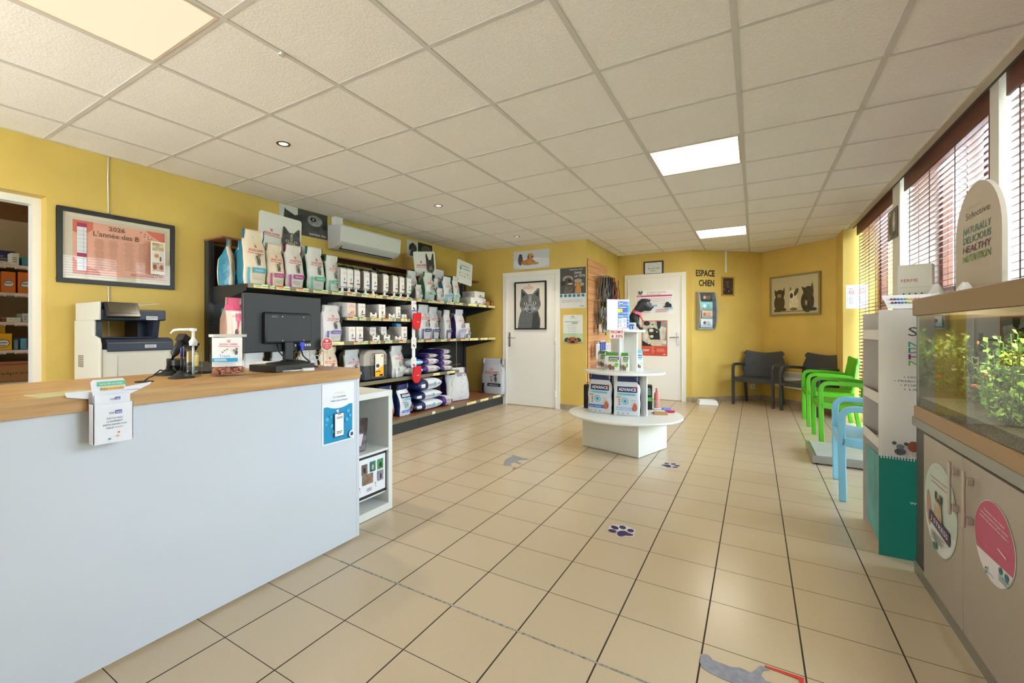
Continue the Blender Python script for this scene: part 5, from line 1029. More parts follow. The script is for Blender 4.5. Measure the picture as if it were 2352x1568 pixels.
# stacked multipacks and small orange boxes at the right end
for px0, px1, z, hh, x, l in ((1081, 1104, SA, .1, -3.52, 'white multipack carton at the bottom left of the small pile'), (1104, 1116, SA, .1, -3.56, 'white multipack carton end-on beside the bottom one'), (1090, 1113, SA+.1, .105, -3.56, 'white multipack carton on top of the small pile')):
    y0, y1 = onX(px0, 0, x)[0], onX(px1, 0, x)[0]; stamp('carton_grey', 'multipack_carton', l, 'box', (x-.22, (y0+y1)/2, z), PI/2, ((y1-y0)/.075, 1.1, hh/.125))
for px, l in ((1121, 'small orange box left of its twin on the top shelf'), (1132, 'small orange box at the far right end of the top shelf')):
    y = onX(px, 0, -3.54)[0]; t = thing('small_orange_box', l, 'box', (-3.58, y, SA), PI/2); b = B(); b.box(-.055, .05, -.04, .04, 0, .065, mat('#c28a4a', .6)); b.obj('carton', t); b = B(); b.box(-.05, .045, -.038, .035, .065, .07, mat('#2c2a2c', .5)); b.obj('dark_contents', t)
t = thing('ring_binder', 'teal ring binder standing at the left end of the middle shelf', 'binder', (-3.75, 2.16, SC), PI/2+.5)
b = B(); b.box(-.012, 0, -.14, .14, 0, .3, mat('#1f8f94', .4)); b.box(.03, .042, -.14, .14, 0, .3, mat('#1f8f94', .4)); b.box(-.012, .042, -.143, -.14, 0, .3, mat('#1f8f94', .4)); b.obj('cover', t); b = B(); b.box(.001, .029, -.135, .13, .004, .295, WHITE); b.obj('pages', t)
t = flat('info_sheet', 'white printed sheet with dark lines beside the teal binder', 'sheet', -3.68, 2.29, SC, PI/2, .16, .29, '#dfe3e8'); A = Art(.16, .29); A.lines(.15, .1, .9, .85, 12, '#7c8894', .2); 
for y in (.2, .28, .42, .55): A.rect(.15, y, .9, y+.018, '#2f4a63')
A.obj('print', t)
# pet carrier
t = thing('pet_carrier', 'grey and dark plastic pet carrier with a yellow card in its wire door', 'pet carrier', (-3.74, 3.62, SD+.012), PI/2)
y0, y1 = onX(838, 0, -3.52)[0], onX(894, 0, -3.52)[0]; cw = (y1-y0); t.location.y = (y0+y1)/2
LG, DG = mat('#aaa59c', .45), mat('#3b3f43', .5)
def rr(w, h0, h1, r):
    p = [(-w/2, h0), (w/2, h0)]; 
    for a in range(0, 91, 15): p.append((w/2-r+r*math.cos(math.radians(a)), h1-r+r*math.sin(math.radians(a))))
    for a in range(90, 181, 15): p.append((-w/2+r+r*math.cos(math.radians(a)), h1-r+r*math.sin(math.radians(a))))
    return p
b = B(); b.xz(rr(cw*.96, .15, .325, .09), -.2, .2, LG); b.obj('upper_shell', t, .012)
b = B(); b.xz([(-cw*.44, 0), (cw*.44, 0), (cw*.5, .15), (-cw*.5, .15)], -.205, .205, DG); b.obj('lower_shell', t, .01)
b = B()
for i in range(5): b.box(-cw*.482, -cw*.478, -.13+.05*i, -.11+.05*i, .2, .28, BLACK)
b.obj('side_vents', t)
b = B(); q = cw*.27; b.tube([(-q+.02, -.215, .03), (q+.04, -.215, .03), (q+.05, -.215, .25), (q*.6+.02, -.215, .285), (-q*.8+.02, -.215, .285), (-q+.02, -.215, .25)], .004, mat('#9c9689', .3, .7), 6, True)
for i in range(6): x = -q+.03+i*(2*q/5.5); b.tube([(x, -.213, .03), (x, -.213, .27)], .0018, BLACK, 5)
for i in range(4): b.tube([(-q+.02, -.212, .07+.055*i), (q+.045, -.212, .07+.055*i)], .0018, BLACK, 5)
b.obj('wire_door', t)
A = Art(.13, .25); A.rect(0, 0, 1, 1, '#e9e4d6'); A.poly([(0, 0), (1, 0), (1, .5), (.4, .35), (0, .25)], '#f2b21c'); A.ell(.3, .48, .2, .16, '#3b3f43'); A.rect(.5, .02, .9, .1, '#17171a'); A.ell(.82, .9, .1, .06, '#c23a3a')
for i in range(4): A.rect(.08+.14*i, .2, .16+.14*i, .26, '#4a3a2a')
A.obj('yellow_card', t, loc=(.03, -.221, .03))
# clip strip with cards and two red mittens
ty = onX(951, 0, -3.47)[0]
t = thing('hanging_card_strip', 'white strip of small cards hanging down the front of the shelving', 'card strip', (-3.476, ty, 0), PI/2)
zt = onX(951, 690, -3.47)[1]; zb = onX(951, 872, -3.47)[1]
b = B(); b.box(-.03, .03, 0, .001, zb+.02, zt, mat('#e4eaf0', .4)); b.obj('strip', t)
for z_, hh, c in ((zt-.13, .13, 1), (onX(951, 800, -3.47)[1], .13, 0), (onX(951, 844, -3.47)[1], .12, 0)):
    b = B(); b.box(-.045, .045, -.004, -.001, z_, z_+hh, mat('#e9edf2', .4)); cd_ = b.obj('card', t); A = Art(.09, hh); royal(A, .45, .66, .5, ul=False); A.ell(.35, .3, .12, .14, '#a0583c', var=.4, sc=30); A.ell(.55, .22, .1, .12, '#3a3a40'); 
    if c: A.rect(0, 0, 1, .12, '#3f74c8'); A.ell(.8, .75, .1, .1, '#d8303c')
    A.obj('card_print', cd_, loc=(0, -.0045, z_))
def mitten(z_, label):
    t = thing('red_mitten', label, 'mitten', (-3.448, ty+.03, z_), PI/2); RD = mat('#d41c26', .7, bump=.4, sc=60); b = B()
    b.xz([(-.06, .12), (-.065, .05), (-.085, .02), (-.08, -.03), (-.05, -.07), (0, -.08), (.05, -.06), (.06, 0), (.075, .06), (.07, .13)], -.012, .012, RD); b.obj('mitten_body', t, .008)
    b = B(); b.tube([(-.02, -.014, .02), (-.0, -.016, .012), (.02, -.014, .022)], .003, WHITE, 6); b.obj('stitching', t)
mitten(onX(955, 742, -3.45)[1], 'red mitten hanging at the upper end of the white card strip'); mitten(onX(955, 865, -3.45)[1], 'red mitten hanging at the lower end of the white card strip')
py_ = onX(1037, 0, -3.4)[0]; t = thing('extension_socket', 'white plug and cord dangling in front of the lowest bags', 'plug', (-3.38, py_, 0), PI/2)
b = B(); z_ = onX(1037, 885, -3.38)[1]; b.rbox(-.025, .025, -.015, .015, z_-.02, z_+.04, .01, mat('#d8d2c4', .5)); b.obj('plug_body', t); b = B(); b.tube([(0, 0, z_-.02), (-.01, 0, z_-.08), (-.02, .01, z_-.13), (-.06, .02, .175)], .005, mat('#d8d2c4', .5), 6); b.obj('cord', t); 
b = B(); b.tube([(0, .02, z_+.04), (.0, -.06, .6), (0, -.06, 1.0)], .002, mat('#9a9a98', .5), 5); b.obj('hanging_wire', t)
# signs on the shelving
def sign(label, px0, px1, yt, yb, x, draw, tilt=0, rz=0):
    y0, y1 = onX(px0, 0, x)[0], onX(px1, 0, x)[0]; pm = (px0+px1)/2; z1 = onX(pm, yt, x)[1]; z0 = onX(pm, yb, x)[1]; w, h = y1-y0, z1-z0
    t = thing('shelf_sign', label, 'sign', (x, (y0+y1)/2, z0), PI/2+rz); t.rotation_euler = (0, tilt, PI/2+rz)
    b = B(); r = .025; p = []
    for cx, cz, a in ((w/2-r, h-r, 0), (-w/2+r, h-r, 90), (-w/2+r, r, 180), (w/2-r, r, 270)):
        for i in range(5): q = math.radians(a+90*i/4); p.append((cx+r*math.cos(q), cz+r*math.sin(q)))
    b.xz(p, 0, .006, mat('#d9dbd8', .4)); b.obj('sign_board', t); A = Art(w, h); draw(A); A.obj('sign_print', t, -.0005)
    b = B(); b.box(-.01, .01, .006, .012, -.1, .06, DK); b.obj('support', t)
sign('white board with a tabby cat face above the top shelf bags', 592, 690, 494, 592, -3.72, lambda A: (royal(A, .28, .5, .36), catface(A, .74, .42, .46, '#4a4744', '#8f8b84'), A.text('ALIMENTATION', .45, .04, .05, '#3a3a3a', .5)), .04)
sign('white board with a shepherd dog head above the top shelf bags', 954, 1003, 578, 632, -3.72, lambda A: (royal(A, .3, .4, .42), dogface(A, .72, .36, .44, '#2c2a28', '#77716a', 'up')), -.15)
def d_small(A):
    A.lines(.22, .77, .8, .81, 1, '#3a3f44', .6, .1); A.ell(.22, .66, .06, .07, '#4a9a84'); A.lines(.36, .63, .86, .69, 2, '#3f8f78', .6, .2)
    for i in range(5):
        for j in range(2): A.ell(.18+.16*i, .45-.13*j, .025, .03, ('#5a4a44', '#8fb8a8', '#c88a9a')[(i+j) % 3], 8)
sign('small white board with rows of tiny icons at the right end of the top shelf', 1048, 1083, 600, 652, -3.6, d_small, .1)
# ================================================================ round tiered display in the middle of the floor
DW = mat('#e3e3dc', .35)
DC = (-1.097, 4.517); DR = -.297
dt = thing('display_stand', 'white three tier display stand with oval shelves in the middle of the floor', 'display stand', (*DC, 0), DR)
b = B(); b.box(-.302, .302, -.268, .268, .004, .315, DW); b.obj('base_box', dt, .002)
for r, z, n in ((.535, .315, 'lower_shelf'), (.379, .735, 'middle_shelf'), (.2, 1.134, 'top_shelf')): b = B(); b.lathe([(r-.003, z), (r, z+.003), (r, z+.019), (r-.003, z+.022)], DW, 64); b.obj(n, dt)
for (a, z0, z1) in ((.24, .337, .735), (.14, .757, 1.134)):
    b = B(); b.box(-a, a, -.009, .009, z0, z1, DW); b.obj('upright_panel', dt); b = B(); b.box(-.009, .009, .0095, a*1.15, z0, z1, DW); b.obj('upright_panel', dt); b = B(); b.box(-.009, .009, -a*.7, -.0095, z0, z1, DW); b.obj('upright_panel', dt)
def stand2(kind, name, label, cat, p0, p1, yt, z, dep, base=(.2, .1, .32)):
    a, c = onZ(*p0, z), onZ(*p1, z); w = math.hypot(c[0]-a[0], c[1]-a[1]); rz = math.atan2(c[1]-a[1], c[0]-a[0]); nx, ny = -math.sin(rz), math.cos(rz)
    cx, cy = (a[0]+c[0])/2+nx*dep/2, (a[1]+c[1])/2+ny*dep/2; k = ray((p0[0]+p1[0])/2); d = cx/k[0]; h = H+(CY-yt)/FPX*d-z
    return stamp(kind, name, label, cat, (cx, cy, z), rz, (w/base[0], dep/base[1], h/base[2]))
Z1, Z2, Z3 = .338, .758, 1.157
stand2('advance_adult', 'pet_food_bag', 'left of the two navy topped dog food bags on the display stand, brown dog', 'bag', (1350, 944), (1404, 951), 858, Z1, .08)
stand2('advance_puppy', 'pet_food_bag', 'right of the two navy topped dog food bags on the display stand, white dog', 'bag', (1411, 952), (1470, 957), 862, Z1, .075)
x, y = onZ(1344, 937, Z1); t = thing('zip_case', 'tall black zipped case at the left edge of the lower display shelf', 'case', (x+.01, y+.06, Z1), .1)
b = B(); b.rbox(-.035, .035, -.05, .05, 0, .24, .012, mat('#1b1b1c', .6, bump=.3, sc=80)); b.obj('case_body', t); b = B(); b.tube([(-.012, 0, .24), (-.008, 0, .262), (.02, 0, .262), (.024, 0, .24)], .004, BLACK, 6); b.obj('handle', t)
x, y = onZ(1490, 938, Z1); t = thing('black_green_box', 'narrow black and green package behind the display panel', 'package', (x-.0, y-.02, Z1), .35)
b = B(); b.box(-.03, .03, -.05, .05, 0, .25, mat('#1c211d', .35)); b.obj('carton', t); A = Art(.06, .25); A.rect(.1, .35, .9, .5, '#4fae4a'); A.lines(.2, .6, .8, .9, 5, '#8fb89a'); A.obj('printed_front', t, -.0505)
x, y = onZ(1503, 938, Z1); t = thing('pink_bottle', 'pink pump bottle on the lower display shelf', 'bottle', (x+.03, y-.03, Z1))
b = B(); b.lathe([(.026, 0), (.028, .004), (.027, .15), (.022, .17), (.012, .18)], mat('#e0877a', .35), 20); b.obj('bottle_body', t); b = B(); b.lathe([(.013, .18), (.013, .215), (.008, .22)], mat('#e59a8e', .35), 14); b.obj('cap', t)
A = Art(.03, .06); A.rect(0, 0, 1, 1, '#d8d4cc'); A.lines(.1, .1, .9, .9, 6, '#3a3a3a'); A.obj('label', t, loc=(0, -.0285, .03)); t.rotation_euler.z = -.2
def tool(px, py, c, l, cat='brush', n='grooming_brush', dz=0, rz=.4):
    x, y = onZ(px, py, Z1); t = thing(n, l, cat, (x, y, Z1+dz), rz); b = B(); b.rbox(-.03, .06, -.018, .018, .001, .022, .012, mat(c, .4)); b.obj('brush_head', t, .003); b = B(); b.rbox(-.11, -.03, -.008, .008, .003, .016, .006, mat('#e6e6e6', .4)); b.obj('handle', t); return t
tool(1527, 941, '#6f86d8', 'blue grooming brush lying at the right of the lower display shelf'); tool(1535, 947, '#b8203c', 'red grooming brush lying in front of the blue one')
x, y = onZ(1520, 952, Z1); t = thing('small_carton', 'small brown cardboard box lying in front of the brushes', 'box', (x, y, Z1), .35); b = B(); b.box(-.07, .05, -.022, .022, 0, .028, mat('#b58a5c', .7)); b.obj('carton', t); b = B(); b.lathe([(.009, 0), (.002, .03)], mat('#6b5138', .6), 8, Matrix.Translation((-.07, 0, .014)) @ Matrix.Rotation(-PI/2, 4, 'Y')); b.obj('pointed_tip', t)
for k, l, p0, p1, yt in (('treat_green', 'dark edged treat pouch behind the front green topped pouch', (1372, 842), (1396, 845), 806), ('treat_green', 'wide green topped treat pouch at the front of the middle display shelf', (1387, 850), (1423, 852), 809), ('treat_green', 'narrow green topped treat pouch right of the wide one', (1425, 852), (1444, 853), 810),
        ('treat_blue', 'blue topped treat pouch behind the green topped pair', (1420, 843), (1440, 843), 805), ('treat_blue', 'low blue and white treat pouch leaning beside the green topped pair', (1446, 850), (1456, 851), 818), ('treat_blue', 'pale blue topped treat pouch standing right of the white panel', (1459, 849), (1477, 849), 803)):
    stand2(k, 'treat_pouch', l, 'pouch', p0, p1, yt, Z2, .03, (.16 if k == 'treat_green' else .12, .05, .16 if k == 'treat_green' else .18))
a, c = onZ(1394, 755, 1.155) if False else atd(1394, 755, 4.25), atd(1445, 755, 4.32)
t = thing('leaflet_display', 'acrylic leaflet display with a blue sheet on top of the display stand', 'leaflet display', ((a[0]+c[0])/2, (a[1]+c[1])/2, Z3), math.atan2(c[1]-a[1], c[0]-a[0]))
w_ = math.hypot(c[0]-a[0], c[1]-a[1]); b = B(); b.box(-w_/2, w_/2, -.002, 0, 0, .29, mat('#dfe6f0', .2)); b.obj('back_sheet', t); b = B(); b.box(-w_/2, w_/2, -.008, -.006, 0, .29, mat((1, 1, 1), .03, kind='glass')); b.box(-w_/2, w_/2, -.006, .05, 0, .003, mat((1, 1, 1), .03, kind='glass')); b.obj('acrylic_holder', t)
A = Art(w_, .29); A.rect(0, 0, 1, 1, '#e6eefc'); A.rect(.48, .05, 1, .96, '#2b4fa8', 3); A.poly([(.9, .96), (1, .96), (1, .2), (.95, .2)], '#2f9be0'); A.lines(.54, .85, .72, .89, 1, '#ffffff'); A.rect(.5, .78, .9, .785, '#4fc0d0'); A.lines(.5, .73, .86, .76, 1, '#ffffff', .6, .1); A.rect(.46, .58, .68, .7, '#f2e23a'); A.text('%', .6, .61, .05, '#4a5a2a', .08); A.rect(.5, .4, .7, .5, '#3f8fe0')
for x0, y0 in ((.5, .06), (.68, .08)): A.rect(x0, y0, x0+.18, y0+.32, '#e3e8ee'); A.lines(x0+.02, y0+.15, x0+.16, y0+.28, 3, '#4a6a9a'); A.ell(x0+.09, y0+.08, .03, .04, '#a8876a')
A.obj('blue_sheet', t, -.0025)
x, y, _ = atd(1452, 755, 4.35); t = thing('leaflet_cup', 'small clear box of cards in front of the black dog figure', 'card box', (x, y, Z3), .3); b = B(); b.box(-.04, .04, -.03, .03, 0, .003, CLR); b.box(-.04, .04, -.031, -.029, 0, .085, CLR); b.box(-.04, -.039, -.029, .03, 0, .085, CLR); b.box(.039, .04, -.029, .03, 0, .085, CLR); b.obj('clear_box', t); A = Art(.07, .07); A.rect(0, 0, 1, 1, '#dfe6f0'); A.rect(.05, .55, .7, .75, '#2b4fa8'); A.rect(.1, .1, .25, .5, '#2b4fa8'); A.rect(.4, .1, .6, .5, '#2b4fa8'); A.obj('cards', t, -.027)
# black dog figure with a pink scarf: one continuous skinned body
x, y, _ = atd(1462, 755, 4.42); t = thing('dog_figure', 'black toy dog figure wearing a pink bandana on top of the display stand', 'dog figure', (x-.0, y+.02, Z3), .25); t.scale = (1.12, 1.12, 1.12)
V = [(-.06, 0, .045), (-.045, 0, .09), (-.02, 0, .13), (.0, 0, .165), (.035, 0, .215), (.088, 0, .195), (.0, -.022, .06), (.025, -.026, .012), (.05, -.026, .008), (.0, .022, .06), (.025, .026, .012), (.05, .026, .008), (-.07, -.03, .02), (-.03, -.035, .014), (-.07, .03, .02), (-.03, .035, .014), (-.1, 0, .03), (-.12, 0, .05), (-.01, 0, .1)]
Ed = [(0, 1), (1, 18), (18, 2), (2, 3), (3, 4), (4, 5), (18, 6), (6, 7), (7, 8), (18, 9), (9, 10), (10, 11), (0, 12), (12, 13), (0, 14), (14, 15), (0, 16), (16, 17)]
Rr = [.045, .044, .042, .036, .058, .038, .016, .013, .012, .016, .013, .012, .026, .014, .026, .014, .01, .006, .036]
me = bpy.data.meshes.new('dog'); me.from_pydata(V, Ed, []); me.materials.append(mat('#26272a', .5)); o = link('dog_body', me, t)
sk = o.modifiers.new('skin', 'SKIN'); 
for i, r in enumerate(Rr): me.skin_vertices[0].data[i].radius = (r, r)
me.skin_vertices[0].data[0].use_root = True; ss = o.modifiers.new('sub', 'SUBSURF'); ss.levels = ss.render_levels = 2; sk.use_smooth_shade = True
for q in (-1, 1):
    b = B(); b.add([(.03, q*.03, .27), (.06, q*.034, .274), (.11, q*.06, .262), (.1, q*.066, .248), (.045, q*.048, .258)], [(0, 1, 2, 3, 4)], mat('#303236', .5)); o = b.obj('ear', t); m_ = o.modifiers.new('s', 'SOLIDIFY'); m_.thickness = .008
    b = B(); b.ball((.085, q*.046, .232), .01, mat('#b8b09a', .3), 12, 8); b.ball((.088, q*.053, .232), .005, BLACK, 8, 6); b.obj('eye', t)
b = B(); v0 = len(b.v); b.ball((.066, 0, .222), (.066, .052, .054), mat('#2b2c30', .5), 24, 16)
b.v = [(x, y*(1-.35*max(0, (x-.07)/.06)), z-.35*max(0, x-.07)-(.2*max(0, x-.08) if z > .22 else 0)) for x, y, z in b.v]; b.obj('dog_head', t)
b = B(); b.ball((.13, 0, .2), (.01, .012, .009), mat('#0b0b0c', .3), 12, 8); b.obj('nose', t)
b = B(); PK = mat('#d0616e', .8, var=.1); n = 16; v = []
for i in range(n):
    a = 2*PI*i/n; c_, s_ = math.cos(a), math.sin(a); dn = .05*max(0, c_)**2; v += [(.0+.034*c_, .034*s_, .172-.012*c_), (.005+.052*c_, .048*s_, .135-.02*c_-dn)]
b.add(v, [(2*i, 2*i+1, (2*i+3) % (2*n), (2*i+2) % (2*n)) for i in range(n)], PK); o = b.obj('bandana', t, label='pink bandana with a red spotted hem'); m_ = o.modifiers.new('s', 'SOLIDIFY'); m_.thickness = .004
b = B(); 
for i in range(10): a = 2*PI*i/10; c_, s_ = math.cos(a), math.sin(a); b.ball((.005+.054*c_, .05*s_, .14-.02*c_-.045*max(0, c_)**2), .005, mat('#e8ddd0' if i % 2 else '#b0303a', .7), 6, 4)
b.obj('hem_spots', t)
x, y, zz = atd(1417, 776, 4.24); t = thing('promo_card', 'white card reading promo minus 30 percent hanging under the top display shelf', 'price card', (x, y, H+(CY-777)/FPX*4.24), .12); b = B(); b.box(-.066, .066, 0, .0015, 0, .085, mat('#eceae6', .5)); b.obj('card', t); A = Art(.132, .085); A.text('PROMO', .5, .56, .32, RED, .86, bold=.02); A.text('30%', .66, .1, .32, RED, .52, bold=.02); A.poly([(.16, .4), (.24, .4), (.24, .24), (.3, .24), (.2, .06), (.1, .24), (.16, .24)], RED); A.obj('printed_text', t)
b = B(); b.tube([(-.05, .003, .085), (-.05, .01, .095)], .002, BLACK, 5); b.tube([(.05, .003, .085), (.05, .01, .095)], .002, BLACK, 5); b.obj('hanging_clip', t)
# ================================================================ slat wall with leads and small goods
t = thing('slat_board', 'brown slatted display board on the side wall behind the display stand', 'display board', (-2.028, 6.235, .38), PI/2)
SB = wood('slat_wood', '#c88a58', '#dca274', 0, 2., .5); b = B()
for i in range(18):
    z = i*.1; b.box(0, .95, -.018, 0, z+.004, z+.1, SB)
b.box(0, .95, -.006, 0, 0, 1.8, mat('#3a2a20', .6)); b.obj('board', t)
random.seed(3)
def hook(y, z, l=.18):
    t = thing('wall_hook', 'thin metal hook on the slatted board %s' % hooklab.pop(0), 'hook', (-2.01, y, z), PI/2); b = B(); b.box(-.012, .012, 0, .003, -.02, .02, STEEL) if False else b.tube([(0, 0, 0), (0, -l, 0), (0, -l-.01, .014)], .0028, STEEL, 6); b.obj('rod', t); return t
hooklab = ['holding nothing, nearest the top left corner', 'holding nothing, second from the top left corner', 'holding the grey looped lead', 'holding the patterned lead', 'holding the dark blue lead', 'holding the green collar', 'holding the red collar', 'holding the brown muzzle', 'holding the camouflage leads', 'holding the black harness']
leads = [(6.33, 1.92, None), (6.43, 1.92, None), (6.55, 1.95, ('#6d6a66', .34, 'grey looped dog lead on the slatted board')), (6.66, 1.95, ('#4c4536', .3, 'patterned dog lead beside the grey one')), (6.78, 1.95, ('#1d2740', .42, 'long dark blue dog lead in the middle of the slatted board')), (6.88, 1.95, ('#2d5a3a', .26, 'green dog collar hanging high on the slatted board')),
         (6.97, 1.95, ('#b02a30', .3, 'red dog collar hanging on the slatted board')), (7.12, 1.93, None), (6.52, 1.58, ('#5a5638', .4, 'camouflage dog lead in the lower row of the slatted board')), (6.7, 1.58, ('#17171a', .36, 'black dog harness in the lower row of the slatted board'))]
for y, z, s in leads:
    hook(y, z, .2)
    if s:
        c, ln, lab = s; q = thing('dog_lead', lab, 'lead', (-2.01, y, z), PI/2); b = B(); m_ = mat(c, .7, var=.4, sc=60)
        for k in range(4):
            yy = -.05-.04*k; w_ = .026+.014*(k % 2); q1 = random.uniform(-.02, .02); b.tube([(-.004, yy, .004), (-w_+q1, yy-.01, -ln*.3), (-w_*1.4, yy+q1, -ln*.7), (-w_*.8, yy, -ln*.95), (0, yy+.006, -ln-(.03*k)), (w_*.9, yy, -ln*.95), (w_*1.4, yy-q1, -ln*.7), (w_+q1, yy+.01, -ln*.3), (.004, yy, .004)], .009, m_, 6)
        b.obj('webbing', q); b = B(); b.lathe([(.006, -.04), (.01, -.02), (.006, 0)], STEEL, 8, None, (0, -.06)); b.obj('clip', q)
q = thing('dog_muzzle', 'brown fabric dog muzzle on the right hook of the slatted board', 'muzzle', (-2.01, 7.12, 1.93), PI/2)
b = B(); b.tube([(0, -.19, 0), (.01, -.19, -.1)], .006, BLACK, 6); b.tube([(0.0+.09*math.cos(a), -.19, -.22+.11*math.sin(a)) for a in [2*PI*i/18 for i in range(18)]], .009, mat('#8a6a4a', .8), 6, True); b.obj('strap', q); b = B(); b.xz([(-.09, -.02), (.02, -.16), (.06, -.26), (0, -.3), (-.08, -.2), (-.12, -.1)], -.18, -.13, mat('#4a4038', .8)); b.obj('nose_cover', q, .006)
def pegpack(y, z, w, h, c, lab, c2='#cfd6e0', d=.1):
    q = thing('hanging_pack', lab, 'pack', (-2.0, y, z), PI/2); b = B(); b.box(-w/2, w/2, -d, -d+.025, 0, h, mat(c, .35)); b.obj('pack_body', q, .004); b = B(); b.tube([(0, .01, h+.01), (0, -d-.01, h+.01)], .0025, STEEL, 6); b.obj('peg', q)
    b = B(); b.xz([(-.02, h), (.02, h), (.012, h+.03), (-.012, h+.03)], -d+.005, -d+.007, WHITE); b.obj('hanger_tab', q)
    A = Art(w, h); A.rect(.1, .15, .9, .45, c2); A.lines(.15, .55, .85, .9, 4, '#8a92a8'); A.obj('printed_front', q, -d-.0005)
for a in ((6.56, 1.33, .12, .14, '#8fa4cc', 'pale blue pack high under the leads on the slatted board'), (6.72, 1.3, .14, .16, '#7a9ac4', 'blue pack right of the pale blue pack under the leads'), (6.5, 1.13, .13, .11, '#e0c8b0', 'beige pack under the pale blue pack'), (6.68, 1.12, .12, .12, '#3a2a28', 'dark brown pack right of the beige pack'),
          (6.36, .74, .12, .22, '#d8dade', 'white pack with a black device in the lower part of the board', '#26272a'), (6.5, .76, .07, .22, '#24479a', 'first dark blue pack in the row on the slatted board'), (6.59, .76, .07, .22, '#2a52ac', 'middle dark blue pack in the row on the slatted board'), (6.68, .76, .07, .22, '#24479a', 'last dark blue pack in the row on the slatted board'), (6.8, .72, .11, .24, '#dfe2ea', 'white patterned pack right of the blue packs', '#b04a5a'), (6.93, .72, .11, .24, '#e3dfe4', 'white patterned pack nearest the display stand panel', '#b06a9a'),
          (6.35, .5, .1, .15, '#d89aa8', 'pink pack at the bottom left of the slatted board', '#c23a5a'), (6.47, .5, .1, .15, '#e0c0c8', 'pale pink pack at the bottom of the slatted board', '#d86a8a'), (6.6, .5, .1, .16, '#3c3c44', 'dark pack at the bottom of the slatted board', '#6a6a72')): pegpack(*a)
# ================================================================ resin armchairs
def chair_parts(key, c):
    m = mat(c, .38, spec=.5); P = []
    for q in (-1, 1):
        x0, x1 = (.255, .29) if q > 0 else (-.29, -.255); b = B()
        b.strip([(-.225, 0), (-.23, .3), (-.232, .545)], x0, x1, .042, m); P.append(('leg', b.mesh('leg')))
        b = B(); arc = [(-.232, .54), (-.231, .565), (-.226, .585), (-.216, .602), (-.202, .614), (-.185, .621), (-.16, .625)]; b.strip(arc+[(0, .621), (.12, .612), (.2, .6)], x0, x1, .04, m); P.append(('armrest', b.mesh('armrest')))
        b = B(); b.strip([(.17, .42), (.21, .25), (.25, 0)], x0-.0-(.0 if q > 0 else -.0)-q*.02, x1-q*.02, .042, m); P.append(('leg', b.mesh('leg')))
        b = B(); b.strip([(-.235, .405), (-.1, .39), (.05, .385), (.2, .4)], x0, x1, .06, m); P.append(('side_rail', b.mesh('rail')))
    b = B(); N_ = 10; v = []; R_ = 8
    for j in range(R_+1):
        y = -.235+.43*j/R_
        for i in range(N_+1): u = 2*i/N_-1; z = .425-.018*(1-u*u)*math.sin(PI*j/R_)+(-.02 if j == 0 else 0); v += [(u*.262, y, z)]
    k = len(v); v += [(x, y, z-.022) for x, y, z in v]; f = []
    for j in range(R_):
        for i in range(N_): a = j*(N_+1)+i; f += [(a, a+1, a+N_+2, a+N_+1), (k+a+N_+1, k+a+N_+2, k+a+1, k+a)]
    for i in range(N_): f += [(i+1, i, k+i, k+i+1), (R_*(N_+1)+i, R_*(N_+1)+i+1, k+R_*(N_+1)+i+1, k+R_*(N_+1)+i)]
    for j in range(R_): f += [(j*(N_+1), (j+1)*(N_+1), k+(j+1)*(N_+1), k+j*(N_+1)), ((j+1)*(N_+1)+N_, j*(N_+1)+N_, k+j*(N_+1)+N_, k+(j+1)*(N_+1)+N_)]
    b.add(v, f, m, True); b.strip([(-.24, .41), (-.238, .36)], -.262, .262, .02, m); P.append(('seat', b.mesh('seat')))
    b = B(); v = []; R_ = 10
    for j in range(R_+1):
        t = j/R_
        for i in range(N_+1):
            u = 2*i/N_-1; top = .80+.035*abs(u)**1.6; z = .415+(top-.415)*t; wd = .25+.06*math.sin(PI*min(1, t*1.15)**.9)*.9 if t < .87 else .3-.05*(t-.87)/.13
            v.append((u*wd, .19+.06*t+.05*(1-u*u)-.03, z))
    k = len(v); v += [(x, y+.018, z) for x, y, z in v]; f = []
    for j in range(R_):
        for i in range(N_): a = j*(N_+1)+i; f += [(a, a+N_+1, a+N_+2, a+1), (k+a, k+a+1, k+a+N_+2, k+a+N_+1)]
    for i in range(N_): f += [(i, i+1, k+i+1, k+i), (R_*(N_+1)+i+1, R_*(N_+1)+i, k+R_*(N_+1)+i, k+R_*(N_+1)+i+1)]
    for j in range(R_): f += [(j*(N_+1), k+j*(N_+1), k+(j+1)*(N_+1), (j+1)*(N_+1)), ((j+1)*(N_+1)+N_, k+(j+1)*(N_+1)+N_, k+j*(N_+1)+N_, j*(N_+1)+N_)]
    b.add(v, f, m, True); P.append(('backrest', b.mesh('backrest'))); KINDS[key] = P
chair_parts('chair_grey', '#35393d'); chair_parts('chair_green', '#58b41c'); chair_parts('chair_blue', '#86c8e4')
def place_chair(kind, fl_, fr_, label):     # front left and front right feet on the floor
    dx, dy = fr_[0]-fl_[0], fr_[1]-fl_[1]; rz = math.atan2(dy, dx); nx, ny = -math.sin(rz), math.cos(rz)
    cx, cy = (fl_[0]+fr_[0])/2+nx*.225, (fl_[1]+fr_[1])/2+ny*.225
    t = stamp(kind, 'armchair', label, 'chair', (cx, cy, 0), rz)
    for o in t.children: 
        m_ = o.modifiers.new('bevel', 'BEVEL'); m_.width = .007; m_.segments = 2; m_.limit_method = 'ANGLE'; m_.angle_limit = .8
place_chair('chair_grey', (-.294, 8.06), (.235, 7.875), 'dark grey plastic armchair in the corner, left of its twin')
place_chair('chair_grey', (.322, 7.775), (.717, 7.395), 'dark grey plastic armchair in front of the white convector heater')
place_chair('chair_green', (.545, 7.2), (.55, 6.66), 'bright green plastic armchair farther from the camera')
place_chair('chair_green', (.56, 6.17), (.57, 5.66), 'bright green plastic armchair nearer the floor scale')
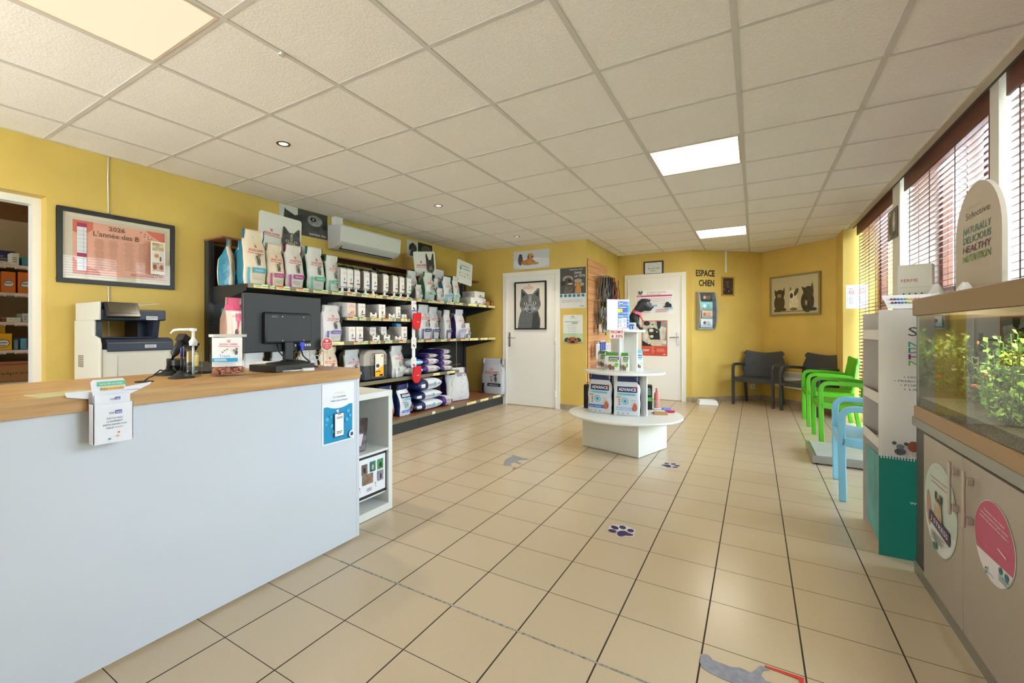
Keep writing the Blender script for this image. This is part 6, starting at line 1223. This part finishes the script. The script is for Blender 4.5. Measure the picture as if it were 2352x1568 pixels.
place_chair('chair_blue', (.535, 4.4), (.505, 3.87), 'light blue plastic armchair partly behind the cardboard display')
# floor scale
t = thing('floor_scale', 'low grey walk-on weighing platform beside the blue chair', 'scale', (.72, 5.1, 0)); b = B(); b.box(-.3, .3, -.31, .31, .012, .075, mat('#a4a39c', .3, .7)); b.obj('platform_base', t, .004); b = B(); b.box(-.27, .29, -.29, .29, .0755, .083, mat('#b9bab8', .3, var=.08, sc=5)); b.obj('top_plate', t)
for x in (-.26, .26):
    for y in (-.27, .27): b = B(); b.cyl(x, y, 0, .012, .015, BLACK); b.obj('foot', t)
# ================================================================ aquarium on its cabinet, cardboard display
CB = mat('#a3988a', .35, .15)
t = thing('aquarium_cabinet', 'grey brown cabinet with bar handles under the aquarium', 'cabinet', (.65, 1.7, 0)); AW = .40; AL = 1.215
b = B(); b.box(.004, AW, 0, AL, .065, .7, mat('#4c463e', .4)); b.obj('cabinet_body', t)
b = B(); b.box(-.012, AW, -.0, AL, .7, .742, mat('#8f8f86', .35, .4)); b.obj('cabinet_top', t, .003)
b = B(); b.box(-.004, AW, .0, AL, 0, .062, mat('#8b8a80', .35, .6)); b.obj('plinth', t)
for i, (y0, y1) in enumerate(((.583, 1.02), (.145, .579), (0, .141))):
    b = B(); b.box(-.016, .002, y0, y1, .068, .695, CB); o = b.obj('door', t, .001)
    if i < 2:
        hy = .632 if i == 0 else .5; b = B(); hm = mat('#b5aca0', .3, .7); b.box(-.042, -.034, hy-.008, hy+.008, .47, .665, hm); 
        for z in (.495, .63): b.box(-.034, -.016, hy-.012, hy+.012, z-.012, z+.012, hm)
        b.obj('handle', o, .002)
def sticker(label, y0, y1, z0, z1, draw, skew):
    h, w = z1-z0, y1-y0; t = thing('door_sticker', label, 'sticker', (.632, (y0+y1)/2, z0), -PI/2); A = Art(w, h); p = []
    for i in range(36): a = 2*PI*i/36; p.append((.5*math.cos(a)*w, h/2+.5*math.sin(a)*h))
    b = B(); b.xz(p, 0, .001, mat('#c9d0c4', .4)); b.obj('sheet', t); draw(A); A.obj('printed_artwork', t)
def d_stress(A):
    k = A.h/A.w; A.ell(.5, .5, .49, .49*k, '#b9c4b8', 36); A.ell(.5, .5, .49, .49*k, '#d5d8d2', 30, 200, 340); A.ell(.17, .42, .07, .2, '#b08468', rot=8); A.text('le bien-être au traitement', .55, .8, .025, '#b8402f', .62); A.text('contre les parasites externes', .56, .75, .025, '#b8402f', .62)
    A.ell(.5, .56, .1, .11, '#a08c6a', 20, var=.3, sc=30); A.ell(.5, .55, .06, .07, '#2f2a26'); A.ell(.42, .63, .03, .05, '#2a2522'); A.ell(.58, .63, .03, .05, '#2a2522'); A.ell(.5, .44, .12, .14, '#b09c78', var=.3, sc=30)
    A.poly([(.22, .3), (.22, .42), (.85, .36), (.85, .22)], '#3c1f48'); A.text('J STRESS', .54, .3, .055, '#f2eef0', .52, rot=-6); A.lines(.3, .12, .75, .22, 5, '#4a4f50'); A.ell(.42, .07, .06, .04, '#1f6a60')
def d_pinkst(A):
    k = A.h/A.w; A.ell(.5, .5, .49, .49*k, '#b8506a', 36); A.ell(.5, .5, .49, .49*k, '#dcd6d4', 30, 206, 336)
    for i, (s_, ww) in enumerate((('Comme vous voyez', .5), ('une protection longue durée', .66), ('contre les puces & les tiques !', .7))): A.text(s_, .52, .8-.055*i, .03, '#f6eef0', ww, rot=-5)
    A.lines(.65, .12, .88, .2, 3, '#6c8f98'); A.ell(.7, .25, .04, .04, '#1f6a7a'); A.ell(.84, .24, .04, .04, '#1f6a7a'); A.ring(.36, .1, .035, .02, '#1f7a72'); A.text('MSD', .5, .085, .03, '#2a4a4c', .12); A.line(.66, .5, .85, .46, .012, '#f6eef0'); A.line(.1, .42, .3, .36, .01, '#8f3a52')
sticker('oval sticker with a pug dog and a purple banner on the far cabinet door', 2.33, 2.7, .245, .61, d_stress, 0)
sticker('oval pink sticker on the nearer cabinet door', 1.895, 2.175, .36, .615, d_pinkst, 0)
t = thing('aquarium', 'planted glass aquarium with a tan hood standing on the cabinet', 'aquarium', (.65, 1.7, .742)); TN = mat('#9a7a52', .4)
b = B(); b.box(-.015, AW, 0, AL-.04, 0, .058, TN); b.obj('bottom_trim', t, .006)
b = B(); HM = mat('#8a6f48', .4); b.box(-.018, -.006, 0, AL-.035, .478, .555, HM); b.box(-.006, AW, 0, AL-.035, .545, .555, HM); b.box(-.006, AW, AL-.047, AL-.035, .478, .545, HM); b.box(-.006, AW, 0, .012, .478, .545, HM); b.box(AW-.012, AW, .012, AL-.047, .478, .545, HM); b.obj('hood', t, .003)
G2 = mat((.93, .97, .90), .01, kind='glass'); b = B(); b.box(-.006, -.002, .01, AL-.05, .058, .478, G2); b.obj('front_glass', t); b = B(); b.box(.0, AW-.01, AL-.056, AL-.05, .058, .478, mat((.42, .36, .24), .06, 1.)); b.obj('end_glass', t)
b = B(); b.box(AW-.012, AW-.006, .01, AL-.06, .058, .478, mat((.24, .24, .09), .04, 1.)); b.box(.0, AW-.012, .004, .01, .058, .478, mat('#23281c', .4)); b.obj('rear_glass', t)
b = B(); b.box(-.007, .0, AL-.058, AL-.05, .058, .478, mat('#5a5c58', .3)); b.obj('corner_seal', t)
b = B(); b.box(.002, AW-.014, .012, AL-.06, .06, .1, mat('#4c4430', .9, var=.7, sc=120, bump=1)); b.obj('gravel', t)['kind'] = 'stuff'
b = B(); b.box(.12, AW-.12, .1, AL-.15, .525, .535, mat((1, .98, .85), .5, kind='emit', var=10)); b.obj('lamp_tube', t)
def plant(label, y, x, h, n, c, wid, seed):
    random.seed(seed); q = thing('water_plant', label, 'water plant', (.65+x, 1.7+y, .842)); b = B(); st = B(); m_ = [mat(c, .5, var=.35, sc=30), mat('#86ac34', .5, var=.2), mat('#4c6c1c', .5)]; sm = mat('#4f6a24', .6)
    for i in range(n):
        a = random.uniform(0, 2*PI); r = random.uniform(0, wid); sx, sy = r*math.cos(a)*.8, r*math.sin(a); hh = h*random.uniform(.5, 1); lx, ly = random.uniform(-.03, .03), random.uniform(-.04, .04)
        st.tube([(sx, sy, 0), (sx+lx*.5, sy+ly*.5, hh*.5), (sx+lx, sy+ly, hh)], .0015, sm, 4); k = int(hh/.013)
        for j in range(k):
            t_ = (j+1)/k; px_, py_, pz = sx+lx*t_, sy+ly*t_, hh*t_; al = random.uniform(0, 2*PI); L_ = random.uniform(.012, .026); w_ = L_*.35; dz = random.uniform(-.006, .012); ca, sa = math.cos(al), math.sin(al)
            w_ *= random.uniform(.7, 1.4); tw = random.uniform(-1, 1); dz = random.uniform(-.02, .022)
            b.add([(px_, py_, pz), (px_+ca*L_*.5-sa*w_, py_+sa*L_*.5+ca*w_, pz+dz*.6+tw*w_), (px_+ca*L_, py_+sa*L_, pz+dz), (px_+ca*L_*.5+sa*w_, py_+sa*L_*.5-ca*w_, pz+dz*.6-tw*w_)], [(0, 1, 2, 3)], random.choice(m_))
    st.obj('stems', q); b.obj('leaves', q)
plant('tall green water plant in the far half of the aquarium', .82, .19, .3, 40, '#6f9a2c', .11, 1)
plant('bushy pale green water plant in the middle of the aquarium', .58, .16, .27, 60, '#8fb43c', .14, 2)
plant('dense green water plant at the near end of the aquarium', .3, .17, .31, 70, '#5f8a30', .15, 3)
plant('dark reddish water plant at the far end of the aquarium', 1.03, .16, .2, 16, '#4c4a28', .05, 4)
plant('small bright water plant low at the front glass', .45, .06, .13, 12, '#9cc04c', .05, 5)
for i, (x, y, z, l) in enumerate(((.1, .85, .36, 'small orange fish high above the tall plant'), (.08, .7, .24, 'small orange fish in the middle of the tank'), (.12, .95, .18, 'small orange fish near the far end of the tank'))):
    q = thing('aquarium_fish', l, 'fish', (.65+x, 1.7+y, .742+z), 1.3+i); b = B(); b.ball((0, 0, 0), (.014, .004, .007), mat('#d8612c', .4), 10, 6); b.obj('fish_body', q); b = B(); b.xz([(-.012, 0), (-.022, .007), (-.02, 0), (-.022, -.007)], -.0006, .0006, mat('#e08a4a', .4)); b.obj('tail', q)
q = thing('driftwood', 'dark driftwood branch lying among the water plants', 'driftwood', (.82, 2.1, .842)); b = B(); b.tube([(0, -.15, .01), (-.02, -.02, .07), (.03, .1, .1), (.02, .22, .17)], [.022, .018, .013, .006], mat('#3a2c1c', .8, bump=.6), 8); b.tube([(-.02, -.02, .07), (-.07, .08, .13)], [.012, .004], mat('#3a2c1c', .8), 6); b.obj('branch', q)
# cardboard rack
t = thing('cardboard_display', 'tall white cardboard display with a teal foot behind the aquarium', 'display stand', (.54, 3.04, 0)); CWH = mat('#c9c2b8', .6); TEAL = mat('#0f7a6a', .5)
b = B(); b.box(0, .44, 0, .006, 0, 1.255, CWH); b.obj('near_side_panel', t); b = B(); b.box(.02, .44, .51, .516, 0, 1.25, CWH); b.obj('far_side_panel', t); b = B(); b.box(.44, .446, 0, .56, 0, 1.255, CWH); b.obj('rear_panel', t)
A = Art(.44, 1.255); A.rect(0, 0, 1, .405, '#0f7a6a', 6)
for i in range(60): u = i/60; A.poly([(u, .4), (u+.008+.02*random.random(), .4+.012*random.random()), (u+.02, .4)], '#0f7a6a')
A.line(0, .355, 1, .35, .003, '#2a8070'); A.text('www.selective.fr', .22, .235, .012, '#dfe8e4', .6, al='l') if False else A.text('www.selective', .25, .232, .014, '#dfe8e4', .5, al='l')
A.text('Selective', .24, .9-.005, .036, '#2c2c2c', .7, al='l')
for s_, z, c in (('NATURALLY', .852, '#2a8a7a'), ('DELICIOUS', .828, '#1f7a6a'), ('HEALTHY', .803, '#6a1f5a'), ('NUTRITION', .778, '#5a9a3a')): A.text(s_, .24, z, .021, c, .7, al='l', bold=.012)
for s_, x, z in (('• HIGH FIBRE', .2, .728), ('• PREBIOTICS', .12, .712), ('• FORTIFIED', .17, .696), ('• LINSEED', .2, .68)): A.text(s_, x, z, .0085, '#2c2c2c', .3, al='l')
A.ell(.17, .435, .05, .04, '#55585c', var=.4, sc=40); A.ell(.17, .455, .035, .03, '#6a6d70'); A.ell(.12, .468, .02, .02, '#4a4c50'); A.ell(.22, .468, .02, .02, '#4a4c50'); A.ell(.34, .445, .1, .08, '#b8b0a4'); A.ell(.28, .46, .05, .06, '#8a4a2c'); A.ell(.42, .46, .04, .06, '#8a4a2c'); A.ell(.34, .46, .03, .05, '#e0dcd4'); A.ell(.52, .43, .05, .07, '#7a5238', var=.3, sc=40)
for i in range(40): u = i/40; A.poly([(u, .404), (u+.006, .42+.01*random.random()), (u+.012, .404)], '#dfe4de')
A.obj('printed_side', t, loc=(.22, 0, 0))
b = B(); b.add([(.012, .007, .03), (.012, .34, .08), (.005, .34, .5), (.005, .007, .5), (.018, .007, .03), (.018, .34, .08), (.011, .34, .5), (.011, .007, .5)], [(0, 1, 2, 3), (7, 6, 5, 4), (0, 4, 5, 1), (3, 2, 6, 7), (1, 5, 6, 2), (0, 3, 7, 4)], mat('#3f9a98', .5, var=.3, sc=5)); b.obj('front_lip_panel', t)
for z in (.52, .76, .8+.22*0+.0, 1.1): 
    if z == .8: continue
    b = B(); b.box(.03, .44, .007, .509, z, z+.006, CWH); b.box(.02, .026, .007, .509, z, z+.055, mat('#d8d4ca', .6)); b.obj('shelf', t)
def d_arch(A):
    A.text('SCIENCE of', .45, .81, .022, '#8a8378', .32); A.text('Selective', .52, .735, .055, '#3a3530', .52)
    for s_, z, c in (('NATURALLY', .615, '#2a7a6a'), ('DELICIOUS', .54, '#1f6a5a'), ('HEALTHY', .465, '#5a1f4a'), ('NUTRITION', .39, '#4a8a2c')): A.text(s_, .5, z, .055, c, .6, skew=.15, bold=.008)
    for i in range(30): x = .4+.02*i; A.poly([(x-.02, .02), (x, .08+.08*random.random()), (x+.03, .02)], '#1f5a4c')
q = thing('arched_sign', 'arched cream sign board rising above the cardboard display', 'sign', (.965, 3.3, 1.262), -PI/2)
W2, H2 = .56, .65; p = [(-W2/2, 0), (W2/2, 0), (W2/2, H2-.28)]+[(W2/2*math.cos(a), H2-.28+.28*math.sin(a)) for a in [PI*i/20 for i in range(1, 20)]]+[(-W2/2, H2-.28)]
b = B(); b.xz(p, 0, .018, mat('#bdb09c', .6)); b.obj('sign_board', q); A = Art(W2, H2); d_arch(A); A.obj('sign_print', q)
q = thing('calendar_box', 'white upright box printed with small animal silhouettes on the cardboard display', 'box', (.79, 3.5, 1.262), -.35); q.location = (.78, 3.38, 1.262)
b = B(); b.box(-.09, .045, -.05, .05, 0, .25, mat('#d2cfbe', .6)); b.obj('carton', q); A = Art(.135, .25); A.text('FERME', .35, .62, .07, '#a8382c', .5); 
for i in range(5): A.ell(.14+.18*i, .3, .05+.008*i, .04, '#2c2a24'); A.ell(.18+.18*i, .36, .03, .03, '#2c2a24'); A.line(.11+.18*i, .3, .11+.18*i, .22, .015, '#2c2a24'); A.line(.17+.18*i, .3, .17+.18*i, .22, .015, '#2c2a24')
A.line(.05, .5, .95, .5, .006, '#6a675c'); A.obj('printed_front', q, -.0505, loc=(-.0225, -.0505, 0))
for (x, y, z, w_, h_, l) in ((.79, 3.2, 1.262, .1, .12, 'crumpled white paper bag beside the animal silhouette box'), (.87, 3.0, 1.31, .085, .12, 'crumpled white paper bag leaning at the foot of the arched sign')):
    q = thing('paper_bag', l, 'bag', (x, y if y > 3.02 else 3.1, 1.262), .3); random.seed(int(w_*1000)); b = B(); v = []; n = 12
    for j in range(6):
        t_ = j/5; r = w_*(1-t_*.85)
        for i in range(n): a = 2*PI*i/n; k = 1+random.uniform(-.18, .18); v.append((r*math.cos(a)*k, r*.6*math.sin(a)*k, h_*t_*random.uniform(.94, 1.06)))
    b.add(v, [(j*n+i, j*n+(i+1) % n, (j+1)*n+(i+1) % n, (j+1)*n+i) for j in range(5) for i in range(n)]+[tuple(range(5*n, 6*n))], mat('#d3cdc2', .6)); b.obj('bag_body', q)
q = thing('colour_chart', 'white card strip with two rows of coloured dots on the cardboard display', 'card', (.60, 3.06, 1.262), .1)
b = B(); b.add([(-.02, 0, 0), (.3, .02, .0), (.3, .06, .075), (-.035, .04, .07), (-.02, .003, 0), (.3, .023, .0), (.3, .063, .075), (-.035, .043, .07)], [(0, 1, 2, 3), (7, 6, 5, 4), (0, 4, 5, 1), (3, 2, 6, 7), (1, 5, 6, 2), (0, 3, 7, 4)], mat('#d6d2cc', .6)); b.obj('card_body', q)
b = B()
for i, c in enumerate(('#7a1f3a', '#2a2a5a', '#2a4a9a', '#4a6ac0', '#5a8a3a', '#b8b03a', '#d8a82a', '#c8603a', '#b83a3a', '#8a1f2a')):
    for j in range(2): T = Matrix.Translation((.0+.0135*i, .014+.012*j+.0008*i, .03+.018*j)) @ Matrix.Rotation(1.05, 4, 'X'); b.lathe([(.005, 0), (.005, .004)], mat(c, .5), 10, T)
b.obj('coloured_dots', q)['kind'] = 'stuff'
q = thing('pillar_notice', 'small grey photo notice hanging at the pillar between the blinds', 'notice', (1.062, 5.42, 2.0), -PI/2)
b = B(); b.box(-.19, .13, 0, .003, -.02, .25, mat('#6f665c', .5)); b.obj('sheet', q); A = Art(.3, .26); A.rect(.02, .02, .3, .98, '#a89c8c'); A.ell(.25, .5, .12, .3, '#4a4038', var=.4, sc=20); A.ell(.7, .55, .14, .32, '#cfc8bc', var=.3, sc=20); A.rect(.5, .05, .98, .22, '#4c443c'); A.obj('notice_print', q, loc=(-.03, 0, -.015))
# ================================================================ store room shelves seen through the doorway
t = thing('store_shelving', 'cream shelving full of medicine boxes in the store room', 'shelving', (-5.45, -.55, 0)); SHM = mat('#cfc6b0', .5)
for y in (0, 1.18, 2.3): b = B(); b.box(0, .44, y, y+.02, 0, 2.1, SHM); b.obj('upright', t)
b = B(); b.box(-.02, 0, 0, 2.32, 0, 2.1, mat('#b9a888', .6)); b.obj('back_panel', t)
zs = (.38, .76-.0, .995, 1.215, 1.447, 1.67)
for z in (.45, .995, 1.218, 1.45, 1.672):
    b = B(); b.box(0, .45, .02, 2.3, z-.022, z, SHM); o = b.obj('shelf', t)
    for k in range(3): b = B(); b.box(.451, .453, 1.36+.13*k, 1.44+.13*k, z-.032, z-.004, mat('#d8cfc4', .5)); b.box(.4531, .4535, 1.37+.13*k, 1.43+.13*k, z-.03, z-.024, mat('#c2604a', .5)); b.obj('price_ticket', o)
b = B(); b.box(0, .45, .02, 2.3, .72, .74, SHM); b.obj('shelf', t)
def med(y0, y1, z, h, c, lab, c2=None, txt=None, x=-5.02, name='medicine_box'):
    q = thing(name, lab, 'box', (x, (y0+y1)/2, z+.001), PI/2); w_ = y1-y0; b = B(); b.box(-w_/2, w_/2, 0, .16, 0, h, mat(c, .5)); b.obj('carton', q, .002); A = Art(w_, h)
    if c2: A.ell(.5, .42, .38, .3, '#2c2420'); A.ell(.5, .42, .34, .26, c2)
    if txt: A.text(txt, .5, .45, .16, '#3c2a22', .6)
    else: A.lines(.2, .2, .8, .7, 3, '#8f8678')
    A.obj('printed_front', q, -.0008)
med(.88, .975, 1.45, .16, '#d9702c', 'orange box at the left edge of the photo on the second store shelf', '#e8e0d0'); med(1.0, 1.08, 1.45, .165, '#d9702c', 'orange box in the middle of the second store shelf', '#e8e0d0'); med(1.095, 1.19, 1.45, .17, '#d9702c', 'orange box beside the door frame on the second store shelf', '#e8e0d0')
med(.86, 1.1, 1.672, .12, '#2c2c5a', 'long navy box at the back of the top store shelf', x=-5.12); med(1.055, 1.1, 1.672, .095, '#dfe0d0', 'white and green box on the top store shelf'); med(1.118, 1.19, 1.672, .07, '#3f8f9a', 'turquoise and white box on the top store shelf'); med(.9, 1.045, 1.672, .02, '#d8d4c4', 'flat white box lying on the top store shelf')
med(1.03, 1.11, 1.218, .035, '#dcd6c8', 'flat white box lying on the third store shelf', txt='Pure'); med(1.12, 1.155, 1.218, .07, '#c4c4c0', 'small grey box standing on the third store shelf'); med(1.0, 1.02, 1.218, .025, '#8a1f1f', 'small dark red box on the third store shelf')
med(.95, 1.06, .995, .13, '#e8b01c', 'yellow box at the front of the fourth store shelf', '#e8e6da'); med(.9, 1.03, 1.127, .055, '#e0a81c', 'yellow box lying behind on the fourth store shelf', x=-5.06); med(1.11, 1.145, .995, .09, '#5aa0c0', 'small blue box on the fourth store shelf'); med(1.07, 1.095, .995, .08, '#5a7a8a', 'narrow blue grey box beside the yellow box')
med(.9, 1.26, .742, .13, '#a87a4c', 'brown cardboard carton on the lowest visible store shelf', txt='Felpreva'); 
q = thing('cardboard_tray', 'flat brown carton with a red stripe lying on the big store carton', 'box', (-5.02, 1.1, .873), PI/2); b = B(); b.box(-.2, .16, 0, .16, 0, .03, mat('#9c7048', .6)); b.obj('carton', q); b = B(); b.box(-.2, .05, -.001, 0, .004, .011, mat('#a82a3a', .5)); b.obj('red_stripe', q)
q = thing('desk_chair_wheel_rim', 'black curved rim at the left edge of the photo behind the counter', 'chair', (-4.6, .78, 0), 0) if False else None
# ================================================================ stickers on the floor
def floor_sticker(name, label, outline, c, extra=()):
    P = [onZ(px, py, 0) for px, py in outline]; cx = sum(p[0] for p in P)/len(P); cy = sum(p[1] for p in P)/len(P); t = thing(name, label, 'floor sticker', (cx, cy, .0013)); 
    def lay(pts, m_, z0, z1, nm):
        Q = [onZ(px, py, 0) for px, py in pts]; Q = [(x-cx, y-cy) for x, y in Q]; ar = sum(Q[i-1][0]*Q[i][1]-Q[i][0]*Q[i-1][1] for i in range(len(Q))); 
        if ar < 0: Q = Q[::-1]
        b = B(); b.prism(Q, z0, z1, m_); b.obj(nm, t)
    lay(outline, mat(c, .5, var=.15, sc=40), 0, .0005, 'sticker_sheet')
    for k, (pts, cc, nm) in enumerate(extra): lay(pts, mat(cc, .5), .0006, .001, nm)
def el(cx, cy, rx, ry, rot=0, n=16):
    q = math.radians(rot); return [(cx+rx*math.cos(2*PI*i/n)*math.cos(q)-ry*math.sin(2*PI*i/n)*math.sin(q), cy+rx*math.cos(2*PI*i/n)*math.sin(q)+ry*math.sin(2*PI*i/n)*math.cos(q)) for i in range(n)]
k1 = lambda pts: [(1130+x*470/2352, 1020+y*470/2352) for x, y in pts]
PU = '#2c1c66'
floor_sticker('paw_print_sticker', 'large purple paw print sticker on the floor in the middle foreground', k1([(1330, 980), (1355, 940), (1400, 925), (1450, 935), (1500, 925), (1550, 945), (1600, 965), (1645, 990), (1640, 1020), (1625, 1035), (1640, 1055), (1600, 1068), (1520, 1062), (1450, 1068), (1425, 1045), (1435, 1018), (1380, 1015)]), '#ddd6da',
    [(k1(el(1385, 998, 48, 18, 12)), PU, 'toe_pad'), (k1(el(1411, 960, 47, 20, 18)), PU, 'toe_pad'), (k1(el(1501, 958, 40, 21, 15)), PU, 'toe_pad'), (k1(el(1594, 996, 40, 20, 8)), PU, 'toe_pad'), (k1([(1438, 1040), (1440, 1010), (1480, 996), (1530, 1000), (1570, 1022), (1620, 1038), (1628, 1050), (1590, 1058), (1540, 1052), (1490, 1062), (1455, 1058)]), PU, 'main_pad')])
floor_sticker('paw_print_sticker', 'small purple paw print sticker on the floor right of the display stand', k1([(1945, 238), (1985, 228), (1985, 216), (2020, 210), (2060, 228), (2090, 220), (2125, 228), (2165, 240), (2170, 252), (2145, 270), (2075, 272), (2060, 265), (2020, 268), (1990, 255)]), '#cfc4b8',
    [(k1(el(2010, 222, 28, 8, 5)), PU, 'toe_pad'), (k1(el(2085, 230, 30, 8, 0)), PU, 'toe_pad'), (k1(el(2129, 248, 34, 8, 0)), PU, 'toe_pad'), (k1(el(2105, 265, 35, 6, 3)), PU, 'toe_pad'), (k1([(1950, 237), (1990, 234), (2040, 240), (2062, 252), (2050, 266), (2020, 266), (1990, 254)]), PU, 'main_pad')])
floor_sticker('dog_sticker', 'worn grey dog shaped sticker on the floor left of the display stand', k1([(132, 235), (150, 185), (185, 158), (230, 140), (245, 115), (262, 135), (310, 145), (350, 158), (425, 172), (425, 180), (345, 178), (295, 185), (300, 200), (340, 222), (325, 232), (265, 208), (225, 215), (222, 245), (180, 242)]), '#8f9296', [(k1([(235, 285), (250, 275), (278, 270), (262, 285), (240, 292)]), '#b8402f', 'red_mark')])
k2 = lambda pts: [(1580+x*300/2352, 1440+y*300/2352) for x, y in pts]
floor_sticker('cat_sticker', 'scratched grey animal shaped sticker with a red corner at the bottom of the photo', k2([(230, 490), (330, 490), (400, 530), (450, 600), (540, 630), (780, 725), (940, 735), (1040, 780), (1130, 825), (1200, 790), (1300, 700), (1390, 725), (1480, 785), (1350, 800), (1320, 880), (1400, 970), (1520, 1004), (1600, 1100), (1200, 1120), (700, 970), (420, 840), (260, 740), (215, 640)]), '#8b8d9c',
    [(k2([(1380, 690), (2090, 925), (2090, 1080), (2020, 1080), (2000, 950), (1385, 720)]), '#d8261c', 'red_corner')])

# ================================================================ groups of repeated things
GRP = {'pet_food_bag': 'pet food bags on the shelving and display stand', 'pouch_carton': 'pouch cartons and trays on the shelving', 'pouch_dispenser': 'clear pouch dispensers on the top shelf', 'food_tin': 'grey tins on the short shelf',
 'multipack_carton': 'multipack cartons at the right end of the top shelf', 'small_orange_box': 'small orange boxes on the top shelf', 'red_mitten': 'red mittens on the card strip', 'shelf_sign': 'signs standing on the shelving', 'armchair': 'plastic armchairs along the window wall',
 'wall_hook': 'hooks on the slatted board', 'dog_lead': 'leads on the slatted board', 'hanging_pack': 'packs hanging on the slatted board', 'treat_pouch': 'treat pouches on the middle display shelf', 'water_plant': 'plants in the aquarium', 'aquarium_fish': 'fish in the aquarium',
 'medicine_box': 'boxes on the store room shelves', 'door_sticker': 'stickers on the cabinet doors', 'paw_print_sticker': 'paw prints on the floor', 'window_blind': 'wooden blinds along the windows', 'ceiling_panel_light': 'square ceiling lights', 'recessed_spotlight': 'small ceiling spotlights',
 'marker_pen': 'pens in the pen stand', 'grooming_brush': 'brushes on the display stand', 'wall_lettering': 'black wall lettering', 'paper_bag': 'crumpled paper bags'}
for o in list(C.objects):
    if o.parent is None and o.get('label'):
        g = GRP.get(o.name.split('.')[0])
        if g: o['group'] = g
